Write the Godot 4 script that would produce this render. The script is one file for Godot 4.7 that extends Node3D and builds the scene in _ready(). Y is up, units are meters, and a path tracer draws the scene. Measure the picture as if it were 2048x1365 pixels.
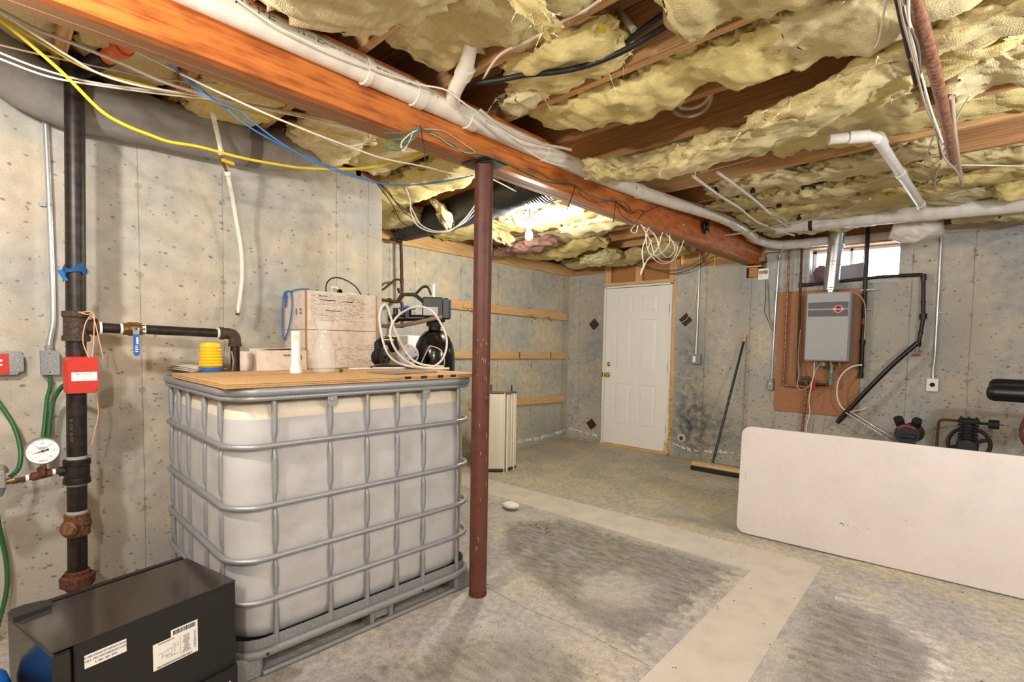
extends Node3D

# ---------------------------------------------------------------- geometry
class Geo:
	var v := PackedVector3Array()
	var n := PackedVector3Array()
	var uv := PackedVector2Array()
	var ix := PackedInt32Array()
	var uvs := 1.0

	func quad(a: Vector3, b: Vector3, c: Vector3, d: Vector3, ua := Vector2.ZERO, ub := Vector2.ZERO, uc := Vector2.ZERO, ud := Vector2.ZERO) -> void:
		var k := v.size()
		var m := (c - a).cross(d - b)
		m = m.normalized() if m.length() > 1e-12 else Vector3.UP
		for p: Vector3 in [a, b, c, d]:
			v.append(p)
			n.append(m)
		uv.append_array(PackedVector2Array([ua, ub, uc, ud]))
		ix.append_array(PackedInt32Array([k, k + 2, k + 1, k, k + 3, k + 2]))

	func tri(a: Vector3, b: Vector3, c: Vector3) -> void:
		var k := v.size()
		var m := (b - a).cross(c - a).normalized()
		for p: Vector3 in [a, b, c]:
			v.append(p)
			n.append(m)
			uv.append(Vector2.ZERO)
		ix.append_array(PackedInt32Array([k, k + 2, k + 1]))

	# smooth grid; cols may wrap; outward = dcol x drow
	func grid(P: PackedVector3Array, rows: int, cols: int, wrap := true, swap := false) -> void:
		var k := v.size()
		for r in rows:
			for c in cols:
				var c0 := (c - 1 + cols) % cols if wrap else maxi(c - 1, 0)
				var c1 := (c + 1) % cols if wrap else mini(c + 1, cols - 1)
				var r0 := maxi(r - 1, 0)
				var r1 := mini(r + 1, rows - 1)
				var m := (P[r * cols + c1] - P[r * cols + c0]).cross(P[r1 * cols + c] - P[r0 * cols + c])
				if m.length() < 1e-14:
					m = Vector3.UP
				v.append(P[r * cols + c])
				n.append(-m.normalized() if swap else m.normalized())
				uv.append(Vector2(float(c) / maxf(cols - 1, 1), float(r) / maxf(rows - 1, 1)))
		var last := cols if wrap else cols - 1
		for r in rows - 1:
			for c in last:
				var a := k + r * cols + c
				var b := k + r * cols + (c + 1) % cols
				var d := a + cols
				var e := b + cols
				if swap:
					ix.append_array(PackedInt32Array([a, b, e, a, e, d]))
				else:
					ix.append_array(PackedInt32Array([a, e, b, a, d, e]))

	func fan(ring: PackedVector3Array, flip: bool) -> void:
		var c := Vector3.ZERO
		for p in ring:
			c += p
		c /= ring.size()
		for i in ring.size():
			var j := (i + 1) % ring.size()
			if flip:
				tri(c, ring[j], ring[i])
			else:
				tri(c, ring[i], ring[j])

	func tube(pts: PackedVector3Array, r: float, seg := 10, caps := true, radii := PackedFloat32Array()) -> void:
		var P := PackedVector3Array()
		var m := pts.size()
		var N := Vector3.ZERO
		var first := PackedVector3Array()
		var final := PackedVector3Array()
		for i in m:
			var T := (pts[mini(i + 1, m - 1)] - pts[maxi(i - 1, 0)]).normalized()
			if i == 0:
				N = T.cross(Vector3.UP if absf(T.y) < 0.9 else Vector3.RIGHT).normalized()
			else:
				N = (N - T * N.dot(T)).normalized()
			var B := T.cross(N)
			var rr := radii[i] if radii.size() else r
			for s in seg:
				var a := TAU * s / seg
				var p := pts[i] + (N * cos(a) + B * sin(a)) * rr
				P.append(p)
				if i == 0:
					first.append(p)
				if i == m - 1:
					final.append(p)
		grid(P, m, seg, true)
		if caps:
			fan(first, true)
			fan(final, false)

	func cyl(a: Vector3, b: Vector3, r: float, seg := 16) -> void:
		tube(PackedVector3Array([a, b]), r, seg)

	# lathe round the y axis of xf; profile of (radius, height), outside to the right when going up
	func lathe(prof: Array, xf := Transform3D(), seg := 24) -> void:
		var runs := []
		var cur := [prof[0]]
		for i in range(1, prof.size()):
			cur.append(prof[i])
			if i < prof.size() - 1:
				var d0: Vector2 = (prof[i] - prof[i - 1]).normalized()
				var d1: Vector2 = (prof[i + 1] - prof[i]).normalized()
				if d0.dot(d1) < 0.8:
					runs.append(cur)
					cur = [prof[i]]
		runs.append(cur)
		for run: Array in runs:
			var P := PackedVector3Array()
			for q: Vector2 in run:
				for s in seg:
					var a := -TAU * s / seg
					P.append(xf * Vector3(q.x * cos(a), q.y, q.x * sin(a)))
			grid(P, run.size(), seg, true)

	# bevelled box centred at xf
	func box(size: Vector3, xf := Transform3D(), bev := 0.0) -> void:
		var h := size * 0.5
		bev = minf(bev, minf(h.x, minf(h.y, h.z)) * 0.9)
		if bev <= 0.0:
			_face(xf, h, 0, 0.0)
			return
		_face(xf, h, 0, bev)
		for s1: float in [-1.0, 1.0]:
			for s2: float in [-1.0, 1.0]:
				for ax in 3:
					var a1 := (ax + 1) % 3
					var a2 := (ax + 2) % 3
					var p := [Vector3.ZERO, Vector3.ZERO, Vector3.ZERO, Vector3.ZERO]
					for k in 4:
						var q := Vector3.ZERO
						q[ax] = (h[ax] - bev) * (-1.0 if k == 0 or k == 3 else 1.0)
						q[a1] = s1 * (h[a1] - (bev if k >= 2 else 0.0))
						q[a2] = s2 * (h[a2] - (0.0 if k >= 2 else bev))
						p[k] = xf * q
					_out(p, xf.origin)
				for s3: float in [-1.0, 1.0]:
					var A := xf * Vector3(s1 * h.x, s2 * (h.y - bev), s3 * (h.z - bev))
					var B := xf * Vector3(s1 * (h.x - bev), s2 * h.y, s3 * (h.z - bev))
					var C := xf * Vector3(s1 * (h.x - bev), s2 * (h.y - bev), s3 * h.z)
					if (B - A).cross(C - A).dot(A - xf.origin) > 0:
						tri(A, B, C)
					else:
						tri(A, C, B)

	func _out(p: Array, c: Vector3) -> void:
		if (p[2] - p[0]).cross(p[3] - p[1]).dot((p[0] + p[2]) * 0.5 - c) < 0:
			quad(p[3], p[2], p[1], p[0])
		else:
			quad(p[0], p[1], p[2], p[3])

	func _face(xf: Transform3D, h: Vector3, _u: int, bev: float) -> void:
		for ax in 3:
			var a1 := (ax + 1) % 3
			var a2 := (ax + 2) % 3
			for s: float in [-1.0, 1.0]:
				var p := []
				for k in 4:
					var q := Vector3.ZERO
					q[ax] = s * h[ax]
					q[a1] = (h[a1] - bev) * (-1.0 if k == 0 or k == 3 else 1.0)
					q[a2] = (h[a2] - bev) * (-1.0 if k < 2 else 1.0)
					p.append(xf * q)
				if s > 0:
					quad(p[0], p[1], p[2], p[3], Vector2(0, 1), Vector2(1, 1), Vector2(1, 0), Vector2(0, 0))
				else:
					quad(p[3], p[2], p[1], p[0], Vector2(0, 0), Vector2(1, 0), Vector2(1, 1), Vector2(0, 1))

	# axis-aligned slab between two corners, with uv measured against a rectangle of the world (u along z or x, v down)
	func slab(a: Vector3, b: Vector3, o: Vector3, s: Vector3) -> void:
		var f := func(p: Vector3, ax: int) -> Vector2:
			var q := (p - o) / s
			return Vector2(q.z, 1.0 - q.y) if ax == 0 else (Vector2(q.x, q.z) if ax == 1 else Vector2(q.x, 1.0 - q.y))
		var c := (a + b) / 2
		var h := (b - a) / 2
		for ax in 3:
			var a1 := (ax + 1) % 3
			var a2 := (ax + 2) % 3
			for sg: float in [-1.0, 1.0]:
				var p := []
				for k in 4:
					var q := Vector3.ZERO
					q[ax] = sg * h[ax]
					q[a1] = h[a1] * (-1.0 if k == 0 or k == 3 else 1.0)
					q[a2] = h[a2] * (-1.0 if k < 2 else 1.0)
					p.append(c + q)
				if sg < 0:
					p.reverse()
				quad(p[0], p[1], p[2], p[3], f.call(p[0], ax), f.call(p[1], ax), f.call(p[2], ax), f.call(p[3], ax))

	# polygon in the xy plane of xf, pushed along +z by depth
	func prism(poly: PackedVector2Array, depth: float, xf := Transform3D()) -> void:
		if Geometry2D.is_polygon_clockwise(poly):
			poly.reverse()
		var t := Geometry2D.triangulate_polygon(poly)
		for i in range(0, t.size(), 3):
			var a := poly[t[i]]
			var b := poly[t[i + 1]]
			var c := poly[t[i + 2]]
			if (b - a).cross(c - a) < 0:
				var w := b
				b = c
				c = w
			tri(xf * Vector3(a.x, a.y, depth), xf * Vector3(b.x, b.y, depth), xf * Vector3(c.x, c.y, depth))
			tri(xf * Vector3(a.x, a.y, 0), xf * Vector3(c.x, c.y, 0), xf * Vector3(b.x, b.y, 0))
		for i in poly.size():
			var a := poly[i]
			var b := poly[(i + 1) % poly.size()]
			quad(xf * Vector3(a.x, a.y, 0), xf * Vector3(b.x, b.y, 0), xf * Vector3(b.x, b.y, depth), xf * Vector3(a.x, a.y, depth))

	func ball(c: Vector3, r: Vector3, seg := 14) -> void:
		var P := PackedVector3Array()
		var rows := seg / 2 + 1
		for i in rows:
			var t := -PI / 2 + PI * i / (rows - 1)
			for s in seg:
				var a := -TAU * s / seg
				P.append(c + Vector3(cos(t) * cos(a) * r.x, sin(t) * r.y, cos(t) * sin(a) * r.z))
		grid(P, rows, seg, true)

	func torus(xf: Transform3D, R: float, r: float, seg := 32, sub := 8, from := 0.0, to := TAU) -> void:
		var pts := PackedVector3Array()
		for i in seg + 1:
			var a := lerpf(from, to, float(i) / seg)
			pts.append(xf * Vector3(cos(a) * R, sin(a) * R, 0))
		tube(pts, r, sub, to - from < TAU - 0.01)

	func mesh() -> ArrayMesh:
		var arr := []
		arr.resize(Mesh.ARRAY_MAX)
		arr[Mesh.ARRAY_VERTEX] = v
		arr[Mesh.ARRAY_NORMAL] = n
		arr[Mesh.ARRAY_TEX_UV] = uv
		arr[Mesh.ARRAY_INDEX] = ix
		var am := ArrayMesh.new()
		am.add_surface_from_arrays(Mesh.PRIMITIVE_TRIANGLES, arr)
		return am


func at(p: Vector3, euler := Vector3.ZERO) -> Transform3D:
	return Transform3D(Basis.from_euler(euler), p)

# a frame at a whose x axis runs to b
func along(a: Vector3, b: Vector3) -> Transform3D:
	var x := (b - a).normalized()
	var up := Vector3.UP if absf(x.y) < 0.95 else Vector3.BACK
	var z := x.cross(up).normalized()
	return Transform3D(Basis(x, z.cross(x), z), a)

# a frame at a whose y axis runs towards b
func upright(a: Vector3, b: Vector3) -> Transform3D:
	var y := (b - a).normalized()
	var ref := Vector3.RIGHT if absf(y.x) < 0.9 else Vector3.BACK
	var z := ref.cross(y).normalized()
	return Transform3D(Basis(y.cross(z), y, z), a)

func smooth(pts: Array, k := 8) -> PackedVector3Array:
	var out := PackedVector3Array()
	var m := pts.size()
	for i in m - 1:
		var p0: Vector3 = pts[maxi(i - 1, 0)]
		var p1: Vector3 = pts[i]
		var p2: Vector3 = pts[i + 1]
		var p3: Vector3 = pts[mini(i + 2, m - 1)]
		for j in k:
			out.append(p1.cubic_interpolate(p2, p0, p3, float(j) / k))
	out.append(pts[m - 1])
	return out

func fillet(pts: Array, rad: float, k := 5) -> PackedVector3Array:
	var out := PackedVector3Array([pts[0]])
	for i in range(1, pts.size() - 1):
		var p: Vector3 = pts[i]
		var a: Vector3 = pts[i - 1]
		var b: Vector3 = pts[i + 1]
		var r := minf(rad, minf(p.distance_to(a), p.distance_to(b)) * 0.49)
		var s := p + (a - p).normalized() * r
		var e := p + (b - p).normalized() * r
		for j in k + 1:
			var t := float(j) / k
			out.append(s.lerp(p, t).lerp(p.lerp(e, t), t))
	out.append(pts[pts.size() - 1])
	return out

# ---------------------------------------------------------------- nodes
var used := {}

func numbered(called: String) -> String:
	var c: int = used.get(called, 0)
	used[called] = c + 1
	return called if c == 0 else "%s_%03d" % [called, c]

func put(node: Node3D, parent: Node3D) -> void:
	if parent == self or parent == null:
		node.name = numbered(node.name)
		add_child(node)
	else:
		parent.add_child(node, true)

func obj(called: String, g: Geo, m: Material, parent: Node3D = null, xf := Transform3D()) -> MeshInstance3D:
	var o := MeshInstance3D.new()
	o.name = called
	o.mesh = g.mesh()
	o.material_override = m
	o.transform = xf
	put(o, parent)
	return o

func tag(o: Node3D, label: String, category: String, group := "") -> Node3D:
	o.set_meta("label", label)
	o.set_meta("category", category)
	if group:
		o.set_meta("group", group)
	return o

func thing(called: String, label: String, category: String, pos := Vector3.ZERO, turn := 0.0, group := "") -> Node3D:
	var o := Node3D.new()
	o.name = called
	put(o, null)
	o.position = pos
	o.rotation.y = turn
	return tag(o, label, category, group)

func struct(called: String, parent: Node3D = null) -> Node3D:
	var o := Node3D.new()
	o.name = called
	put(o, parent)
	o.set_meta("kind", "structure")
	return o

func board(called: String, parent: Node3D, a: Vector3, b: Vector3, h: float, w: float, m: Material, bev := 0.002) -> MeshInstance3D:
	var g := Geo.new()
	g.box(Vector3(a.distance_to(b), h, w), at(Vector3(a.distance_to(b) / 2, 0, 0)), bev)
	return obj(called, g, m, parent, along(a, b))

# one-mesh thing made of a swept round section, its node at its first point
func cable(called: String, label: String, category: String, pts: Array, r: float, m: Material, k := 8, seg := 8, group := "") -> MeshInstance3D:
	var o: Vector3 = pts[0]
	var q := []
	for p: Vector3 in pts:
		q.append(p - o)
	var g := Geo.new()
	g.tube(smooth(q, k) if k > 0 else PackedVector3Array(q), r, seg)
	var c := obj(called, g, m, null, at(o))
	tag(c, label, category, group)
	return c

func strand(called: String, parent: Node3D, pts: Array, r: float, m: Material, k := 8, seg := 8) -> MeshInstance3D:
	var g := Geo.new()
	g.tube(smooth(pts, k) if k > 0 else PackedVector3Array(pts), r, seg)
	return obj(called, g, m, parent)

func text(called: String, s: String, h: float, m: Material, parent: Node3D, xf: Transform3D, font := "Droid Sans", bold := false, wide := 1.0) -> MeshInstance3D:
	var t := TextMesh.new()
	var f := SystemFont.new()
	f.font_names = PackedStringArray([font])
	if bold:
		f.font_weight = 700
	t.font = f
	t.text = s
	t.font_size = 48
	t.pixel_size = h / 36.0
	t.depth = 0.0006
	t.curve_step = 4.0
	var o := MeshInstance3D.new()
	o.name = called
	o.mesh = t
	o.material_override = m
	o.transform = xf * Transform3D(Basis.from_scale(Vector3(wide, 1, 1)), Vector3.ZERO)
	put(o, parent)
	return o

# lettering bent round a pipe: pipe axis along the local x of xf, letters at angle a0 round it
func pipe_text(called: String, s: String, h: float, r: float, a0: float, m: Material, parent: Node3D, xf: Transform3D, font := "Droid Sans Mono", wide := 1.0) -> void:
	var t := TextMesh.new()
	var f := SystemFont.new()
	f.font_names = PackedStringArray([font])
	t.font = f
	t.text = s
	t.font_size = 32
	t.pixel_size = h / 24.0
	t.depth = 0.0
	t.curve_step = 4.0
	t.horizontal_alignment = HORIZONTAL_ALIGNMENT_LEFT
	var arr := t.get_mesh_arrays()
	var vs: PackedVector3Array = arr[Mesh.ARRAY_VERTEX]
	var ii: PackedInt32Array = arr[Mesh.ARRAY_INDEX]
	var g := Geo.new()
	var bent := PackedVector3Array()
	for p in vs:
		var a := a0 + p.y / r
		bent.append(Vector3(p.x * wide, sin(a) * (r + 0.0004), cos(a) * (r + 0.0004)))
	for i in range(0, ii.size(), 3):
		if vs[ii[i]].z >= -1e-6:
			g.tri(bent[ii[i]], bent[ii[i + 2]], bent[ii[i + 1]])
	obj(called, g, m, parent, xf)

# ---------------------------------------------------------------- textures and materials
func nimg(w: int, h: int, seed_: int, freq: float, oct := 4, type := FastNoiseLite.TYPE_SIMPLEX_SMOOTH) -> PackedByteArray:
	var f := FastNoiseLite.new()
	f.seed = seed_
	f.frequency = freq
	f.noise_type = type
	f.fractal_octaves = oct
	f.fractal_type = FastNoiseLite.FRACTAL_FBM if oct > 1 else FastNoiseLite.FRACTAL_NONE
	return f.get_seamless_image(w, h).get_data()

# noise drawn out along u: made narrow, then widened
func streak(w: int, h: int, narrow: int, seed_: int, freq: float, oct := 4) -> PackedByteArray:
	var im := Image.create_from_data(narrow, h, false, Image.FORMAT_L8, nimg(narrow, h, seed_, freq, oct))
	im.resize(w, h, Image.INTERPOLATE_CUBIC)
	return im.get_data()

func tex(w: int, h: int, d: PackedByteArray, format := Image.FORMAT_RGB8) -> ImageTexture:
	return ImageTexture.create_from_image(Image.create_from_data(w, h, false, format, d))

# two noises mixed into a ramp between colours
func ramp_tex(w: int, h: int, a: PackedByteArray, b: PackedByteArray, share: float, cols: Array, gain := 1.0) -> ImageTexture:
	var lut := PackedByteArray()
	for i in 256:
		var t := clampf((i / 255.0 - 0.5) * gain + 0.5, 0.0, 1.0) * (cols.size() - 1)
		var k := mini(int(t), cols.size() - 2)
		var c: Color = (cols[k] as Color).lerp(cols[k + 1], t - k)
		lut.append_array(PackedByteArray([c.r8, c.g8, c.b8]))
	var d := PackedByteArray()
	d.resize(w * h * 3)
	var sa := int(share * 256)
	var sb := 256 - sa
	for i in w * h:
		var k := ((a[i] * sa + b[i] * sb) >> 8) * 3
		d[i * 3] = lut[k]
		d[i * 3 + 1] = lut[k + 1]
		d[i * 3 + 2] = lut[k + 2]
	return tex(w, h, d)

func mat(c: Color, rough := 0.6, metal := 0.0, t: Texture2D = null, scale := Vector3.ONE, bump: Texture2D = null, bscale := 1.0) -> StandardMaterial3D:
	var m := StandardMaterial3D.new()
	m.albedo_color = c
	m.roughness = rough
	m.metallic = metal
	if t:
		m.albedo_texture = t
	if t or bump:
		m.uv1_triplanar = true
		m.uv1_scale = scale
	if bump:
		m.heightmap_enabled = true
		m.heightmap_texture = bump
		m.heightmap_scale = bscale
	return m

func c8(r: int, g: int, b: int) -> Color:
	return Color8(r, g, b)

var rng := RandomNumberGenerator.new()

# cast concrete: mottling, pinholes, form lines (u fractions), tie holes; returns [albedo, height]
func concrete(w: int, h: int, mw: float, base: Color, seed_: int, holes: int, low: float, lines: Array, ties: Array, stains: Array) -> Array:
	rng.seed = seed_
	var px := w / mw
	var n1 := nimg(w, h, seed_, 1.2 / px, 3)
	var n2 := nimg(w, h, seed_ + 1, 9.0 / px, 4)
	var n3 := nimg(w, h, seed_ + 2, 0.35, 2)
	var val := PackedFloat32Array()
	val.resize(w * h)
	for i in w * h:
		val[i] = 1.0 + (n1[i] - 128) * 0.0005 + (n2[i] - 128) * 0.0006 + (n3[i] - 128) * 0.0006
	for s: Array in stains:                       # [u, v, ru, rv, strength]
		var cx: float = s[0] * w
		var cy: float = s[1] * h
		var rx: float = s[2] * w
		var ry: float = s[3] * h
		for y in range(maxi(0, int(cy - ry)), mini(h, int(cy + ry))):
			for x in range(maxi(0, int(cx - rx)), mini(w, int(cx + rx))):
				var q := 1.0 - sqrt(pow((x - cx) / rx, 2) + pow((y - cy) / ry, 2))
				if q > 0.0:
					var i := y * w + x
					val[i] -= s[4] * minf(1.0, q * 1.6) * (0.55 + (n2[i] - 128) * 0.006 + (n3[i] - 128) * 0.003)
	var hgt := PackedByteArray()
	hgt.resize(w * h)
	for i in w * h:
		hgt[i] = clampi(200 + (n3[i] - 128) / 10 + (n2[i] - 128) / 8, 0, 255)
	for k in holes:
		var x := rng.randi_range(2, w - 3)
		var y := rng.randi_range(2, h - 3)
		if rng.randf() < low:
			y = int(h - 3 - (h - 6) * pow(rng.randf(), 1.7) * 0.55)
		var r := 0.6 + 1.7 * pow(rng.randf(), 2.2) * maxf(1.0, px / 260.0)
		var ex := rng.randf_range(0.8, 2.0)
		var dk := rng.randf_range(0.12, 0.42)
		var ri := int(ceil(r * ex))
		var tilt := rng.randf_range(-0.7, 0.2)
		for dy in range(-ri, ri + 1):
			for dx in range(-ri, ri + 1):
				var q := Vector2(dx / ex, dy - dx * tilt * 0.3).length() / r
				if q < 1.0 and x + dx >= 0 and x + dx < w and y + dy >= 0 and y + dy < h:
					var i := (y + dy) * w + x + dx
					val[i] *= 1.0 - dk * (1.0 - q * q)
					hgt[i] = maxi(0, hgt[i] - int(90 * (1.0 - q)))
	for L: float in lines:
		var x0 := int(L * w)
		var wob := 0.0
		for y in h:
			wob = clampf(wob + rng.randf_range(-0.12, 0.12), -0.8, 0.8)
			var x := clampi(x0 + int(round(wob)), 1, w - 2)
			var k := 0.62 + 0.3 * n2[y * w + x] / 255.0
			val[y * w + x] *= k
			val[y * w + x + 1] *= lerpf(k, 1.0, 0.6)
			val[y * w + x - 1] *= 1.04
			hgt[y * w + x] = 90
			hgt[y * w + x + 1] = 130
	for t: Array in ties:
		var cx := int(t[0] * w)
		var cy := int(t[1] * h)
		var r := int(maxf(2.0, px * 0.014))
		for dy in range(-r * 3, r * 8):
			for dx in range(-r * 2, r * 2 + 1):
				var x := cx + dx
				var y := cy + dy
				if x < 0 or y < 0 or x >= w or y >= h:
					continue
				var q := Vector2(dx, dy).length() / r
				if q < 1.0:
					val[y * w + x] *= 0.86
					hgt[y * w + x] = 110
				elif q < 1.35:
					val[y * w + x] *= 0.90
				elif dy > 0 and absi(dx) < r * 0.7:
					val[y * w + x] *= 0.95 + 0.05 * float(dy) / (r * 8)
	var d := PackedByteArray()
	d.resize(w * h * 3)
	var br := base.r * 255
	var bg := base.g * 255
	var bb := base.b * 255
	for i in w * h:
		var q := val[i]
		var warm := (n1[i] - 128) * 0.00035
		d[i * 3] = clampi(int(br * q * (1.0 + warm)), 0, 255)
		d[i * 3 + 1] = clampi(int(bg * q), 0, 255)
		d[i * 3 + 2] = clampi(int(bb * q * (1.0 - warm * 1.5)), 0, 255)
	return [tex(w, h, d), tex(w, h, hgt, Image.FORMAT_L8)]

func uvmat(ts: Array, rough: float, bscale: float) -> StandardMaterial3D:
	var m := StandardMaterial3D.new()
	m.albedo_texture = ts[0]
	m.roughness = rough
	if ts.size() > 1:
		m.heightmap_enabled = true
		m.heightmap_texture = ts[1]
		m.heightmap_scale = bscale
	return m

# ================================================================ scene
const JA := -0.0436           # the floor framing stands 2.5 degrees off the walls
const JY := 2.44              # underside of the joists
var mats := {}

func lamp(pos: Vector3, e: float, c: Color, size := 0.05) -> OmniLight3D:
	var l := OmniLight3D.new()
	l.name = "bulb_light"
	l.position = pos
	l.light_energy = e
	l.light_color = c
	l.light_size = size
	l.omni_range = 20.0
	l.omni_attenuation = 2.0
	l.shadow_enabled = true
	add_child(l, true)
	return l

func camera_and_light() -> void:
	var cam := Camera3D.new()
	cam.name = "camera"
	var yaw := 0.728541
	var pit := -0.053209
	var rol := 0.016183
	var f := Vector3(-sin(yaw) * cos(pit), sin(pit), -cos(yaw) * cos(pit))
	var r := Vector3(cos(yaw), 0, -sin(yaw))
	var u := r.cross(f)
	cam.transform = Transform3D(Basis(r * cos(rol) + u * sin(rol), u * cos(rol) - r * sin(rol), -f), Vector3(0, 1.31, 0))
	cam.projection = Camera3D.PROJECTION_FRUSTUM      # a shifted lens: the photograph's eye line lies off the middle
	cam.near = 0.05
	cam.far = 100.0
	cam.size = 1365.0 / 1011.97 * 0.05
	cam.frustum_offset = Vector2(0, (741.83 - 682.5) / 1011.97 * 0.05)
	add_child(cam)
	cam.current = true
	var we := WorldEnvironment.new()
	we.name = "environment"
	var e := Environment.new()
	var sky := Sky.new()
	var sm := ProceduralSkyMaterial.new()
	sm.sky_top_color = Color(0.72, 0.82, 1.0)
	sm.sky_horizon_color = Color(0.9, 0.95, 1.0)
	sm.ground_bottom_color = Color(0.75, 0.78, 0.8)
	sm.ground_horizon_color = Color(0.88, 0.92, 0.96)
	sm.sun_angle_max = 0.0
	sm.energy_multiplier = 26.0
	sky.sky_material = sm
	e.background_mode = Environment.BG_SKY
	e.sky = sky
	e.tonemap_mode = Environment.TONE_MAPPER_LINEAR
	e.tonemap_exposure = 1.0
	e.sdfgi_enabled = true
	e.ssao_enabled = true
	e.ssil_enabled = true
	we.environment = e
	add_child(we)
	var warm := Color(1.0, 0.985, 0.965)
	lamp(Vector3(-1.62, 2.14, 0.30), 2.1, warm)            # bare bulb just out of the frame, beside the beam
	lamp(Vector3(-2.50, 2.135, -2.97), 2.0, Color(1.0, 0.975, 0.91), 0.06)   # the bulb in the picture
	lamp(Vector3(0.35, 2.05, 0.55), 3.0, warm)             # two more bulbs on the same circuit behind the camera
	lamp(Vector3(1.05, 2.0, -2.4), 2.3, Color(0.98, 0.985, 1.0))

func materials() -> void:
	# timber: long grain along u
	var fine := nimg(256, 256, 5, 0.2, 2)
	var grain := streak(512, 256, 40, 11, 0.09, 5)
	var grain2 := streak(512, 256, 24, 12, 0.16, 4)
	var wood_t := ramp_tex(512, 256, grain, grain2, 0.6, [c8(186, 172, 156), c8(230, 221, 210), c8(255, 250, 244)], 1.5)
	var ply_n := streak(512, 512, 90, 21, 0.03, 3)
	var ply_d := PackedByteArray()
	ply_d.resize(512 * 512)
	var fine5 := streak(512, 512, 64, 22, 0.3, 3)
	for i in 512 * 512:
		ply_d[i] = clampi(int(128 + 60 * sin(ply_n[i] * 0.26) + (fine5[i] - 128) * 0.5), 0, 255)
	var ply_t := ramp_tex(512, 512, ply_d, fine5, 0.7, [c8(178, 156, 136), c8(228, 215, 200), c8(255, 250, 242)], 1.1)
	var dust := ramp_tex(256, 256, nimg(256, 256, 31, 0.02, 5), fine, 0.75, [c8(226, 226, 226), c8(246, 246, 246), c8(255, 255, 255)], 1.2)
	var blot := ramp_tex(512, 512, nimg(512, 512, 33, 0.012, 6), nimg(512, 512, 34, 0.15, 3), 0.7, [c8(120, 112, 104), c8(205, 200, 196), c8(255, 255, 255)], 1.8)
	var zinc_t := ramp_tex(256, 256, nimg(256, 256, 41, 0.06, 1, FastNoiseLite.TYPE_CELLULAR), fine, 0.7, [c8(180, 182, 186), c8(235, 236, 240)], 1.3)
	mats.wood_t = wood_t
	var tones := [c8(222, 180, 128), c8(210, 166, 116), c8(230, 190, 138), c8(200, 154, 108)]
	for k in 4:
		var m := mat(tones[k], 0.75, 0.0, wood_t, Vector3(0.7, 5.0, 5.0))
		m.uv1_offset = Vector3(0.31 * k, 0.17 * k, 0.23 * k)
		mats["joist%d" % k] = m
	mats.pale = mat(c8(240, 204, 150), 0.7, 0.0, wood_t, Vector3(0.8, 6.0, 6.0))
	mats.beam = mat(c8(208, 128, 58), 0.5, 0.0, ramp_tex(512, 256, grain, nimg(512, 256, 14, 0.02, 4), 0.45, [c8(170, 140, 110), c8(230, 215, 200), c8(255, 245, 235)], 1.5), Vector3(0.5, 3.0, 3.0))
	mats.beam_edge = mat(c8(168, 128, 92), 0.8, 0.0, wood_t, Vector3(0.6, 14.0, 14.0))
	mats.ply = mat(c8(206, 152, 98), 0.7, 0.0, ply_t, Vector3(1.0, 1.6, 1.6))
	mats.ply_red = mat(c8(186, 138, 104), 0.7, 0.0, ply_t, Vector3(1.1, 1.6, 1.6))
	mats.white = mat(c8(236, 234, 230), 0.45)
	mats.door = mat(c8(238, 237, 236), 0.5)
	mats.pvc = mat(c8(236, 228, 214), 0.35, 0.0, dust, Vector3.ONE * 2.0)
	mats.pvc_cool = mat(c8(232, 226, 220), 0.35, 0.0, dust, Vector3.ONE * 2.0)
	mats.zinc = mat(c8(206, 208, 209), 0.45, 0.55, zinc_t, Vector3.ONE * 14.0)
	mats.zinc_dull = mat(c8(188, 188, 186), 0.6, 0.35, zinc_t, Vector3.ONE * 9.0)
	mats.conduit = mat(c8(202, 204, 206), 0.34, 0.8)
	mats.iron = mat(c8(58, 50, 46), 0.42, 0.3, blot, Vector3.ONE * 4.0)
	mats.iron_fit = mat(c8(92, 74, 62), 0.7, 0.15, blot, Vector3.ONE * 9.0)
	mats.rust = mat(c8(120, 72, 50), 0.85, 0.1, blot, Vector3.ONE * 9.0)
	mats.brass = mat(c8(178, 148, 92), 0.4, 0.7, blot, Vector3.ONE * 10.0)
	mats.bronze = mat(c8(150, 110, 70), 0.6, 0.4, blot, Vector3.ONE * 10.0)
	mats.gold = mat(c8(214, 176, 104), 0.25, 0.95)
	mats.copper = mat(c8(206, 150, 122), 0.45, 0.5, blot, Vector3.ONE * 6.0)
	mats.steel = mat(c8(188, 190, 194), 0.25, 0.9)
	mats.post = mat(c8(104, 60, 47), 0.5, 0.0, ramp_tex(256, 512, nimg(256, 512, 51, 0.02, 5), nimg(256, 512, 52, 0.3, 2), 0.6, [c8(170, 150, 150), c8(240, 236, 232), c8(255, 250, 246)], 1.3), Vector3(2, 1.0, 2))
	mats.black = mat(c8(20, 20, 21), 0.35)
	mats.black_matt = mat(c8(30, 30, 31), 0.7)
	mats.fridge = mat(c8(24, 23, 23), 0.62)
	mats.fridge_top = mat(c8(54, 48, 44), 0.14, 0.0, dust, Vector3.ONE * 3.0)
	mats.tank_black = mat(c8(14, 14, 16), 0.16)
	mats.red = mat(c8(196, 48, 34), 0.4)
	mats.blue = mat(c8(38, 92, 176), 0.45)
	mats.navy = mat(c8(36, 42, 62), 0.35)
	mats.yellow = mat(c8(236, 196, 40), 0.45)
	mats.cream = mat(c8(226, 218, 200), 0.6)
	mats.ink = mat(c8(34, 32, 30), 0.8)
	mats.ink_grey = mat(c8(110, 106, 104), 0.8)
	mats.paper = mat(c8(232, 226, 216), 0.85)
	mats.card = mat(c8(228, 214, 200), 0.85, 0.0, dust, Vector3.ONE * 3.0)
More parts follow.
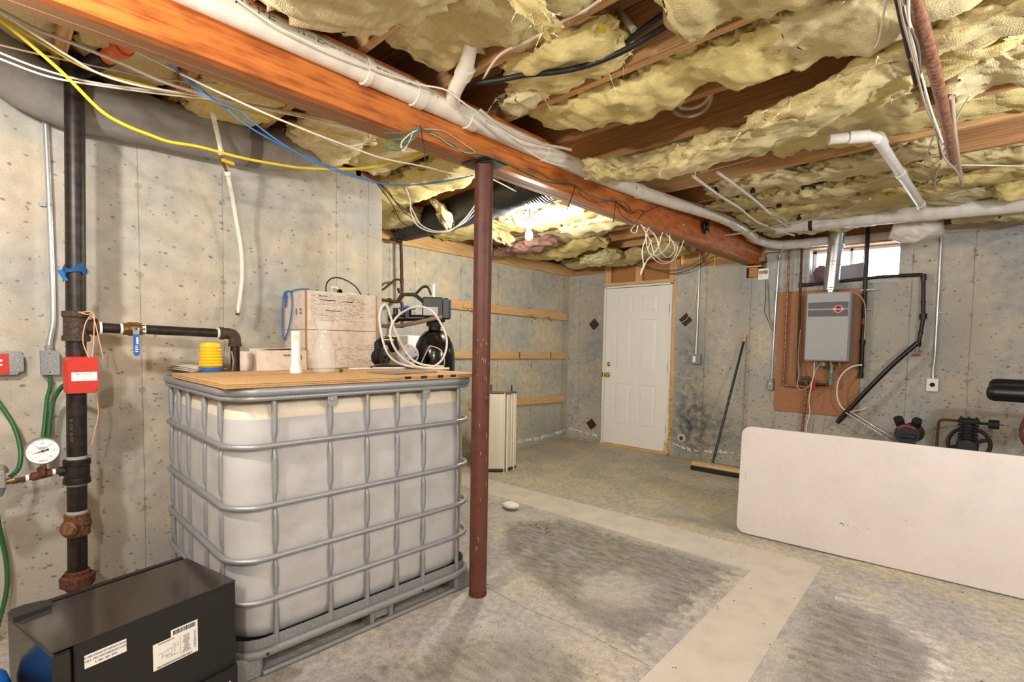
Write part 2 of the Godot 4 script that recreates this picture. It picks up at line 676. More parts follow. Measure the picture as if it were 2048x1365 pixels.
	mats.kraft = mat(c8(176, 132, 88), 0.9, 0.0, dust, Vector3.ONE * 5.0)
	mats.tape_blue = mat(c8(46, 118, 180), 0.8)
	mats.wire_white = mat(c8(232, 226, 212), 0.5)
	mats.wire_grey = mat(c8(190, 176, 158), 0.6)
	mats.wire_yellow = mat(c8(222, 196, 40), 0.45)
	mats.wire_blue = mat(c8(66, 120, 188), 0.45)
	mats.wire_green = mat(c8(60, 130, 110), 0.5)
	mats.wire_black = mat(c8(24, 24, 26), 0.5)
	mats.wire_dark = mat(c8(96, 84, 74), 0.7)
	mats.jute = mat(c8(222, 166, 134), 0.8)
	mats.flex_green = mat(c8(52, 104, 62), 0.4, 0.2)
	mats.cloth_grey = mat(c8(150, 146, 142), 0.9, 0.0, dust, Vector3.ONE * 4.0)
	mats.flex_black = mat(c8(42, 44, 48), 0.45)
	mats.foil = mat(c8(206, 208, 212), 0.3, 0.7)
	# glass wool
	var wool_a := streak(512, 512, 110, 61, 0.05, 5)
	var wool_b := nimg(512, 512, 62, 0.18, 4)
	var wool_t := ramp_tex(512, 512, wool_a, wool_b, 0.5, [c8(204, 186, 132), c8(228, 214, 166), c8(240, 232, 204)], 1.4)
	var wool_h := ImageTexture.create_from_image(Image.create_from_data(512, 512, false, Image.FORMAT_L8, wool_b))
	var wools := [Color(1, 1, 1), c8(244, 240, 226), c8(255, 250, 220)]
	for k in 3:
		var m := mat(wools[k], 1.0, 0.0, wool_t, Vector3(1.6, 2.2, 2.2), wool_h, 0.35)
		m.uv1_offset = Vector3(0.2 * k, 0.4 * k, 0.1 * k)
		m.backlight_enabled = true
		m.backlight = Color(0.5, 0.45, 0.28)
		mats["wool%d" % k] = m
	mats.wool_pink = mat(c8(226, 172, 158), 0.9, 0.0, dust, Vector3.ONE * 5.0, wool_h, 1.5)
	mats.fibre = mat(c8(250, 240, 206), 1.0)
	mats.tank_fill = mat(c8(196, 197, 198), 0.4, 0.0, dust, Vector3.ONE * 1.2)
	mats.tank_top = mat(c8(232, 222, 200), 0.4, 0.0, dust, Vector3.ONE * 1.2)
	mats.ply_top = mat(c8(226, 192, 140), 0.7, 0.0, ply_t, Vector3(3.0, 3.0, 0.8))
	mats.fridge_door = mat(c8(30, 28, 26), 0.08)
	mats.table_top = mat(c8(222, 215, 212), 0.4, 0.0, ramp_tex(512, 512, nimg(512, 512, 91, 0.008, 5), nimg(512, 512, 92, 0.06, 4), 0.6, [c8(242, 241, 240), c8(251, 250, 250), c8(255, 255, 255)], 1.2), Vector3.ONE * 0.8)
	mats.white_wood = mat(c8(224, 220, 216), 0.8, 0.0, wood_t, Vector3(0.7, 5.0, 5.0))
	mats.bag = mat(c8(222, 214, 206), 0.4)
	mats.heater = mat(c8(166, 166, 170), 0.5, 0.1)
	mats.steel_flue = mat(c8(206, 206, 208), 0.28, 0.9)
	mats.copper_dark = mat(c8(112, 74, 60), 0.55, 0.4, blot, Vector3.ONE * 6.0)
	mats.brass_dull = mat(c8(140, 120, 96), 0.5, 0.4, blot, Vector3.ONE * 9.0)
	mats.compressor = mat(c8(34, 38, 48), 0.45)
	mats.emblem_red = mat(c8(196, 36, 56), 0.4)
	mats.ribbed = mat(c8(232, 222, 206), 0.6)
	mats.wool_dull = mat(c8(176, 132, 138), 0.95, 0.0, dust, Vector3.ONE * 5.0, wool_h, 1.5)
	mats.label_white = mat(c8(244, 242, 238), 0.5)

func shell() -> void:
	# floor ----------------------------------------------------------
	var fw := 1280
	var fh := 1536
	var fx := -4.6
	var fz := -6.1
	var fmx := 6.0
	var fmz := 7.2
	var n1 := nimg(fw, fh, 71, 0.008, 4)
	var n2 := nimg(fw, fh, 72, 0.035, 5)
	var n3 := nimg(fw, fh, 73, 0.3, 3)
	var st := streak(fw, fh, 480, 74, 0.09, 4)
	var n4 := nimg(fw, fh, 79, 0.09, 4)
	var zones := [
		[PackedVector2Array([Vector2(-2.2, -3.08), Vector2(-1.6, -3.09), Vector2(-0.93, -3.09), Vector2(-0.93, -2.4), Vector2(-0.96, -1.93), Vector2(-1.3, -1.95), Vector2(-1.75, -2.1), Vector2(-2.15, -2.3), Vector2(-2.5, -2.7)]), 0.20],
		[PackedVector2Array([Vector2(-0.57, -3.02), Vector2(-0.25, -3.12), Vector2(-0.02, -2.9), Vector2(0.05, -2.2), Vector2(-0.5, -2.1)]), 0.18],
		[PackedVector2Array([Vector2(-1.65, -1.5), Vector2(-1.4, -1.74), Vector2(-1.05, -1.78), Vector2(-0.93, -1.5), Vector2(-1.1, -0.9), Vector2(-1.8, -0.9)]), 0.17],
		[PackedVector2Array([Vector2(-1.9, -3.58), Vector2(-0.8, -3.62), Vector2(-0.3, -3.75), Vector2(-0.4, -3.95), Vector2(-1.5, -3.85)]), 0.13],
	]
	var d := PackedByteArray()
	d.resize(fw * fh * 3)
	for y in fh:
		var wz := fz + fmz * y / fh
		for x in fw:
			var wx := fx + fmx * x / fw
			var i := y * fw + x
			var q := 1.0 + (n1[i] - 128) * 0.0006 + (n2[i] - 128) * 0.0004 + (n4[i] - 128) * 0.0010 + (n3[i] - 128) * 0.0007
			if wz > -3.95 and wx > -2.7 and wx < 0.5:
				var p := Vector2(wx + (n2[i] - 128) * 0.0006 + (n4[i] - 128) * 0.0005, wz + (n4[i] - 128) * 0.0006)
				for z: Array in zones:
					var poly: PackedVector2Array = z[0]
					if Geometry2D.is_point_in_polygon(p, poly):
						var ed := 9.0
						for k in poly.size():
							ed = minf(ed, p.distance_to(Geometry2D.get_closest_point_to_segment(p, poly[k], poly[(k + 1) % poly.size()])))
						var s: float = minf(1.0, ed / 0.10) * z[1]
						s *= 0.62 + (n4[i] - 110) * 0.005 + (st[i] - 118) * 0.004 + (n1[i] - 128) * 0.003
						s *= smoothstep(0.10, 0.32, Vector2((wx + 1.33) * 1.15, wz + 2.37).length() + (n2[i] - 128) * 0.0012) if wx < -0.8 else 1.0
						q -= maxf(0.0, s) * 1.5
				# scuffed white crescent on the worn patch near the table
				var cr := Vector2((wx + 0.42) * 1.0, (wz + 2.62) * 0.85).length()
				if wx > -0.5 and cr > 0.30 and cr < 0.52 and wz < -2.5 and wx > -0.45:
					q += 0.22 * (1.0 - absf(cr - 0.41) / 0.11) * clampf((st[i] - 100) / 60.0, 0.0, 1.0)
			if absf(wz + 1.895 + 0.01 * sin(wx * 9.0)) < 0.004 and wx > -1.95 and wx < -0.9:
				q *= 0.80
			var warm := (n1[i] - 128) * 0.0004 + (0.05 if wz < -3.5 else 0.0)
			d[i * 3] = clampi(int(184 * q * (1.0 + warm * 0.5)), 0, 255)
			d[i * 3 + 1] = clampi(int(179 * q * (1.0 + warm * 0.3)), 0, 255)
			d[i * 3 + 2] = clampi(int(172 * q * (1.0 - warm)), 0, 255)
	var fm := uvmat([tex(fw, fh, d)], 0.72, 0)
	var det := ramp_tex(512, 512, n3.slice(0, 512 * 512), nimg(512, 512, 75, 0.09, 4), 0.5, [c8(196, 196, 196), c8(240, 240, 240), c8(255, 255, 255)], 1.6)
	fm.detail_enabled = true
	fm.detail_albedo = det
	fm.detail_blend_mode = BaseMaterial3D.BLEND_MODE_MUL
	fm.detail_uv_layer = BaseMaterial3D.DETAIL_UV_2
	fm.uv2_triplanar = true
	fm.uv2_scale = Vector3.ONE * 1.7
	var floor_ := struct("floor")
	var g := Geo.new()
	g.slab(Vector3(-4.6, -0.15, -6.1), Vector3(1.4, 0, 1.1), Vector3(fx, 0, fz), Vector3(fmx, 1, fmz))
	obj("slab", g, fm, floor_)
	# the later pour where a trench was cut: one L of smoother, paler concrete
	g = Geo.new()
	g.prism(PackedVector2Array([Vector2(-3.9, -3.45), Vector2(-0.58, -3.49), Vector2(-0.555, 0.6), Vector2(-0.9, 0.6), Vector2(-0.875, -3.11), Vector2(-3.9, -3.12)]), 0.0016, Transform3D(Basis(Vector3.RIGHT, Vector3.BACK, Vector3.UP), Vector3(0, -0.0008, 0)))
	mats.patch = mat(c8(202, 196, 186), 0.75, 0.0, ramp_tex(512, 512, nimg(512, 512, 77, 0.01, 4), nimg(512, 512, 78, 0.2, 3), 0.6, [c8(226, 225, 223), c8(248, 247, 246), c8(255, 255, 255)], 1.2), Vector3.ONE * 0.9)
	obj("trench_patch", g, mats.patch, floor_)

	# walls ----------------------------------------------------------
	# south-west stretch, nearest the camera: inner face x = -3.05
	var wl := struct("wall_west")
	var lines := []
	for z: float in [-1.93, -1.70, -1.03, -0.65, -0.04, 0.57]:
		lines.append((z + 2.04) / 3.1)
	var ties := []
	for z: float in [-1.70, -1.03, -0.65, -0.04]:
		for y: float in [0.45, 1.05, 1.62, 2.05]:
			ties.append([(z + 2.04) / 3.1, 1.0 - y / 2.42])
	var stains := [[0.02, 0.5, 0.05, 0.8, 0.16], [0.35, 0.93, 0.5, 0.16, 0.10], [0.33, 0.62, 0.05, 0.14, 0.06]]
	var m1 := uvmat(concrete(1280, 1000, 3.1, c8(184, 177, 163), 101, 4200, 0.4, lines, ties, stains), 0.85, 0.35)
	g = Geo.new()
	g.slab(Vector3(-3.35, 0, -2.04), Vector3(-3.05, 2.40, 1.06), Vector3(-3.05, 0, -2.04), Vector3(1, 2.42, 3.1))
	obj("concrete", g, m1, wl)
	# far stretch: inner face x = -4.13
	var wf := struct("wall_northwest")
	lines = []
	ties = []
	for z: float in [-5.68, -5.0, -4.37, -3.77, -3.15, -2.85, -2.25]:
		lines.append((z + 5.8) / 3.85)
		for y: float in [0.45, 1.03, 1.60, 2.1]:
			ties.append([(z + 5.8) / 3.85, 1.0 - y / 2.27])
	var m2 := uvmat(concrete(900, 540, 3.85, c8(190, 186, 172), 102, 3200, 0.55, lines, ties, [[0.3, 0.98, 0.6, 0.22, 0.10], [0.02, 0.5, 0.03, 0.9, 0.12]]), 0.85, 0.3)
	g = Geo.new()
	g.slab(Vector3(-4.45, 0, -6.1), Vector3(-4.13, 2.25, -1.95), Vector3(-4.13, 0, -5.8), Vector3(1, 2.27, 3.85))
	g.slab(Vector3(-4.13, 0, -2.04), Vector3(-3.05, 2.25, -1.74), Vector3(-4.13, 0, -2.04), Vector3(1.08, 2.27, 1))
	obj("concrete", g, m2, wf)
	# north wall: inner face z = -5.8, with the doorway, the window and the beam's seat left open
	var wn := struct("wall_north")
	lines = []
	ties = []
	for x: float in [-3.95, -2.225, -1.743, -1.10, -0.383, 0.031, 0.64, 1.2]:
		lines.append((x + 4.13) / 5.55)
		for y: float in [0.45, 1.05, 1.62, 2.15]:
			ties.append([(x + 4.13) / 5.55, 1.0 - y / 2.36])
	stains = [[0.09, 0.45, 0.07, 0.5, 0.22], [0.085, 0.97, 0.06, 0.16, 0.12], [0.31, 0.62, 0.05, 0.5, 0.25], [0.345, 0.86, 0.09, 0.2, 0.30], [0.42, 0.35, 0.03, 0.5, 0.10], [0.5, 0.8, 0.3, 0.3, 0.10], [0.62, 0.35, 0.16, 0.25, 0.10], [0.74, 0.55, 0.05, 0.4, 0.10], [0.4, 0.1, 0.06, 0.2, 0.08]]
	var m3 := uvmat(concrete(1280, 560, 5.55, c8(182, 178, 170), 103, 9000, 0.62, lines, ties, stains), 0.85, 0.3)
	g = Geo.new()
	var o := Vector3(-4.13, 0, -5.8)
	var s := Vector3(5.55, 2.36, 1)
	g.slab(Vector3(-4.13, 0, -6.1), Vector3(-3.57, 2.25, -5.8), o, s)
	g.slab(Vector3(-2.58, 0, -6.1), Vector3(-1.80, 2.23, -5.8), o, s)
	g.slab(Vector3(-1.80, 0, -6.1), Vector3(-1.60, 2.06, -5.8), o, s)
	g.slab(Vector3(-1.80, 2.06, -6.1), Vector3(-1.60, 2.34, -5.955), o, s)
	g.slab(Vector3(-1.60, 0, -6.1), Vector3(-1.20, 2.30, -5.8), o, s)
	g.slab(Vector3(-1.20, 0, -6.1), Vector3(-0.48, 1.955, -5.8), o, s)
	g.slab(Vector3(-0.48, 0, -6.1), Vector3(1.42, 2.33, -5.8), o, s)
	obj("concrete", g, m3, wn)
	# sides and back that the picture leaves out; they close the room
	var mw := mat(c8(178, 172, 158), 0.85, 0.0, ramp_tex(256, 256, nimg(256, 256, 111, 0.02, 4), nimg(256, 256, 112, 0.2, 3), 0.6, [c8(190, 188, 184), c8(245, 245, 244)], 1.2), Vector3.ONE * 0.7)
	var we := struct("wall_east")
	g = Geo.new()
	g.slab(Vector3(1.4, 0, -6.1), Vector3(1.7, 2.6, 1.3), Vector3.ZERO, Vector3.ONE)
	obj("concrete", g, mw, we)
	var ws := struct("wall_south")
	g = Geo.new()
	g.slab(Vector3(-3.35, 0, 1.06), Vector3(1.7, 2.6, 1.36), Vector3.ZERO, Vector3.ONE)
	obj("concrete", g, mw, ws)
	# efflorescence along the foot of the walls
	var eff := mat(c8(232, 230, 226), 0.95)
	g = Geo.new()
	rng.seed = 77
	var x := -1.05
	for k in 150:
		var px := rng.randf_range(-4.1, -1.5)
		if px > -3.6 and px < -2.55:
			continue
		g.ball(Vector3(px, rng.randf_range(0.10, 0.13) + 0.02 * sin(px * 9.0), -5.797), Vector3(rng.randf_range(0.008, 0.03), rng.randf_range(0.004, 0.010), 0.004), 6)
	var ef := obj("salt_bloom", g, eff, wn)
	ef.set_meta("kind", "stuff")
	g = Geo.new()
	for k in 170:
		var pz := rng.randf_range(-5.75, -3.8)
		g.ball(Vector3(-4.127, rng.randf_range(0.07, 0.11) + 0.02 * sin(pz * 4.0), pz), Vector3(0.004, rng.randf_range(0.005, 0.012), rng.randf_range(0.01, 0.035)), 6)
	ef = obj("salt_bloom", g, eff, wf)
	ef.set_meta("kind", "stuff")

func door_and_window() -> void:
	var d := struct("door_1")
	var g := Geo.new()
	# slab with six sunk and raised panels
	var cols := [[-3.385, -3.160], [-3.045, -2.815]]
	var rows := [[0.275, 0.815], [0.985, 1.635], [1.735, 1.94]]
	g.box(Vector3(0.875, 2.022, 0.03), at(Vector3(-3.0925, 1.034, -5.823)), 0.002)
	var xs := [-3.53, -3.385, -3.160, -3.045, -2.815, -2.655]
	for k in [0, 2, 4]:
		g.box(Vector3(xs[k + 1] - xs[k], 2.022, 0.008), at(Vector3((xs[k] + xs[k + 1]) / 2, 1.034, -5.804)), 0.0025)
	var ys := [0.023, 0.275, 0.815, 0.985, 1.635, 1.735, 1.94, 2.045]
	for c: Array in cols:
		for k in [0, 2, 4, 6]:
			g.box(Vector3(c[1] - c[0] + 0.002, ys[k + 1] - ys[k], 0.008), at(Vector3((c[0] + c[1]) / 2, (ys[k] + ys[k + 1]) / 2, -5.804)), 0.0025)
	obj("slab", g, mats.door, d)
	for r: Array in rows:
		for c: Array in cols:
			g = Geo.new()
			var w: float = c[1] - c[0]
			var h: float = r[1] - r[0]
			var x: float = (c[0] + c[1]) / 2
			var y: float = (r[0] + r[1]) / 2
			var o := [Vector3(-w / 2 + 0.012, -h / 2 + 0.012, 0), Vector3(w / 2 - 0.012, -h / 2 + 0.012, 0), Vector3(w / 2 - 0.012, h / 2 - 0.012, 0), Vector3(-w / 2 + 0.012, h / 2 - 0.012, 0)]
			var i := [Vector3(-w / 2 + 0.042, -h / 2 + 0.042, 0.007), Vector3(w / 2 - 0.042, -h / 2 + 0.042, 0.007), Vector3(w / 2 - 0.042, h / 2 - 0.042, 0.007), Vector3(-w / 2 + 0.042, h / 2 - 0.042, 0.007)]
			for k in 4:
				g.quad(o[k], o[(k + 1) % 4], i[(k + 1) % 4], i[k])
			g.quad(i[0], i[1], i[2], i[3])
			obj("raised_panel", g, mats.door, d, at(Vector3(x, y, -5.8078)))
	g = Geo.new()
	g.box(Vector3(0.026, 2.07, 0.11), at(Vector3(-3.547, 1.035, -5.835)), 0.003)
	g.box(Vector3(0.026, 2.07, 0.11), at(Vector3(-2.637, 1.035, -5.835)), 0.003)
	g.box(Vector3(0.936, 0.024, 0.11), at(Vector3(-3.092, 2.062, -5.835)), 0.003)
	g.box(Vector3(0.9, 2.05, 0.02), at(Vector3(-3.092, 1.03, -5.89)), 0.0)
	obj("jamb", g, mats.white, d)
	g = Geo.new()
	g.box(Vector3(0.936, 0.02, 0.13), at(Vector3(-3.092, 0.01, -5.80)), 0.003)
	obj("threshold", g, mats.pale, d)
	g = Geo.new()
	g.lathe([Vector2(0.0, 0), Vector2(0.030, 0), Vector2(0.030, 0.006), Vector2(0.024, 0.012), Vector2(0.016, 0.016), Vector2(0.016, 0.03), Vector2(0.012, 0.034), Vector2(0.0, 0.034)], Transform3D(Basis(Vector3.RIGHT, PI / 2), Vector3(-3.472, 1.062, -5.80)), 20)
	g.box(Vector3(0.006, 0.022, 0.012), at(Vector3(-3.472, 1.062, -5.764)), 0.002)
	obj("deadbolt", g, mats.gold, d)
	g = Geo.new()
	g.lathe([Vector2(0.0, 0), Vector2(0.032, 0), Vector2(0.032, 0.006), Vector2(0.016, 0.012), Vector2(0.013, 0.03), Vector2(0.022, 0.038), Vector2(0.028, 0.052), Vector2(0.024, 0.066), Vector2(0.010, 0.072), Vector2(0.0, 0.072)], Transform3D(Basis(Vector3.RIGHT, PI / 2), Vector3(-3.478, 0.925, -5.80)), 20)
	obj("door_knob", g, mats.gold, d)
	g = Geo.new()
	g.box(Vector3(0.014, 0.06, 0.03), at(Vector3(-3.552, 0.922, -5.786)), 0.002)
	obj("strike_plate", g, mats.bronze, d)
	for y: float in [1.76, 1.045, 0.30]:
		g = Geo.new()
		g.cyl(Vector3(-2.652, y - 0.048, -5.792), Vector3(-2.652, y + 0.048, -5.792), 0.007, 10)
		g.box(Vector3(0.02, 0.096, 0.003), at(Vector3(-2.644, y, -5.797)), 0.0)
		obj("hinge", g, mats.bronze, d)
	# rough framing round and over the doorway
	var t := struct("trim_1")
	board("header_plate", t, Vector3(-3.565, 2.098, -5.835), Vector3(-2.615, 2.098, -5.835), 0.038, 0.09, mats.pale)
	board("king_stud", t, Vector3(-2.602, 0.0, -5.838), Vector3(-2.602, 2.40, -5.838), 0.038, 0.085, mats.pale)
	for x: float in [-3.535, -3.09, -2.64]:
		board("cripple_stud", t, Vector3(x, 2.117, -5.835), Vector3(x, 2.40, -5.835), 0.038, 0.085, mats.pale)
	g = Geo.new()
	g.box(Vector3(0.96, 0.34, 0.012), at(Vector3(-3.09, 2.27, -5.885)), 0.0)
	obj("plywood_backing", g, mats.ply, t)
	board("top_plate", t, Vector3(-4.13, 2.42, -5.835), Vector3(-1.80, 2.42, -5.835), 0.04, 0.09, mats.joist0)
	g = Geo.new()
	rng.seed = 5
	for k in 60:
		var y := pow(rng.randf(), 1.8) * 0.9
		g.ball(Vector3(-2.612 + rng.randf_range(-0.012, 0.008) - (0.02 if y < 0.15 else 0.0), y + 0.02, -5.785 + rng.randf_range(-0.01, 0.012 if y > 0.15 else 0.03)), Vector3.ONE * rng.randf_range(0.008, 0.016 if y > 0.15 else 0.030), 8)
	var foam := obj("foam_bead", g, mat(c8(226, 198, 128), 0.8), t)
	foam.set_meta("kind", "stuff")

	# basement window: vinyl slider, three lights seen past the flue
	var w := struct("window_1")
	var x0 := -1.20
	var x1 := -0.48
	var y0 := 1.955
	var y1 := 2.30
	var z := -5.98
	for q: Array in [[x0, y0, x1, y0 + 0.035], [x0, y1 - 0.03, x1, y1], [x0, y0, x0 + 0.035, y1], [x1 - 0.012, y0, x1, y1], [-0.885, y0, -0.855, y1], [-0.775, y0, -0.735, y1]]:
		g = Geo.new()
		g.box(Vector3(q[2] - q[0], q[3] - q[1], 0.06), at(Vector3((q[0] + q[2]) / 2, (q[1] + q[3]) / 2, z)), 0.004)
		obj("window_frame", g, mats.white, w)
	for q: Array in [[x0 + 0.03, -0.87], [-0.87, -0.755], [-0.755, x1 - 0.01]]:
		g = Geo.new()
		g.box(Vector3(q[1] - q[0], y1 - y0 - 0.05, 0.004), at(Vector3((q[0] + q[1]) / 2, (y0 + y1) / 2, z - 0.005)))
		var gm := mat(Color(1, 1, 1, 0.08), 0.02)
		gm.transparency = BaseMaterial3D.TRANSPARENCY_ALPHA
		obj("pane", g, gm, w)
	g = Geo.new()
	g.box(Vector3(0.76, 0.02, 0.32), at(Vector3(-0.84, 1.945, -5.955)), 0.0)
	obj("sill", g, mats.patch, w)
	g = Geo.new()
	g.slab(Vector3(-1.22, 2.305, -6.1), Vector3(-0.46, 2.36, -5.80), Vector3.ZERO, Vector3.ONE)
	obj("lintel", g, mats.joist3, w)

func ring(x0: float, x1: float, z0: float, z1: float, rad: float, y: float, k := 6) -> PackedVector3Array:
	var P := PackedVector3Array()
	var cs := [[x1 - rad, z1 - rad, 0.0], [x1 - rad, z0 + rad, PI / 2], [x0 + rad, z0 + rad, PI], [x0 + rad, z1 - rad, PI * 1.5]]
	# start on +x+z corner and run anticlockwise seen from above
	for c: Array in cs:
		for j in k + 1:
			var a: float = -PI / 2 + c[2] + PI / 2 * j / k
			P.append(Vector3(c[0] + cos(a) * rad, y, c[1] - sin(a) * rad))
	return P

func loop_tube(g: Geo, R: PackedVector3Array, r: float, seg := 10, flat := 1.0) -> void:
	var P := PackedVector3Array()
	var m := R.size()
	for i in m + 1:
		var p := R[i % m]
		var t := (R[(i + 1) % m] - R[(i - 1 + m) % m]).normalized()
		var nn := t.cross(Vector3.UP).normalized()
		for s in seg:
			var a := TAU * s / seg
			P.append(p + nn * cos(a) * r * flat + Vector3.UP * sin(a) * r)
	g.grid(P, m + 1, seg, true, true)

func tank() -> void:
	var t := thing("liquid_tote", "caged translucent plastic liquid tote standing on a steel pallet beside the red post", "tank", Vector3(-1.964, 0, -0.826), -0.0367)
	# bottle: below the liquid line the full plastic is greyer, above it creamy
	var g := Geo.new()
	var X0 := -0.985
	var X1 := -0.022
	var Z0 := -1.025
	var Z1 := 0.125
	var P := PackedVector3Array()
	var hs := [[0.125, 0.07], [0.13, 0.035], [0.15, 0.012], [0.20, 0.0], [0.30, 0.0], [0.50, -0.004], [0.72, -0.006], [0.90, -0.003], [1.005, 0.0]]
	for h: Array in hs:
		P.append_array(ring(X0 + h[1], X1 - h[1], Z0 + h[1], Z1 - h[1], 0.115, h[0]))
	var m := P.size() / hs.size()
	g.grid(P, hs.size(), m, true)
	g.fan(P.slice(0, m), true)
	obj("tank_body", g, mats.tank_fill, t)
	g = Geo.new()
	P = PackedVector3Array()
	hs = [[1.005, 0.0], [1.03, 0.002], [1.055, 0.010], [1.075, 0.03], [1.083, 0.07], [1.086, 0.13]]
	for h: Array in hs:
		P.append_array(ring(X0 + h[1], X1 - h[1], Z0 + h[1], Z1 - h[1], 0.115, h[0]))
	g.grid(P, hs.size(), m, true)
	g.fan(P.slice((hs.size() - 1) * m, hs.size() * m), false)
	obj("tank_shoulder", g, mats.tank_top, t)
	# dents and dirt low on the bottle
	# cage
	for k in 4:
		g = Geo.new()
		loop_tube(g, ring(-1.005, 0.0, -1.045, 0.145, 0.12, [0.905, 0.672, 0.468, 0.302][k]), 0.0115)
		obj("horizontal_rail", g, mats.zinc, t)
	g = Geo.new()
	loop_tube(g, ring(-1.012, 0.006, -1.052, 0.152, 0.125, 1.113), 0.017, 12, 0.75)
	loop_tube(g, ring(-1.008, 0.003, -1.049, 0.149, 0.122, 1.088), 0.010, 10)
	obj("top_rail", g, mats.zinc, t)
	g = Geo.new()
	loop_tube(g, ring(-1.006, 0.004, -1.048, 0.149, 0.12, 0.098), 0.017, 10, 0.7)
	obj("bottom_rail", g, mats.zinc_dull, t)
	var bars := []
	for n: float in [0.013, 0.24, 0.412, 0.568, 0.719, 0.936]:
		bars.append([Vector3(-0.012, 0, -n), Vector3(1, 0, 0)])
		bars.append([Vector3(-0.993, 0, -n), Vector3(-1, 0, 0)])
	for w: float in [0.156, 0.36, 0.595, 0.753, 0.90]:
		bars.append([Vector3(-w, 0, 0.133), Vector3(0, 0, 1)])
	for w: float in [0.156, 0.45, 0.753]:
		bars.append([Vector3(-w, 0, -1.033), Vector3(0, 0, -1)])
	for b: Array in bars:
		g = Geo.new()
		var q := PackedVector3Array()
		var rr := PackedFloat32Array()
		var y := 0.10
		while y <= 1.095:
			var near := 9.0
			for ry: float in [0.905, 0.672, 0.468, 0.302]:
				near = minf(near, absf(y - ry))
			var dent := 1.0 - smoothstep(0.018, 0.05, near)
			q.append(b[0] + Vector3(0, y, 0) - (b[1] as Vector3) * 0.006 * dent)
			rr.append((0.0112 - 0.0035 * dent) * (0.8 if y > 1.07 or y < 0.12 else 1.0))
			y += 0.0125
		g.tube(q, 0.011, 10, true, rr)
		obj("vertical_bar", g, mats.zinc, t)
	for n: float in [0.24, 0.719]:
		g = Geo.new()
		g.prism(PackedVector2Array([Vector2(-0.021, 0.03), Vector2(0.021, 0.03), Vector2(0.019, -0.012), Vector2(0.012, -0.03), Vector2(-0.012, -0.03), Vector2(-0.019, -0.012)]), 0.005, Transform3D(Basis(Vector3.UP, PI / 2), Vector3(0.004, 1.068, -n)))
		g.lathe([Vector2(0.0075, 0.0), Vector2(0.0075, 0.004), Vector2(0.004, 0.007), Vector2(0.0, 0.007)], Transform3D(Basis(Vector3.BACK, -PI / 2), Vector3(0.009, 1.066, -n)), 12)
		obj("bolted_lug", g, mats.zinc, t)
	# sheet tray under the bottle
	g = Geo.new()
	P = PackedVector3Array()
	for h: float in [0.085, 0.155]:
		P.append_array(ring(-0.998, -0.006, -1.04, 0.14, 0.118, h))
	g.grid(P, 2, m, true)
	g.fan(P.slice(0, m), true)
	obj("pallet_tray", g, mats.zinc_dull, t)
	for w: float in [-0.055, -0.95]:
		for z: float in [0.09, -0.49, -0.98]:
			g = Geo.new()
			if z == -0.49:
				g.box(Vector3(0.09, 0.095, 0.022), at(Vector3(w, 0.0475, z + 0.05)), 0.004)
				g.box(Vector3(0.09, 0.095, 0.022), at(Vector3(w, 0.0475, z - 0.05)), 0.004)
				g.box(Vector3(0.06, 0.05, 0.10), at(Vector3(w, 0.05, z)), 0.004)
			else:
				g.box(Vector3(0.10, 0.098, 0.105), at(Vector3(w, 0.049, z)), 0.012)
			obj("foot", g, mats.zinc_dull, t)
	g = Geo.new()
	g.tube(smooth([Vector3(-0.012, 0.012, 0.04), Vector3(-0.012, 0.012, -0.4), Vector3(-0.012, 0.012, -0.6), Vector3(-0.014, 0.012, -1.02)], 6), 0.0115, 8)
	obj("skid_tube", g, mats.zinc_dull, t)
	for s in 2:
		g = Geo.new()
		g.lathe([Vector2(0.0, 0.0), Vector2(0.006, 0.0), Vector2(0.006, 0.003), Vector2(0.0, 0.004)], Transform3D(Basis(Vector3.BACK, -PI / 2), Vector3(0.0145, 0.098, [0.03, -0.7][s])), 10)
		obj("rivet", g, mats.iron_fit, t)
	g = Geo.new()
	g.cyl(Vector3(-0.06, 0.05, 0.1424), Vector3(-0.06, 0.05, 0.1434), 0.016, 18)
	obj("foot_hole", g, mats.black_matt, t)
	# plywood lid laid across the cage
	var b := thing("plywood_board", "plywood board lying on the liquid tote as a worktop", "board", Vector3(-1.964, 0, -0.826), -0.0367)
	g = Geo.new()
	g.box(Vector3(0.735, 0.006, 1.245), at(Vector3(-0.355, 1.134, -0.455)), 0.001)
	g.box(Vector3(0.735, 0.006, 1.245), at(Vector3(-0.355, 1.141, -0.455)), 0.001)
	g.box(Vector3(0.735, 0.006, 1.245), at(Vector3(-0.355, 1.148, -0.455)), 0.001)
	var ob := obj("plies", g, mats.ply_top, b)
	for z: float in [-0.61, -0.70, -0.80, -0.88]:
		g = Geo.new()
		g.box(Vector3(0.001, 0.013, 0.034), at(Vector3(0.0128, 1.143, z)))
		obj("stencil_bar", g, mats.ink, b)

func tote_frame() -> Transform3D:
	return Transform3D(Basis(Vector3.UP, -0.0367), Vector3(-1.964, 0, -0.826))

func tote(called: String, label: String, category: String, p: Vector3, turn := 0.0) -> Node3D:
	return thing(called, label, category, tote_frame() * p, -0.0367 + turn)

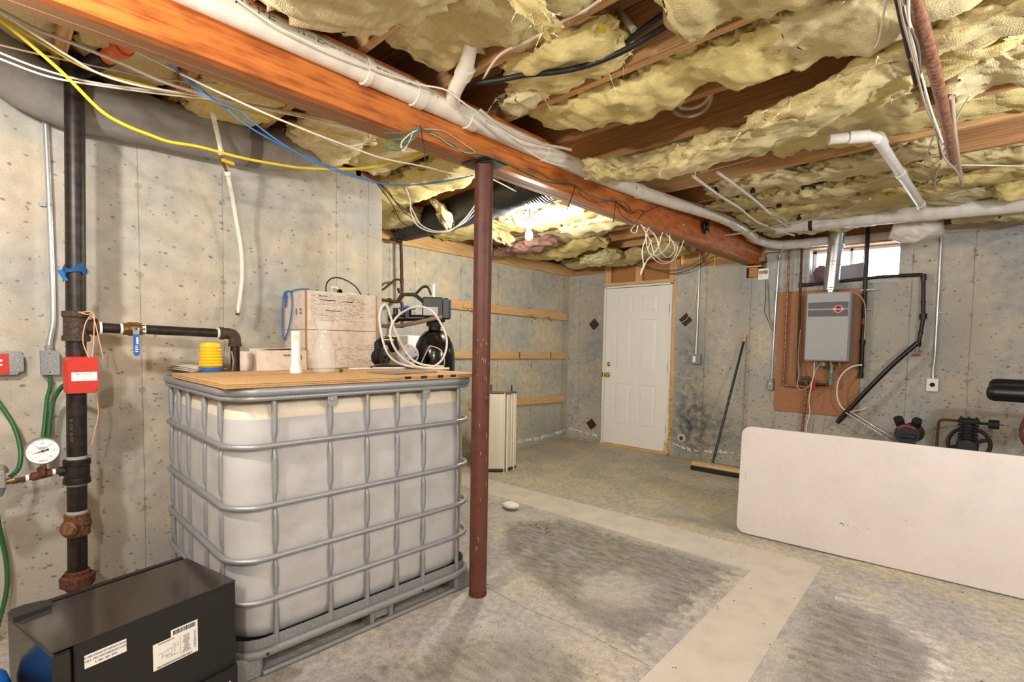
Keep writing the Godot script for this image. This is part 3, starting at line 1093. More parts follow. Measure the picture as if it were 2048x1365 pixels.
func tank_top_things() -> void:
	var top := 1.1515
	# two long white cartons against the wall
	for k in 2:
		var c := tote("carton", ["long white cardboard carton resting on the plywood, the lower of two", "long white cardboard carton with a blue lanyard, stacked uppermost"][k], "box", Vector3(-0.895, top + 0.2185 * k, -0.687))
		var g := Geo.new()
		g.box(Vector3(0.282, 0.216, 0.436), at(Vector3(0, 0.1082, 0)), 0.004)
		obj("carton_walls", g, mats.card, c)
		g = Geo.new()
		g.box(Vector3(0.010, 0.214, 0.010), at(Vector3(0.1405, 0.1082, 0.2175)), 0.003)
		g.box(Vector3(0.006, 0.214, 0.006), at(Vector3(0.1415, 0.1082, -0.2170)), 0.002)
		obj("worn_edge", g, mats.kraft, c)
		# printed rows
		g = Geo.new()
		rng.seed = 40 + k
		for r in 17:
			var y := 0.19 - r * 0.0092 if k == 0 else 0.196 - r * 0.0088
			if k == 0:
				y = 0.135 - r * 0.0066
			var z := 0.19
			while z > (-0.13 if k == 1 else -0.20):
				var l := rng.randf_range(0.006, 0.03)
				if rng.randf() < (0.62 if k == 1 else 0.5) and not (k == 0 and z > 0.06):
					g.box(Vector3(0.0006, rng.randf_range(0.0012, 0.0024), l), at(Vector3(0.1414, y, z - l / 2)))
				z -= l + rng.randf_range(0.003, 0.012)
		obj("print", g, mats.ink_grey, c)
		if k == 1:
			g = Geo.new()
			for q: Array in [[0.19, 0.12, 0.05], [0.168, 0.09, 0.10], [0.166, -0.03, 0.07], [0.11, 0.06, 0.09]]:
				g.box(Vector3(0.0007, 0.004, q[2]), at(Vector3(0.1416, q[0], q[1])))
			obj("heavy_print", g, mats.ink, c)
			g = Geo.new()
			g.lathe([Vector2(0.014, 0), Vector2(0.014, 0.001)], Transform3D(Basis(Vector3.RIGHT, PI / 2), Vector3(0.02, 0.10, 0.2182)) * Transform3D(Basis.from_scale(Vector3(0.55, 1, 1.5)), Vector3.ZERO), 16)
			g.fan(PackedVector3Array([Vector3(0.012, 0.085, 0.2192), Vector3(0.028, 0.085, 0.2192), Vector3(0.030, 0.10, 0.2192), Vector3(0.028, 0.118, 0.2192), Vector3(0.012, 0.118, 0.2192), Vector3(0.010, 0.10, 0.2192)]), false)
			g.box(Vector3(0.022, 0.012, 0.001), at(Vector3(0.075, 0.112, 0.2187)))
			g.box(Vector3(0.022, 0.012, 0.001), at(Vector3(0.078, 0.092, 0.2187)))
			obj("stamp", g, mats.ink_grey, c)
	# lanyard
	var F := tote_frame()
	var L := tote("lanyard", "blue strap lanyard hanging over the end of the upper white carton", "lanyard", Vector3(-0.79, 1.59, -0.38))
	var lp := func(a: Array) -> Array:
		var o := []
		for p: Vector3 in a:
			o.append(p - Vector3(-0.79, 1.59, -0.38))
		return o
	strand("strap", L, lp.call([Vector3(-0.74, 1.590, -0.480), Vector3(-0.80, 1.593, -0.47), Vector3(-0.88, 1.592, -0.462), Vector3(-0.93, 1.585, -0.460), Vector3(-0.97, 1.592, -0.465), Vector3(-1.01, 1.586, -0.46), Vector3(-1.035, 1.55, -0.457)]), 0.0042, mats.wire_blue)
	strand("strap", L, lp.call([Vector3(-0.93, 1.59, -0.47), Vector3(-0.99, 1.585, -0.460), Vector3(-1.03, 1.53, -0.457), Vector3(-1.045, 1.43, -0.456), Vector3(-1.04, 1.35, -0.456), Vector3(-1.015, 1.314, -0.456), Vector3(-0.975, 1.345, -0.456), Vector3(-0.93, 1.415, -0.456), Vector3(-0.906, 1.50, -0.457), Vector3(-0.917, 1.57, -0.458), Vector3(-0.94, 1.592, -0.466)]), 0.0042, mats.wire_blue)
	var g := Geo.new()
	g.box(Vector3(0.018, 0.075, 0.003), at(Vector3(-0.20, -0.055, -0.076), Vector3(0, 0, -0.25)), 0.001)
	obj("clip_tab", g, mats.blue, L)
	# on top of the cartons
	var c2 := tote("black_lead", "thin black cord arching up from the top of the stacked white cartons", "cord", Vector3(-0.90, 1.588, -0.655))
	strand("cord", c2, [Vector3(0, 0.0, 0), Vector3(0.0, 0.06, -0.005), Vector3(0.0, 0.098, -0.045), Vector3(0, 0.098, -0.11), Vector3(0, 0.062, -0.19), Vector3(0, 0.004, -0.236)], 0.0042, mats.wire_black)
	g = Geo.new()
	g.box(Vector3(0.003, 0.045, 0.05), at(Vector3(0.02, 0.0245, -0.045), Vector3(0, 0.2, 0.1)), 0.001)
	var tg := tote("paper_tag", "small white printed tag standing on the upper carton under the black cord", "tag", Vector3(-0.90, 1.588, -0.655))
	obj("tag", g, mats.paper, tg)
	g = Geo.new()
	for k in 5:
		g.box(Vector3(0.0006, 0.003, 0.03), at(Vector3(0.0222, 0.034 - k * 0.006, -0.042), Vector3(0, 0.2, 0.1)))
	obj("print", g, mats.ink_grey, tg)
	var pe := tote("pipe_offcut", "short brown pipe end lying on the upper white carton", "pipe", Vector3(-0.89, 1.6045, -0.77))
	g = Geo.new()
	g.lathe([Vector2(0.011, 0.0), Vector2(0.015, 0.0), Vector2(0.015, 0.10), Vector2(0.011, 0.10), Vector2(0.011, 0.0)], Transform3D(Basis(Vector3.BACK, -PI / 2 - 0.0) * Basis(Vector3.RIGHT, 0.3), Vector3(-0.06, 0, 0.02)), 16)
	obj("pipe_wall", g, mats.iron_fit, pe)
	var rg := tote("paper_scrap", "crumpled white paper lying behind the pipe end on the upper carton", "paper", Vector3(-0.92, 1.588, -0.83))
	g = Geo.new()
	crumple(g, Vector3(0.06, 0.028, 0.12), 31)
	obj("paper", g, mats.paper, rg)
	# bellows pump
	var p := tote("foot_pump", "yellow ribbed bellows foot pump with a blue base at the end of the plywood", "pump", Vector3(-0.76, top, -0.002))
	g = Geo.new()
	g.lathe([Vector2(0.0, 0), Vector2(0.052, 0), Vector2(0.054, 0.004), Vector2(0.054, 0.018), Vector2(0.048, 0.022), Vector2(0.0, 0.022)], Transform3D(), 28)
	obj("base", g, mats.blue, p)
	g = Geo.new()
	var prof := [Vector2(0.046, 0.022)]
	for k in 7:
		prof.append(Vector2(0.0465 - k * 0.0006, 0.024 + k * 0.0145))
		prof.append(Vector2(0.054 - k * 0.0012, 0.031 + k * 0.0145))
		prof.append(Vector2(0.0465 - k * 0.0006, 0.038 + k * 0.0145))
	prof.append_array([Vector2(0.043, 0.128), Vector2(0.040, 0.138), Vector2(0.030, 0.143), Vector2(0.0, 0.144)])
	g.lathe(prof, Transform3D(), 28)
	obj("bellows", g, mats.yellow, p)
	# folded white paper
	var fp := tote("folded_paper", "folded sheet of white paper lying over the tote corner by the yellow pump", "paper", Vector3(-0.93, 1.137, 0.03))
	g = Geo.new()
	for k in 3:
		var s := smooth([Vector3(0.20, 0.016 + 0.006 * k, -0.02), Vector3(0.05, 0.02 + 0.006 * k, 0.0), Vector3(-0.12, 0.018 + 0.008 * k, 0.01), Vector3(-0.26, 0.010 + 0.012 * k, 0.03)], 6)
		var P := PackedVector3Array()
		for q in s:
			P.append(q + Vector3(0, 0, -0.06 - 0.01 * k))
			P.append(q + Vector3(0, 0.006, 0.0))
			P.append(q + Vector3(0, 0.0, 0.075 - 0.012 * k))
		g.grid(P, s.size(), 3, false)
	obj("sheets", g, mats.paper, fp)
	# torn white carton with its flap bent back
	var tb := tote("torn_carton", "torn small white cardboard carton lying behind the white plastic tube", "box", Vector3(-0.74, top, -0.315))
	g = Geo.new()
	g.box(Vector3(0.10, 0.002, 0.255), at(Vector3(0, 0.0015, 0)))
	g.box(Vector3(0.003, 0.104, 0.255), at(Vector3(0.05, 0.053, 0), Vector3(0, 0, 0.03)))
	g.box(Vector3(0.003, 0.112, 0.255), at(Vector3(-0.05, 0.056, 0)))
	g.box(Vector3(0.085, 0.003, 0.22), at(Vector3(-0.008, 0.112, -0.02), Vector3(0.05, 0, 0.08)))
	g.box(Vector3(0.10, 0.09, 0.003), at(Vector3(0, 0.046, -0.126)))
	obj("carton_walls", g, mats.card, tb)
	g = Geo.new()
	crumple(g, Vector3(0.085, 0.08, 0.06), 8)
	obj("packing", g, mats.kraft, tb, at(Vector3(0, 0.002, 0.07)))
	text("lettering", "MODEL-A  4", 0.008, mats.ink, tb, Transform3D(Basis(Vector3.UP, PI / 2), Vector3(0.0535, 0.078, -0.035)), "Droid Sans", true)
	g = Geo.new()
	g.box(Vector3(0.0006, 0.026, 0.014), at(Vector3(0.0526, 0.066, -0.094)))
	obj("mark", g, mats.ink_grey, tb)
	var fl := tote("carton_flap", "bent white cardboard flap standing between the black pipe and the torn carton", "cardboard", Vector3(-0.78, top, -0.125))
	g = Geo.new()
	var fpts := [Vector3(0.02, 0, 0.03), Vector3(0.0, 0, 0.0), Vector3(0.028, 0, -0.035), Vector3(0.01, 0, -0.07)]
	var FP := PackedVector3Array()
	for q in smooth(fpts, 5):
		FP.append(q)
		FP.append(q + Vector3(0.004, 0.05, -0.004))
		FP.append(q + Vector3(-0.004, 0.098, 0.0))
	g.grid(FP, FP.size() / 3, 3, false)
	var thick := PackedVector3Array()
	for q in FP:
		thick.append(q - Vector3(0.003, 0, 0))
	g.grid(thick, FP.size() / 3, 3, false, true)
	obj("flap", g, mats.card, fl)
	# white tube
	var wt := tote("plastic_tube", "slim white plastic tube with a flared foot standing on the plywood", "tube", Vector3(-0.41, top, -0.267))
	g = Geo.new()
	g.lathe([Vector2(0, 0), Vector2(0.024, 0), Vector2(0.027, 0.003), Vector2(0.0275, 0.03), Vector2(0.021, 0.045), Vector2(0.0205, 0.20), Vector2(0.019, 0.202), Vector2(0.0, 0.202)], Transform3D(), 24)
	obj("tube_wall", g, mats.label_white, wt)
	g = Geo.new()
	g.box(Vector3(0.001, 0.020, 0.014), at(Vector3(0.0198, 0.17, 0.008), Vector3(0, -0.4, 0)))
	obj("yellow_sticker", g, mat(c8(228, 212, 150), 0.7), wt)
	# carafe
	var cf := tote("glass_carafe", "clear glass carafe with a flared neck standing in front of the white cartons", "carafe", Vector3(-0.43, top, -0.415))
	var glass := mat(Color(0.93, 0.94, 0.93, 0.20), 0.03)
	glass.transparency = BaseMaterial3D.TRANSPARENCY_ALPHA
	mats.glass = glass
	g = Geo.new()
	g.lathe([Vector2(0.0, 0.003), Vector2(0.044, 0.0), Vector2(0.051, 0.006), Vector2(0.055, 0.03), Vector2(0.057, 0.085), Vector2(0.052, 0.12), Vector2(0.040, 0.155), Vector2(0.0305, 0.185), Vector2(0.0300, 0.20), Vector2(0.038, 0.225), Vector2(0.048, 0.256)], Transform3D(), 36)
	obj("glass_wall", g, glass, cf)
	g = Geo.new()
	g.torus(Transform3D(Basis(Vector3.RIGHT, PI / 2), Vector3(0, 0.256, 0)), 0.048, 0.0012, 36, 6)
	g.torus(Transform3D(Basis(Vector3.RIGHT, PI / 2), Vector3(0, 0.192, 0)), 0.0302, 0.0010, 36, 6)
	g.torus(Transform3D(Basis(Vector3.RIGHT, PI / 2), Vector3(0, 0.004, 0)), 0.046, 0.0018, 36, 6)
	obj("rim", g, mat(c8(214, 212, 206), 0.1, 0.2), cf)
	# marble
	g = Geo.new()
	g.ball(Vector3.ZERO, Vector3.ONE * 0.011, 16)
	var mb := obj("glass_marble", g, mat(c8(74, 88, 52), 0.15), null, F * at(Vector3(-0.39, top + 0.011, -0.485)))
	tag(mb, "small dark green marble lying at the foot of the glass carafe", "marble")
	# flat dark booklet
	var bk := tote("booklet", "flat grey booklet lying on the plywood near the white hose", "booklet", Vector3(-0.22, top, -0.74), 0.12)
	g = Geo.new()
	g.box(Vector3(0.20, 0.004, 0.30), at(Vector3(0, 0.0025, 0)), 0.001)
	g.box(Vector3(0.19, 0.003, 0.29), at(Vector3(0.004, 0.006, -0.004), Vector3(0, 0.06, 0)), 0.001)
	obj("pages", g, mat(c8(150, 136, 122), 0.7), bk)
	# coil of white hose standing on edge
	var ho := tote("white_hose", "coil of white plastic hose standing in loops on the plywood", "hose", Vector3(-0.42, top, -0.95))
	var off := Vector3(-0.42, top, -0.95)
	var pts := []
	for q: Vector3 in [Vector3(-0.56, 1.158, -0.62), Vector3(-0.56, 1.158, -0.80), Vector3(-0.46, 1.159, -1.05), Vector3(-0.42, 1.165, -1.16), Vector3(-0.45, 1.18, -1.02), Vector3(-0.45, 1.237, -0.925), Vector3(-0.45, 1.377, -0.839), Vector3(-0.45, 1.497, -0.793), Vector3(-0.45, 1.508, -0.762), Vector3(-0.45, 1.429, -0.740), Vector3(-0.45, 1.265, -0.781), Vector3(-0.44, 1.19, -0.86), Vector3(-0.42, 1.160, -1.0), Vector3(-0.40, 1.172, -1.08), Vector3(-0.40, 1.231, -1.150), Vector3(-0.40, 1.342, -1.165), Vector3(-0.40, 1.472, -1.08), Vector3(-0.40, 1.514, -0.965), Vector3(-0.40, 1.459, -0.832), Vector3(-0.40, 1.361, -0.775), Vector3(-0.40, 1.255, -0.82), Vector3(-0.39, 1.18, -0.92), Vector3(-0.38, 1.160, -1.03), Vector3(-0.34, 1.158, -1.14)]:
		pts.append(q - off)
	strand("hose", ho, pts, 0.0062, mat(c8(236, 230, 220), 0.35), 7, 10)

func crumple(g: Geo, size: Vector3, seed_: int) -> void:
	var f := FastNoiseLite.new()
	f.seed = seed_
	f.frequency = 1.4
	f.noise_type = FastNoiseLite.TYPE_CELLULAR
	var P := PackedVector3Array()
	for i in 15:
		var t := -PI / 2 + PI * i / 14
		for s in 20:
			var a := -TAU * s / 20
			var u := Vector3(cos(t) * cos(a), sin(t), cos(t) * sin(a))
			var k := 0.86 + 0.28 * f.get_noise_3dv(u * 1.5)
			P.append(Vector3(u.x * size.x / 2 * k, (u.y * k + 0.9) * size.y / 2, u.z * size.z / 2 * k))
	g.grid(P, 15, 20, true)

func fridge() -> void:
	# top face corners measured: front edge runs along local x
	var a := Vector3(-1.737, 0, -0.163)
	var b := Vector3(-1.825, 0, -0.64)
	var turn := atan2(-(b - a).z, (b - a).x)
	var f := thing("mini_fridge", "small black refrigerator standing in front of the liquid tote", "fridge", a, turn)
	var L := a.distance_to(b)
	var D := 0.352
	var H := 0.48
	var g := Geo.new()
	g.box(Vector3(L - 0.045, H - 0.055, D), at(Vector3(0.045 + (L - 0.045) / 2, (H - 0.055) / 2 + 0.055, -D / 2)), 0.004)
	obj("cabinet", g, mats.fridge, f)
	g = Geo.new()
	g.box(Vector3(L + 0.002, 0.006, D - 0.03), at(Vector3(L / 2, H + 0.003, -D / 2 + 0.015)), 0.002)
	obj("top_panel", g, mats.fridge_top, f)
	g = Geo.new()
	g.box(Vector3(L - 0.03, 0.010, 0.022), at(Vector3(L / 2 + 0.01, H + 0.004, -D + 0.012)), 0.003)
	obj("rear_trim", g, mats.black, f)
	g = Geo.new()
	g.box(Vector3(0.042, H - 0.02, D), at(Vector3(0.021, H / 2 + 0.005, -D / 2)), 0.006)
	obj("door", g, mats.fridge_door, f)
	g = Geo.new()
	g.prism(PackedVector2Array([Vector2(-0.012, 0.0), Vector2(0.075, 0.006), Vector2(0.082, 0.03), Vector2(0.07, 0.06), Vector2(0.03, 0.075), Vector2(0.0, 0.07), Vector2(-0.012, 0.05)]), 0.014, Transform3D(Basis(Vector3.RIGHT, -PI / 2), Vector3(0.005, H + 0.006, -D + 0.085)))
	obj("hinge_cover", g, mats.black, f)
	g = Geo.new()
	g.box(Vector3(0.16, 0.14, 0.02), at(Vector3(L - 0.085, 0.125, 0.001)), 0.0)
	obj("compressor_recess", g, mats.black, f)
	g = Geo.new()
	g.torus(at(Vector3(L - 0.10, 0.10, 0.014)), 0.03, 0.003, 20, 6)
	g.tube(smooth([Vector3(L - 0.15, 0.07, 0.014), Vector3(L - 0.09, 0.12, 0.018), Vector3(L - 0.03, 0.15, 0.014)], 6), 0.003, 6)
	obj("compressor_tube", g, mats.steel, f)
	for x: float in [0.06, L - 0.04]:
		for z: float in [-0.04, -D + 0.04]:
			g = Geo.new()
			g.lathe([Vector2(0, 0), Vector2(0.016, 0), Vector2(0.018, 0.01), Vector2(0.018, 0.056), Vector2(0, 0.056)], at(Vector3(x, 0, z)), 12)
			obj("foot", g, mats.black, f)
	# stickers on the long side
	g = Geo.new()
	g.box(Vector3(0.098, 0.037, 0.0008), at(Vector3(0.115, 0.422, 0.0006)))
	var s := obj("service_sticker", g, mats.label_white, f)
	for k in 3:
		text("lettering", ["IN THE EVENT OF SERVICE NEEDS", "CALL THE CUSTOMER HOT LINE", "1 - 800 - 320 - 0976"][k], 0.0052, mats.ink, s, at(Vector3(0.115, 0.433 - 0.0105 * k, 0.0012)), "Droid Serif", true, 0.86)
	g = Geo.new()
	g.box(Vector3(0.128, 0.082, 0.0008), at(Vector3(0.295, 0.344, 0.0006)))
	g.box(Vector3(0.078, 0.030, 0.0008), at(Vector3(0.320, 0.392, 0.0005)))
	s = obj("rating_sticker", g, mats.label_white, f)
	text("lettering", "FREE STANDING INSTALLATION ONLY", 0.0058, mats.ink, s, at(Vector3(0.29, 0.3085, 0.0012)), "Droid Sans", true, 0.72)
	text("lettering", "REFRIGERATOR", 0.0042, mats.ink, s, at(Vector3(0.268, 0.3795, 0.0012)), "Droid Sans", true, 1.1)
	g = Geo.new()
	rng.seed = 9
	var x := 0.288
	while x < 0.352:
		var w := rng.randf_range(0.0006, 0.0022)
		g.box(Vector3(w, 0.014, 0.0004), at(Vector3(x, 0.396, 0.0011)))
		x += w + rng.randf_range(0.0006, 0.0016)
	for k in 13:
		g.box(Vector3(rng.randf_range(0.012, 0.026), 0.0016, 0.0004), at(Vector3(0.325, 0.374 - k * 0.0044, 0.0011)))
		g.box(Vector3(rng.randf_range(0.004, 0.009), 0.0016, 0.0004), at(Vector3(0.350, 0.374 - k * 0.0044, 0.0011)))
	for k in 7:
		g.box(Vector3(rng.randf_range(0.01, 0.03), 0.0009, 0.0004), at(Vector3(rng.randf_range(0.25, 0.295), rng.randf_range(0.325, 0.368), 0.0011)))
		g.box(Vector3(0.0009, rng.randf_range(0.006, 0.02), 0.0004), at(Vector3(rng.randf_range(0.245, 0.30), rng.randf_range(0.330, 0.362), 0.0011)))
	g.box(Vector3(0.0006, 0.058, 0.0004), at(Vector3(0.307, 0.347, 0.0011)))
	obj("print", g, mats.ink, s)
	# blue jug whose shoulder shows past the fridge door
	var j := thing("blue_jug", "glossy blue plastic jug standing in front of the fridge door", "jug", Vector3(-2.02, 0, -0.005), 0.2)
	g = Geo.new()
	g.lathe([Vector2(0, 0), Vector2(0.085, 0), Vector2(0.095, 0.012), Vector2(0.097, 0.30), Vector2(0.088, 0.335), Vector2(0.055, 0.365), Vector2(0.028, 0.375), Vector2(0.026, 0.395), Vector2(0, 0.396)], Transform3D(), 28)
	obj("jug_body", g, mat(c8(34, 110, 196), 0.18), j)
	g = Geo.new()
	g.lathe([Vector2(0.031, 0.392), Vector2(0.031, 0.42), Vector2(0.0, 0.422)], Transform3D(), 20)
	obj("cap", g, mats.label_white, j)

func table() -> void:
	# folding table standing on its long edge
	var a := Vector3(-1.148, 0.006, -3.70)
	var t := thing("folding_table", "white plastic folding table standing on its long edge across the floor", "table", a, 0.0372)
	var W := 1.83
	var Hh := 0.75
	var lean := -0.07
	var poly := PackedVector2Array()
	for c: Array in [[0.06, 0.06, PI], [W - 0.06, 0.06, PI * 1.5], [W - 0.06, Hh - 0.06, 0.0], [0.06, Hh - 0.06, PI / 2]]:
		for k in 7:
			var an: float = c[2] + PI / 2 * k / 6
			poly.append(Vector2(c[0] + cos(an) * 0.06, c[1] + sin(an) * 0.06))
	var xf := Transform3D(Basis(Vector3.RIGHT, lean), Vector3.ZERO)
	var g := Geo.new()
	g.prism(poly, 0.036, xf * at(Vector3(0, 0, -0.038)))
	var inner := PackedVector2Array()
	for p in poly:
		inner.append((p - Vector2(W / 2, Hh / 2)) * Vector2((W - 0.008) / W, (Hh - 0.008) / Hh) + Vector2(W / 2, Hh / 2))
	g.prism(inner, 0.004, xf * at(Vector3(0, 0, -0.0025)))
	obj("tabletop", g, mats.table_top, t)
	g = Geo.new()
	g.box(Vector3(0.012, 0.062, 0.001), xf * at(Vector3(0.043, 0.40, 0.0018)))
	obj("edge_sticker", g, mat(c8(214, 200, 186), 0.6), t)
	g = Geo.new()
	for q: Array in [[0.62, 0.205, 0.022, 0.006], [0.632, 0.198, 0.004, 0.014], [0.655, 0.202, 0.006, 0.006], [0.688, 0.198, 0.006, 0.004], [0.70, 0.192, 0.004, 0.004], [0.757, 0.205, 0.005, 0.004], [0.94, 0.30, 0.004, 0.006]]:
		g.ball(xf * Vector3(q[0], q[1], 0.0016), Vector3(q[2] / 2, q[3] / 2, 0.0006), 8)
	obj("chip_mark", g, mats.ink, t)
	for x: float in [0.12, W - 0.12]:
		g = Geo.new()
		g.tube(fillet([Vector3(x, 0.70, -0.05), Vector3(x, 0.70, -0.075), Vector3(x, 0.05, -0.075), Vector3(x, 0.05, -0.05)], 0.02), 0.0125, 8)
		g.tube(PackedVector3Array([Vector3(x, 0.375, -0.075), Vector3(x + (0.5 if x < 1 else -0.5), 0.375, -0.06)]), 0.010, 8)
		obj("folded_leg", g, mats.zinc_dull, t, xf)

# a point of the framing: u along the joists, v square to them, both measured from the pivot
func jp(x: float, y: float, z: float) -> Vector3:
	return Vector3(x, y, z + (x + 1.2) * 0.0437)

func ceiling() -> void:
	var c := struct("ceiling")
	var g := Geo.new()
	g.box(Vector3(6.4, 0.02, 7.9), at(Vector3(-1.45, 2.69, -2.45)))
	obj("subfloor", g, mats.joist2, c)
	var zs := []
	for k in range(-6, 10):
		zs.append(-1.909 - 0.4085 * k)
	var i := 0
	for z: float in zs:
		var a := jp(-4.3, JY + 0.1175, z)
		var b := jp(1.55, JY + 0.1175, z)
		if a.z < -6.0 or b.z > 1.15:
			continue
		var x0 := -3.2 if a.z > -2.0 else -4.3
		board("joist", c, jp(x0, JY + 0.1175, z), b, 0.235, 0.038, mats["joist%d" % (i % 4)], 0.002)
		i += 1
	# plates and band boards on top of the walls
	board("sill_plate", c, Vector3(-3.12, 2.42, -2.04), Vector3(-3.12, 2.42, 1.06), 0.04, 0.14, mats.joist3)
	board("rim_board", c, Vector3(-3.20, 2.56, -2.04), Vector3(-3.20, 2.56, 1.06), 0.24, 0.04, mats.joist3)
	board("sill_plate", c, Vector3(-4.16, 2.315, -6.1), Vector3(-4.16, 2.315, -1.75), 0.13, 0.14, mats.pale)
	board("rim_board", c, Vector3(-4.22, 2.53, -6.1), Vector3(-4.22, 2.53, -1.75), 0.30, 0.04, mats.joist1)
	board("rim_board", c, Vector3(-4.3, 2.535, -5.93), Vector3(1.4, 2.535, -5.93), 0.31, 0.04, mats.joist1)
	board("sill_plate", c, Vector3(-4.13, 2.275, -5.90), Vector3(-3.57, 2.275, -5.90), 0.045, 0.16, mats.joist1)
	board("rim_board", c, Vector3(-4.13, 2.37, -5.92), Vector3(-3.57, 2.37, -5.92), 0.15, 0.06, mats.joist0)
	board("sill_plate", c, Vector3(-2.58, 2.25, -5.89), Vector3(-1.62, 2.25, -5.89), 0.045, 0.16, mats.joist1)
	board("rim_board", c, Vector3(-2.58, 2.36, -5.91), Vector3(-1.60, 2.36, -5.91), 0.18, 0.06, mats.pale)
	board("rim_board", c, Vector3(-4.3, 2.48, -1.86), Vector3(-3.05, 2.48, -1.86), 0.42, 0.04, mats.joist1)
	board("sill_plate", c, Vector3(-1.62, 2.345, -5.87), Vector3(1.4, 2.38, -5.87), 0.07, 0.16, mats.white_wood)
	# built-up beam
	var b0 := Vector3(-1.862, 0, 1.2)
	var bm := thing("support_beam", "orange-stained built-up timber beam carrying the joists above the red post", "beam", Vector3(-1.935, 2.195, 1.06), 0.0)
	for k in 3:
		var o := Vector3(0.0445 * (k - 1), 0.1215, 0)
		var dir := Vector3(0.193, 0, -6.98)
		var m: Material = mats.beam if k == 2 else mats.beam_edge
		board("ply", bm, o + Vector3(0, 0.0006 * (k % 2), 0), o + dir + Vector3(0, 0.0006 * (k % 2), 0), 0.243, 0.0435, m, 0.0015)
	for k in 2:
		g = Geo.new()
	# steel post
	var p := thing("steel_post", "round red-brown steel post with scraped paint standing under the beam", "post", Vector3(-1.835, 0, -1.815))
	g = Geo.new()
	g.cyl(Vector3(0, 0.0, 0), Vector3(0.028, 2.186, 0.02), 0.0455, 32)
	obj("shaft", g, mats.post, p)
	g = Geo.new()
	g.box(Vector3(0.16, 0.007, 0.16), at(Vector3(0.03, 2.1895, 0.02), Vector3(0, 0.03, 0)), 0.001)
	g.box(Vector3(0.09, 0.006, 0.02), at(Vector3(0.085, 2.183, 0.05), Vector3(0, 0.3, 0)), 0.001)
	obj("cap_plate", g, mats.iron, p)
	g = Geo.new()
	rng.seed = 14
	for k in 26:
		var y := rng.randf_range(0.95, 1.33) if k < 16 else rng.randf_range(0.1, 0.9)
		var an := rng.randf_range(-0.3, 1.2)
		var q := Vector3(cos(an) * 0.0456 + y * 0.0128, y, sin(an) * 0.0456 + y * 0.009)
		g.ball(q, Vector3(0.0016, rng.randf_range(0.004, 0.018), 0.0016), 6)
	var sc := obj("paint_scrape", g, mat(c8(196, 140, 110), 0.9), p)
	sc.set_meta("kind", "stuff")
	g = Geo.new()
	g.lathe([Vector2(0.0462, 0.0), Vector2(0.0468, 0.012), Vector2(0.0462, 0.03)], Transform3D(), 28)
	obj("rust_foot", g, mats.rust, p)
	# drain pipe along the beam
	var pv := thing("drain_pipe", "white plastic drain pipe running along the side of the orange beam", "pipe", Vector3(-1.80, 2.352, 1.0))
	var A := [Vector3(0.0, 0.0, 0.0), Vector3(0.055, 0.006, -3.65), Vector3(0.215, 0.05, -5.4), Vector3(0.21, 0.04, -6.3)]
	g = Geo.new()
	g.tube(smooth(A, 10), 0.0445, 24)
	obj("pipe_wall", g, mats.pvc, pv)
	var ax := func(z: float) -> Vector3:
		var s := smooth(A, 10)
		for k in s.size() - 1:
			if s[k + 1].z <= z:
				return s[k].lerp(s[k + 1], (s[k].z - z) / (s[k].z - s[k + 1].z))
		return s[s.size() - 1]
	for q: Array in [[-2.115, 0.022, 0.0505], [-2.36, 0.05, 0.0505], [-2.66, 0.05, 0.0505], [-3.22, 0.055, 0.049], [-3.62, 0.03, 0.0505], [-4.20, 0.03, 0.050], [-5.75, 0.04, 0.050]]:
		g = Geo.new()
		var m0: Vector3 = ax.call(q[0] + q[1] / 2)
		var m1: Vector3 = ax.call(q[0] - q[1] / 2)
		g.cyl(m0, m1, q[2], 28)
		obj("coupling", g, mats.pvc, pv)
	g = Geo.new()
	g.tube(fillet([ax.call(-2.56), Vector3(0.10, 0.03, -2.49), Vector3(0.22, 0.075, -2.455), Vector3(0.36, 0.135, -2.36), Vector3(0.42, 0.30, -2.33)], 0.05), 0.031, 20)
	obj("wye_branch", g, mats.pvc, pv)
	g = Geo.new()
	g.cyl(Vector3(0.19, 0.066, -2.465), Vector3(0.235, 0.084, -2.449), 0.037, 22)
	obj("coupling", g, mats.pvc, pv)
	var px := func(z: float) -> Transform3D:
		var o: Vector3 = ax.call(z)
		var e: Vector3 = ax.call(z - 0.1)
		var x := (e - o).normalized()
		var zz := Vector3(1, 0, 0)
		zz = (zz - x * zz.dot(x)).normalized()
		# letters read along the pipe, towards the far end, seen from the east
		return Transform3D(Basis(x, zz.cross(x), zz), o)
	for q: Array in [["E PIPE  N/E", -1.56, 0.026, 0.30, 1.6], ["4300 3\" IPS SCH 40 CHEM DECOSEAL CORE PVC-ASTM F-1-96 DWV  PVC", -1.86, 0.009, 0.18, 1.0], ["NOT FOR PRESSURE  IPS 3 IN 40-20-85  W", -2.135, 0.010, 0.14, 1.0], ["RIVERS", -2.72, 0.014, -0.05, 1.0], ["CHARLOTTE PIPE", -3.54, 0.014, 0.25, 1.6], ["CHARLOTTE PIPE   SCH 40", -4.45, 0.010, 0.25, 1.3]]:
		pipe_text("lettering", q[0], q[2], 0.0445, q[3], mats.ink, pv, px.call(q[1]), "Droid Sans Mono", q[4])

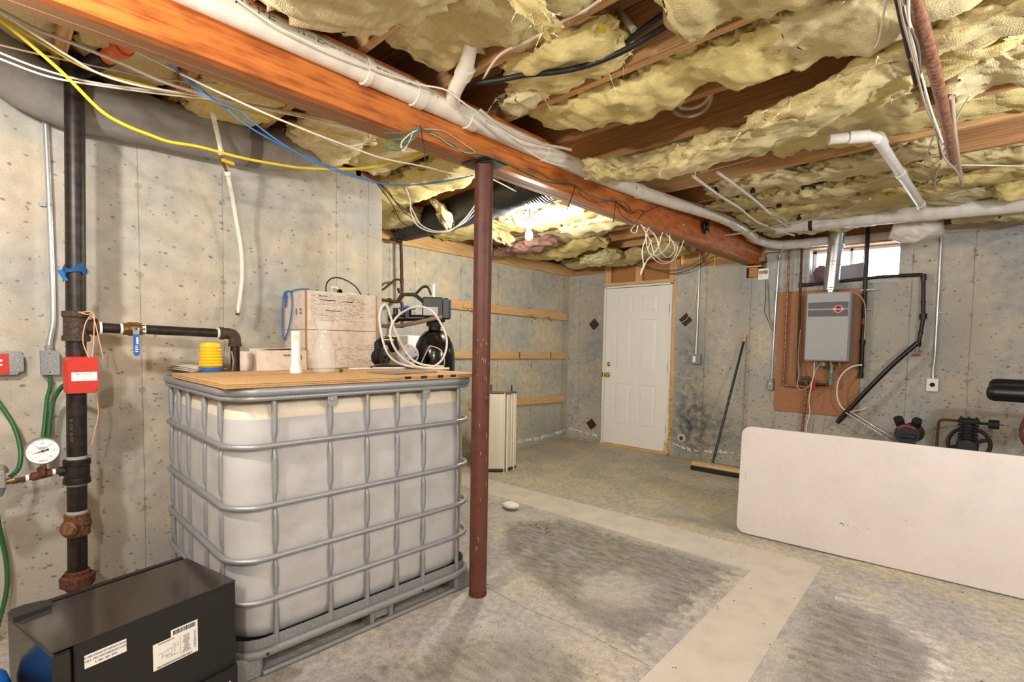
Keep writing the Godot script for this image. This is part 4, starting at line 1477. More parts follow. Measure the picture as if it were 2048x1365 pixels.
func cables() -> void:
	cable("yellow_cable", "thick yellow electrical cable sagging in front of the grey wrapped duct", "cable", [Vector3(-2.300, 2.333, -0.081), Vector3(-2.300, 2.297, -0.144), Vector3(-2.300, 2.253, -0.211), Vector3(-2.300, 2.189, -0.295), Vector3(-2.300, 2.106, -0.386), Vector3(-2.300, 2.077, -0.456), Vector3(-2.300, 2.065, -0.531), Vector3(-2.300, 2.059, -0.595), Vector3(-2.300, 2.070, -0.697), Vector3(-2.300, 2.071, -0.846), Vector3(-2.300, 2.085, -1.012), Vector3(-2.300, 2.106, -1.150), Vector3(-2.300, 2.175, -1.410), Vector3(-2.300, 2.266, -1.619), Vector3(-2.150, 2.301, -1.699)], 0.0062, mats.wire_yellow, 7, 8)
	cable("yellow_cable", "thin yellow cable running under the beam above the thick yellow one", "cable", [Vector3(-2.380, 2.337, -0.149), Vector3(-2.380, 2.297, -0.262), Vector3(-2.380, 2.264, -0.374), Vector3(-2.380, 2.275, -0.553), Vector3(-2.380, 2.291, -0.761), Vector3(-2.380, 2.310, -1.004), Vector3(-2.380, 2.326, -1.241), Vector3(-2.380, 2.362, -1.518), Vector3(-2.200, 2.331, -1.578)], 0.0042, mats.wire_yellow, 7, 8)
	cable("grey_cable", "flat grey printed cable crossing highest below the beam", "cable", [Vector3(-2.200, 2.291, -0.097), Vector3(-2.200, 2.283, -0.138), Vector3(-2.200, 2.264, -0.215), Vector3(-2.200, 2.258, -0.322), Vector3(-2.200, 2.247, -0.440), Vector3(-2.200, 2.233, -0.557), Vector3(-2.200, 2.237, -0.686), Vector3(-2.200, 2.252, -0.811), Vector3(-2.200, 2.292, -1.056), Vector3(-2.100, 2.284, -1.237)], 0.0058, mats.wire_grey, 7, 8)
	cable("white_cable", "white cable crossing diagonally over the black riser top", "cable", [Vector3(-2.260, 2.316, -0.110), Vector3(-2.260, 2.304, -0.142), Vector3(-2.260, 2.264, -0.237), Vector3(-2.260, 2.236, -0.308), Vector3(-2.260, 2.213, -0.388), Vector3(-2.260, 2.219, -0.510), Vector3(-2.260, 2.261, -0.735), Vector3(-2.260, 2.285, -0.912), Vector3(-2.260, 2.320, -1.179), Vector3(-2.100, 2.272, -1.287)], 0.004, mats.wire_white, 7, 8)
	cable("white_cable", "dull white cable behind the yellow ones, passing over the riser top", "cable", [Vector3(-2.450, 2.279, -0.128), Vector3(-2.450, 2.279, -0.151), Vector3(-2.450, 2.294, -0.276), Vector3(-2.450, 2.323, -0.474), Vector3(-2.450, 2.355, -0.638), Vector3(-2.450, 2.402, -0.798), Vector3(-2.400, 2.441, -0.940)], 0.0034, mats.wire_grey, 7, 8)
	cable("white_cable", "white cable sagging across the grey duct, upper of the close pair", "cable", [Vector3(-2.420, 2.246, -0.126), Vector3(-2.420, 2.242, -0.149), Vector3(-2.420, 2.232, -0.230), Vector3(-2.420, 2.232, -0.320), Vector3(-2.420, 2.244, -0.415), Vector3(-2.420, 2.280, -0.574), Vector3(-2.420, 2.327, -0.755), Vector3(-2.300, 2.354, -0.900)], 0.0038, mats.wire_white, 7, 8)
	cable("white_cable", "white cable sagging across the grey duct, lower of the close pair", "cable", [Vector3(-2.400, 2.218, -0.124), Vector3(-2.400, 2.215, -0.147), Vector3(-2.400, 2.205, -0.268), Vector3(-2.400, 2.229, -0.412), Vector3(-2.400, 2.256, -0.541), Vector3(-2.400, 2.275, -0.624), Vector3(-2.300, 2.274, -0.753)], 0.0036, mats.wire_white, 7, 8)
	cable("white_cable", "long white cable from the staple on the beam down to the post head", "cable", [Vector3(-1.970, 2.213, -0.377), Vector3(-2.000, 2.218, -0.423), Vector3(-2.050, 2.223, -0.537), Vector3(-2.050, 2.206, -0.640), Vector3(-2.050, 2.184, -0.815), Vector3(-2.050, 2.168, -1.015), Vector3(-2.050, 2.160, -1.207), Vector3(-2.050, 2.159, -1.387), Vector3(-2.050, 2.184, -1.608), Vector3(-2.050, 2.197, -1.785), Vector3(-1.930, 2.165, -1.816)], 0.004, mats.wire_white, 7, 8)
	cable("white_cable", "short white cable looping up to the beam beside the long white one", "cable", [Vector3(-2.070, 2.180, -0.993), Vector3(-2.070, 2.172, -1.070), Vector3(-2.070, 2.161, -1.171), Vector3(-2.070, 2.182, -1.244), Vector3(-2.070, 2.221, -1.312), Vector3(-1.990, 2.233, -1.325)], 0.0036, mats.wire_white, 7, 8)
	cable("blue_cable", "blue network cable from the beam to the post head, straighter of two", "cable", [Vector3(-1.990, 2.218, -0.493), Vector3(-2.120, 2.241, -0.607), Vector3(-2.120, 2.199, -0.689), Vector3(-2.120, 2.181, -0.730), Vector3(-2.120, 2.142, -0.803), Vector3(-2.120, 2.113, -0.907), Vector3(-2.120, 2.086, -1.053), Vector3(-2.120, 2.073, -1.185), Vector3(-2.120, 2.067, -1.328), Vector3(-2.120, 2.069, -1.432), Vector3(-2.120, 2.106, -1.604), Vector3(-2.120, 2.191, -1.847), Vector3(-1.930, 2.169, -1.830)], 0.0032, mats.wire_blue, 7, 8, "blue cables")
	cable("blue_cable", "blue network cable with a slack bend beside the straighter blue one", "cable", [Vector3(-1.990, 2.218, -0.500), Vector3(-2.100, 2.215, -0.615), Vector3(-2.100, 2.183, -0.688), Vector3(-2.100, 2.179, -0.774), Vector3(-2.100, 2.161, -0.810), Vector3(-2.100, 2.141, -0.847), Vector3(-2.100, 2.101, -0.945), Vector3(-2.100, 2.064, -1.094), Vector3(-2.100, 2.055, -1.287), Vector3(-2.100, 2.069, -1.478), Vector3(-2.100, 2.152, -1.760), Vector3(-1.925, 2.171, -1.832)], 0.0032, mats.wire_blue, 7, 8, "blue cables")
	cable("black_wire", "thin black wire drooping from the ceiling past the concrete corner, longest of three", "wire", [Vector3(-2.750, 2.289, -1.796), Vector3(-2.750, 2.248, -1.843), Vector3(-2.750, 2.178, -1.918), Vector3(-2.750, 2.095, -1.975), Vector3(-2.750, 2.068, -2.034)], 0.0032, mats.wire_black, 7, 8)
	cable("black_wire", "thin black wire drooping to the black duct, middle of three", "wire", [Vector3(-2.700, 2.267, -1.785), Vector3(-2.700, 2.231, -1.846), Vector3(-2.700, 2.188, -1.901), Vector3(-2.700, 2.137, -1.970), Vector3(-2.700, 2.109, -2.036)], 0.0028, mats.wire_black, 7, 8)
	cable("black_wire", "thin black wire bending over towards the insulation, shortest of three", "wire", [Vector3(-2.660, 2.254, -1.772), Vector3(-2.660, 2.222, -1.829), Vector3(-2.660, 2.182, -1.866), Vector3(-2.660, 2.150, -1.929), Vector3(-2.660, 2.123, -1.994)], 0.0028, mats.wire_black, 7, 8)
	cable("white_wire_loop", "pair of white wires hanging in a deep loop below the black duct, outer one", "wire", [Vector3(-2.550, 2.236, -1.874), Vector3(-2.550, 2.172, -1.904), Vector3(-2.550, 2.099, -1.912), Vector3(-2.550, 2.037, -1.950), Vector3(-2.550, 2.011, -2.028), Vector3(-2.550, 2.015, -2.124), Vector3(-2.550, 2.051, -2.238), Vector3(-2.550, 2.148, -2.358), Vector3(-2.550, 2.257, -2.449), Vector3(-2.550, 2.331, -2.506)], 0.0042, mats.wire_white, 7, 8, "loop of white wires")
	cable("white_wire_loop", "pair of white wires hanging in a deep loop below the black duct, inner one", "wire", [Vector3(-2.530, 2.135, -1.889), Vector3(-2.530, 2.083, -1.927), Vector3(-2.530, 2.032, -1.973), Vector3(-2.530, 2.013, -2.075), Vector3(-2.530, 2.036, -2.187), Vector3(-2.530, 2.105, -2.317), Vector3(-2.530, 2.195, -2.407), Vector3(-2.530, 2.280, -2.477)], 0.004, mats.wire_white, 7, 8, "loop of white wires")
	cable("blue_wire", "short blue wire running beside the loop of white wires", "wire", [Vector3(-2.560, 2.024, -2.149), Vector3(-2.560, 2.062, -2.256), Vector3(-2.560, 2.125, -2.367), Vector3(-2.560, 2.200, -2.460), Vector3(-2.560, 2.260, -2.517)], 0.0034, mats.wire_blue, 7, 8)
	cable("white_cable", "white wire crossing the ceiling from the post towards the bare bulb", "cable", [Vector3(-2.300, 2.360, -2.360), Vector3(-2.337, 2.360, -2.569), Vector3(-2.397, 2.360, -2.852), Vector3(-2.380, 2.360, -3.067), Vector3(-2.358, 2.360, -3.229)], 0.0045, mats.wire_white, 7, 8)
	cable("green_wires", "green and white wire running along the beam face past the post head", "wire", [Vector3(-1.788, 2.227, -1.391), Vector3(-1.792, 2.232, -1.471), Vector3(-1.790, 2.223, -1.528), Vector3(-1.788, 2.204, -1.602), Vector3(-1.786, 2.212, -1.695), Vector3(-1.782, 2.225, -1.827), Vector3(-1.778, 2.224, -1.990), Vector3(-1.774, 2.218, -2.107), Vector3(-1.771, 2.211, -2.233), Vector3(-1.761, 2.252, -2.454), Vector3(-1.759, 2.252, -2.503), Vector3(-1.760, 2.231, -2.638), Vector3(-1.756, 2.233, -2.773), Vector3(-1.745, 2.252, -2.938)], 0.003, mats.wire_green, 7, 8)
	cable("white_wire", "white wire looping along the beam face beside the green one", "wire", [Vector3(-1.788, 2.232, -1.407), Vector3(-1.791, 2.258, -1.513), Vector3(-1.789, 2.249, -1.586), Vector3(-1.787, 2.235, -1.647), Vector3(-1.785, 2.219, -1.711), Vector3(-1.787, 2.201, -1.648), Vector3(-1.790, 2.209, -1.557), Vector3(-1.791, 2.223, -1.499), Vector3(-1.793, 2.228, -1.444)], 0.0026, mats.wire_grey, 7, 8)
	cable("brown_wire", "thin brown wire sagging along the beam face below the white one", "wire", [Vector3(-1.793, 2.236, -1.444), Vector3(-1.790, 2.220, -1.557), Vector3(-1.786, 2.194, -1.679), Vector3(-1.782, 2.230, -1.844), Vector3(-1.776, 2.215, -2.067), Vector3(-1.774, 2.212, -2.108), Vector3(-1.770, 2.213, -2.276), Vector3(-1.758, 2.246, -2.491), Vector3(-1.761, 2.207, -2.586), Vector3(-1.757, 2.200, -2.719), Vector3(-1.744, 2.247, -2.905), Vector3(-1.748, 2.271, -3.071), Vector3(-1.746, 2.231, -3.152), Vector3(-1.749, 2.242, -3.010)], 0.0022, mats.wire_dark, 7, 8)
	cable("brown_wire", "thin brown wire in a long curve under the drain pipe", "wire", [Vector3(-1.775, 2.244, -2.087), Vector3(-1.772, 2.246, -2.189), Vector3(-1.769, 2.232, -2.320), Vector3(-1.758, 2.246, -2.501), Vector3(-1.759, 2.231, -2.664), Vector3(-1.754, 2.236, -2.830), Vector3(-1.749, 2.248, -3.009), Vector3(-1.745, 2.225, -3.172), Vector3(-1.741, 2.258, -3.307), Vector3(-1.732, 2.240, -3.344)], 0.002, mats.wire_dark, 7, 8)
	cable("dark_wire", "dark wire looping below the beam between two black ties", "wire", [Vector3(-1.745, 2.251, -2.950), Vector3(-1.748, 2.226, -3.061), Vector3(-1.746, 2.211, -3.153), Vector3(-1.743, 2.255, -3.238), Vector3(-1.735, 2.256, -3.318), Vector3(-1.743, 2.187, -3.242), Vector3(-1.744, 2.158, -3.196), Vector3(-1.749, 2.177, -3.044), Vector3(-1.750, 2.229, -2.979)], 0.0022, mats.wire_black, 7, 8)
	cable("white_wire", "loose white wire hanging from the green bundle in a drop loop", "wire", [Vector3(-1.782, 2.202, -1.344), Vector3(-1.782, 2.160, -1.329), Vector3(-1.783, 2.111, -1.299), Vector3(-1.783, 2.105, -1.294), Vector3(-1.783, 2.131, -1.284), Vector3(-1.782, 2.173, -1.316), Vector3(-1.781, 2.213, -1.367)], 0.0028, mats.wire_white, 7, 8)
	cable("green_wire", "green wire end fanning out from the tied bundle, highest", "wire", [Vector3(-1.781, 2.220, -1.374), Vector3(-1.783, 2.174, -1.279), Vector3(-1.785, 2.152, -1.208)], 0.0028, mats.wire_green, 7, 8, "green wire ends")
	cable("green_wire", "green wire end fanning out from the tied bundle, second from the top", "wire", [Vector3(-1.781, 2.215, -1.374), Vector3(-1.783, 2.157, -1.291), Vector3(-1.785, 2.120, -1.208)], 0.0028, mats.wire_green, 7, 8, "green wire ends")
	cable("green_wire", "green wire end fanning out from the tied bundle, third from the top", "wire", [Vector3(-1.781, 2.220, -1.374), Vector3(-1.783, 2.143, -1.304), Vector3(-1.785, 2.097, -1.203)], 0.0028, mats.wire_green, 7, 8, "green wire ends")
	cable("green_wire", "green wire end curling back below the tied bundle", "wire", [Vector3(-1.781, 2.213, -1.380), Vector3(-1.783, 2.105, -1.279), Vector3(-1.785, 2.095, -1.208)], 0.0028, mats.wire_green, 7, 8, "green wire ends")
	cable("cable_tie", "long black cable tie holding the green wires against the beam", "cable tie", [Vector3(-1.784, 2.240, -1.383), Vector3(-1.784, 2.194, -1.395), Vector3(-1.784, 2.097, -1.413)], 0.0026, mats.wire_black, 7, 8)
	cable("cable_tie", "black cable tie slanting off the beam between the post and the bulb", "cable tie", [Vector3(-1.754, 2.243, -2.495), Vector3(-1.754, 2.193, -2.476), Vector3(-1.756, 2.090, -2.423)], 0.0026, mats.wire_black, 7, 8)
	cable("cable_tie", "black cable tie hanging straight down from the beam wires", "cable tie", [Vector3(-1.741, 2.251, -2.937), Vector3(-1.742, 2.205, -2.936), Vector3(-1.742, 2.108, -2.914)], 0.0026, mats.wire_black, 7, 8)
	cable("cable_tie", "short black cable tie near the hanging tangle of white wires", "cable tie", [Vector3(-1.730, 2.260, -3.339), Vector3(-1.728, 2.287, -3.407), Vector3(-1.725, 2.340, -3.527)], 0.0026, mats.wire_black, 7, 8)
	cable("tangled_wire", "pale wire in the hanging tangle under the beam end, widest loop", "wire", [Vector3(-1.802, 2.242, -3.481), Vector3(-1.801, 2.209, -3.544), Vector3(-1.802, 2.133, -3.488), Vector3(-1.801, 2.028, -3.525), Vector3(-1.798, 1.969, -3.637), Vector3(-1.794, 1.957, -3.785), Vector3(-1.790, 2.007, -3.928), Vector3(-1.788, 2.119, -4.009), Vector3(-1.792, 2.177, -3.872), Vector3(-1.791, 2.243, -3.911)], 0.0034, mats.wire_white, 7, 8, "tangle of pale wires")
	cable("tangled_wire", "pale wire looping from the tangle up to the black disc", "wire", [Vector3(-1.805, 2.208, -3.395), Vector3(-1.801, 2.106, -3.551), Vector3(-1.798, 2.006, -3.635), Vector3(-1.794, 1.975, -3.801), Vector3(-1.788, 2.031, -3.989), Vector3(-1.784, 2.244, -4.158), Vector3(-1.783, 2.322, -4.181), Vector3(-1.710, 2.273, -3.923)], 0.0034, mats.wire_white, 7, 8, "tangle of pale wires")
	cable("tangled_wire", "pale wire making a small inner loop of the tangle", "wire", [Vector3(-1.803, 2.182, -3.455), Vector3(-1.798, 2.156, -3.625), Vector3(-1.796, 2.055, -3.712), Vector3(-1.793, 2.015, -3.840), Vector3(-1.789, 2.092, -3.966), Vector3(-1.791, 2.168, -3.890)], 0.0034, mats.wire_white, 7, 8, "tangle of pale wires")
	cable("tangled_wire", "pale wire dropping from the tangle to the frayed end, straight", "wire", [Vector3(-1.802, 2.137, -3.510), Vector3(-1.804, 2.017, -3.443), Vector3(-1.803, 1.910, -3.464), Vector3(-1.804, 1.841, -3.439)], 0.0034, mats.wire_white, 7, 8, "tangle of pale wires")
	cable("tangled_wire", "pale wire dropping from the tangle to the frayed end, curved", "wire", [Vector3(-1.800, 2.168, -3.585), Vector3(-1.797, 2.091, -3.694), Vector3(-1.800, 1.977, -3.559), Vector3(-1.803, 1.911, -3.472), Vector3(-1.804, 1.832, -3.425)], 0.0034, mats.wire_white, 7, 8, "tangle of pale wires")
	cable("tangled_wire", "pale wire slanting through the tangle to the frayed end", "wire", [Vector3(-1.794, 2.240, -3.782), Vector3(-1.796, 2.153, -3.722), Vector3(-1.797, 2.050, -3.672), Vector3(-1.801, 1.954, -3.522), Vector3(-1.803, 1.853, -3.446)], 0.0034, mats.wire_white, 7, 8, "tangle of pale wires")
	cable("tangled_wire", "short curled pale wire end at the near side of the tangle", "wire", [Vector3(-1.807, 2.177, -3.326), Vector3(-1.808, 2.126, -3.273), Vector3(-1.806, 2.123, -3.343), Vector3(-1.806, 2.178, -3.368)], 0.0034, mats.wire_white, 7, 8, "tangle of pale wires")
	cable("tangled_wire", "pale wire ring in the middle of the tangle", "wire", [Vector3(-1.795, 2.214, -3.743), Vector3(-1.792, 2.158, -3.873), Vector3(-1.794, 2.067, -3.794), Vector3(-1.798, 1.999, -3.635), Vector3(-1.801, 2.028, -3.525), Vector3(-1.800, 2.111, -3.581)], 0.0034, mats.wire_white, 7, 8, "tangle of pale wires")
	cable("brown_cable", "dark brown cable sagging across the framing over the door, upper of two", "cable", [Vector3(-3.662, 2.425, -5.700), Vector3(-3.291, 2.370, -5.700), Vector3(-2.945, 2.259, -5.700), Vector3(-2.687, 2.207, -5.700), Vector3(-2.444, 2.215, -5.700), Vector3(-2.272, 2.290, -5.700), Vector3(-2.163, 2.362, -5.700)], 0.005, mats.wire_dark, 7, 8)
	cable("brown_cable", "dark brown cable sagging across the framing over the door, lower of two", "cable", [Vector3(-3.071, 2.340, -5.680), Vector3(-2.804, 2.220, -5.680), Vector3(-2.583, 2.161, -5.680), Vector3(-2.375, 2.184, -5.680), Vector3(-2.235, 2.256, -5.680), Vector3(-2.166, 2.343, -5.680)], 0.0055, mats.wire_dark, 7, 8)
	cable("pale_wire", "thin white wire hanging from the ceiling to the rusty wall plate", "wire", [Vector3(-2.300, 2.302, -5.770), Vector3(-2.321, 2.077, -5.770), Vector3(-2.342, 1.850, -5.770), Vector3(-2.406, 1.668, -5.770), Vector3(-2.476, 1.599, -5.770), Vector3(-2.548, 1.583, -5.770)], 0.003, mats.wire_white, 7, 8)
	cable("yellow_strap", "yellow strap end hanging below the beam end", "strap", [Vector3(-1.965, 2.293, -5.300), Vector3(-1.957, 2.216, -5.300), Vector3(-1.969, 2.130, -5.300)], 0.004, mats.wire_yellow, 7, 8)
	cable("white_cable", "thin white cable running along the top of the white drain pipe", "cable", [Vector3(-1.721, 2.358, -0.624), Vector3(-1.719, 2.332, -0.728), Vector3(-1.716, 2.326, -0.825), Vector3(-1.712, 2.326, -0.969), Vector3(-1.707, 2.338, -1.132), Vector3(-1.703, 2.355, -1.305), Vector3(-1.669, 2.365, -1.422), Vector3(-1.666, 2.346, -1.533), Vector3(-1.672, 2.327, -1.694), Vector3(-1.687, 2.301, -1.885), Vector3(-1.680, 2.267, -2.115), Vector3(-1.673, 2.293, -2.377), Vector3(-1.666, 2.316, -2.625)], 0.0036, mats.wire_white, 7, 8)
	cable("white_cable", "grey-white cable running between the drain pipe and the joists", "cable", [Vector3(-1.625, 2.326, -1.584), Vector3(-1.621, 2.298, -1.708), Vector3(-1.618, 2.287, -1.843), Vector3(-1.614, 2.300, -1.989), Vector3(-1.609, 2.328, -2.148), Vector3(-1.607, 2.342, -2.242)], 0.0075, mats.wire_grey, 7, 8)
	cable("grey_hose", "grey hose bending over the drain pipe towards the joists", "hose", [Vector3(-1.677, 2.360, -3.085), Vector3(-1.722, 2.345, -3.199), Vector3(-1.744, 2.345, -3.384), Vector3(-1.789, 2.400, -3.760), Vector3(-1.662, 2.400, -3.934), Vector3(-1.492, 2.400, -4.106), Vector3(-1.385, 2.400, -4.306)], 0.01, mats.wire_grey, 7, 8)
	cable("black_cable", "thick black cable crossing under the joists beside the white branch pipe", "cable", [Vector3(-1.590, 2.410, -1.533), Vector3(-1.500, 2.410, -1.576), Vector3(-1.395, 2.410, -1.614), Vector3(-1.269, 2.410, -1.684), Vector3(-1.170, 2.410, -1.715), Vector3(-1.062, 2.410, -1.723), Vector3(-0.974, 2.410, -1.717), Vector3(-0.886, 2.410, -1.700), Vector3(-0.763, 2.410, -1.671), Vector3(-0.655, 2.410, -1.649)], 0.0115, mats.wire_black, 7, 8, "black cables under the joists")
	cable("black_cable", "thick black cable running higher, tucked into the joist bay behind the other", "cable", [Vector3(-1.351, 2.470, -1.829), Vector3(-1.231, 2.470, -1.841), Vector3(-1.130, 2.470, -1.814), Vector3(-1.057, 2.470, -1.786), Vector3(-0.925, 2.470, -1.734), Vector3(-0.814, 2.470, -1.701)], 0.011, mats.wire_black, 7, 8, "black cables under the joists")
	cable("yellow_tube", "yellow gas tube coming down between the joists", "tube", [Vector3(-1.100, 2.560, -1.571), Vector3(-1.070, 2.520, -1.565), Vector3(-1.032, 2.460, -1.584), Vector3(-1.044, 2.460, -1.662), Vector3(-1.053, 2.460, -1.719)], 0.011, mats.wire_yellow, 7, 8)
	cable("grey_tube", "grey tube stub pointing down between two joists", "tube", [Vector3(-1.043, 2.580, -1.741), Vector3(-0.997, 2.520, -1.715), Vector3(-0.962, 2.470, -1.722)], 0.013, mats.wire_grey, 7, 8)
	cable("flat_cable", "pale yellow flat cable stapled along the joist edge", "cable", [Vector3(-1.577, 2.425, -1.550), Vector3(-1.394, 2.425, -1.462), Vector3(-1.243, 2.425, -1.463), Vector3(-1.099, 2.425, -1.452), Vector3(-0.997, 2.425, -1.453), Vector3(-0.932, 2.425, -1.443)], 0.005, mats.cream, 7, 8)
	cable("corrugated_tube", "pale corrugated tube loop in the dark joist bay, outer", "tube", [Vector3(-1.115, 2.460, -2.408), Vector3(-1.109, 2.460, -2.476), Vector3(-1.067, 2.460, -2.517), Vector3(-1.003, 2.460, -2.500), Vector3(-0.949, 2.460, -2.432), Vector3(-0.917, 2.460, -2.365)], 0.01, mats.wire_grey, 7, 8, "corrugated tube loops")
	cable("corrugated_tube", "pale corrugated tube loop in the dark joist bay, inner", "tube", [Vector3(-1.057, 2.460, -2.349), Vector3(-1.073, 2.460, -2.394), Vector3(-1.033, 2.460, -2.434), Vector3(-0.972, 2.460, -2.419), Vector3(-0.920, 2.460, -2.356), Vector3(-0.890, 2.460, -2.294)], 0.01, mats.wire_grey, 7, 8, "corrugated tube loops")
	cable("white_water_pipe", "thin white water pipe clipped under the joists, outer one beside the other", "pipe", [Vector3(-1.305, 2.365, -3.110), Vector3(-1.324, 2.365, -3.635), Vector3(-1.322, 2.365, -4.052), Vector3(-1.346, 2.365, -4.639), Vector3(-1.216, 2.345, -5.217)], 0.0095, mats.pvc, 7, 8, "thin white water pipes")
	cable("white_water_pipe", "thin white water pipe clipped under the joists, inner one with the upturned end", "pipe", [Vector3(-1.170, 2.370, -3.156), Vector3(-1.170, 2.370, -3.520), Vector3(-1.178, 2.370, -3.982), Vector3(-1.205, 2.370, -4.621), Vector3(-1.172, 2.360, -5.054), Vector3(-1.089, 2.350, -5.264)], 0.0095, mats.pvc, 7, 8, "thin white water pipes")
	cable("tan_cable", "tan cable running across under the joists in front of the wide pipe", "cable", [Vector3(-1.926, 2.345, -4.813), Vector3(-1.748, 2.345, -4.837), Vector3(-1.482, 2.345, -4.830), Vector3(-1.207, 2.345, -4.706), Vector3(-0.977, 2.345, -4.668), Vector3(-0.751, 2.345, -4.532), Vector3(-0.534, 2.345, -4.267)], 0.0085, mats.wire_grey, 7, 8)
	cable("white_wire", "white wire dangling below the joists beside the thin water pipes", "wire", [Vector3(-1.208, 2.370, -3.908), Vector3(-1.195, 2.370, -4.231), Vector3(-1.168, 2.370, -4.485), Vector3(-1.161, 2.370, -4.832), Vector3(-1.208, 2.370, -5.211)], 0.003, mats.wire_white, 7, 8)
	cable("white_wire", "thin white wire strung along the bare reddish joist", "wire", [Vector3(-1.425, 2.517, -3.520), Vector3(-1.224, 2.524, -3.520), Vector3(-0.921, 2.541, -3.520), Vector3(-0.653, 2.579, -3.520), Vector3(-0.369, 2.592, -3.520), Vector3(-0.197, 2.581, -3.520), Vector3(-0.002, 2.589, -3.520), Vector3(0.157, 2.607, -3.520)], 0.0032, mats.wire_white, 7, 8)
	cable("pull_string", "white cord hanging near the copper pipe, topmost", "cord", [Vector3(-0.220, 2.340, -1.864), Vector3(-0.240, 2.340, -1.982), Vector3(-0.261, 2.340, -2.094), Vector3(-0.277, 2.340, -2.144)], 0.0034, mats.wire_white, 7, 8)
	cable("pull_string", "white cord slanting down beside the copper pipe bundle", "cord", [Vector3(-0.145, 2.380, -3.183), Vector3(-0.173, 2.340, -3.283), Vector3(-0.211, 2.340, -3.609), Vector3(-0.246, 2.340, -3.789)], 0.0032, mats.wire_white, 7, 8)
	cable("pull_string", "white cord crossing from the copper pipe to the ceiling", "cord", [Vector3(-0.033, 2.370, -2.858), Vector3(-0.069, 2.370, -3.054), Vector3(-0.094, 2.370, -3.268), Vector3(-0.136, 2.370, -3.587)], 0.0036, mats.wire_white, 7, 8)
	cable("thin_conduit", "thin pale conduit slanting across the joists beside the copper pipe", "conduit", [Vector3(-0.089, 2.350, -2.784), Vector3(-0.086, 2.350, -3.196), Vector3(-0.072, 2.350, -3.809), Vector3(-0.061, 2.350, -4.300)], 0.0095, mats.wire_grey, 1, 8)
	cable("white_wire", "taut white wire crossing towards the frame edge beyond the copper pipe", "wire", [Vector3(-0.065, 2.360, -3.852), Vector3(0.058, 2.360, -3.962), Vector3(0.227, 2.360, -4.120)], 0.004, mats.wire_white, 7, 8)
	cable("grey_cable", "grey cable curving from the copper pipe end back to the joists", "cable", [Vector3(-0.155, 2.370, -3.816), Vector3(-0.179, 2.370, -4.016), Vector3(-0.194, 2.370, -4.318), Vector3(-0.176, 2.370, -4.573), Vector3(-0.114, 2.370, -4.778), Vector3(-0.021, 2.370, -4.883)], 0.006, mats.wire_grey, 7, 8)
	cable("copper_pipe", "wide copper pipe running under the joists with cables strapped to it", "pipe", [Vector3(-0.159, 2.322, -1.814), Vector3(-0.151, 2.322, -1.989), Vector3(-0.137, 2.322, -2.239), Vector3(-0.122, 2.322, -2.602), Vector3(-0.108, 2.322, -3.021), Vector3(-0.096, 2.322, -3.636)], 0.0205, mats.copper, 2, 16)
	cable("strapped_cable", "grey cable strapped along the copper pipe, outermost and longest", "cable", [Vector3(-0.184, 2.298, -1.772), Vector3(-0.184, 2.298, -1.940), Vector3(-0.178, 2.298, -2.148), Vector3(-0.173, 2.298, -2.355), Vector3(-0.165, 2.298, -2.632), Vector3(-0.147, 2.298, -2.916), Vector3(-0.135, 2.298, -3.214), Vector3(-0.122, 2.298, -3.462), Vector3(-0.076, 2.298, -3.764), Vector3(-0.051, 2.298, -4.091)], 0.0048, mats.wire_grey, 7, 8, "cables strapped to the copper pipe")
	cable("strapped_cable", "grey cable strapped along the copper pipe, second out", "cable", [Vector3(-0.179, 2.298, -1.776), Vector3(-0.174, 2.298, -1.949), Vector3(-0.173, 2.298, -2.135), Vector3(-0.162, 2.298, -2.410), Vector3(-0.155, 2.298, -2.695), Vector3(-0.141, 2.298, -2.953), Vector3(-0.125, 2.298, -3.183)], 0.0048, mats.wire_white, 7, 8, "cables strapped to the copper pipe")
	cable("strapped_cable", "grey cable strapped along the copper pipe, third out with slack", "cable", [Vector3(-0.173, 2.298, -1.781), Vector3(-0.177, 2.298, -1.932), Vector3(-0.161, 2.298, -2.127), Vector3(-0.164, 2.298, -2.319), Vector3(-0.158, 2.298, -2.558), Vector3(-0.148, 2.298, -2.850), Vector3(-0.139, 2.298, -3.096), Vector3(-0.137, 2.298, -3.450)], 0.0048, mats.wire_dark, 7, 8, "cables strapped to the copper pipe")
	cable("strapped_cable", "grey cable strapped along the copper pipe, lying closest to it", "cable", [Vector3(-0.164, 2.298, -1.815), Vector3(-0.172, 2.298, -1.966), Vector3(-0.168, 2.298, -2.194), Vector3(-0.160, 2.298, -2.458), Vector3(-0.150, 2.298, -2.728), Vector3(-0.131, 2.298, -3.066)], 0.0048, mats.wire_white, 7, 8, "cables strapped to the copper pipe")
	cable("black_cable", "black cable running beside the strapped cables at the copper pipe", "cable", [Vector3(-0.195, 2.325, -1.816), Vector3(-0.194, 2.325, -1.958), Vector3(-0.192, 2.325, -2.143), Vector3(-0.190, 2.325, -2.321), Vector3(-0.187, 2.325, -2.506)], 0.007, mats.wire_black, 7, 8)

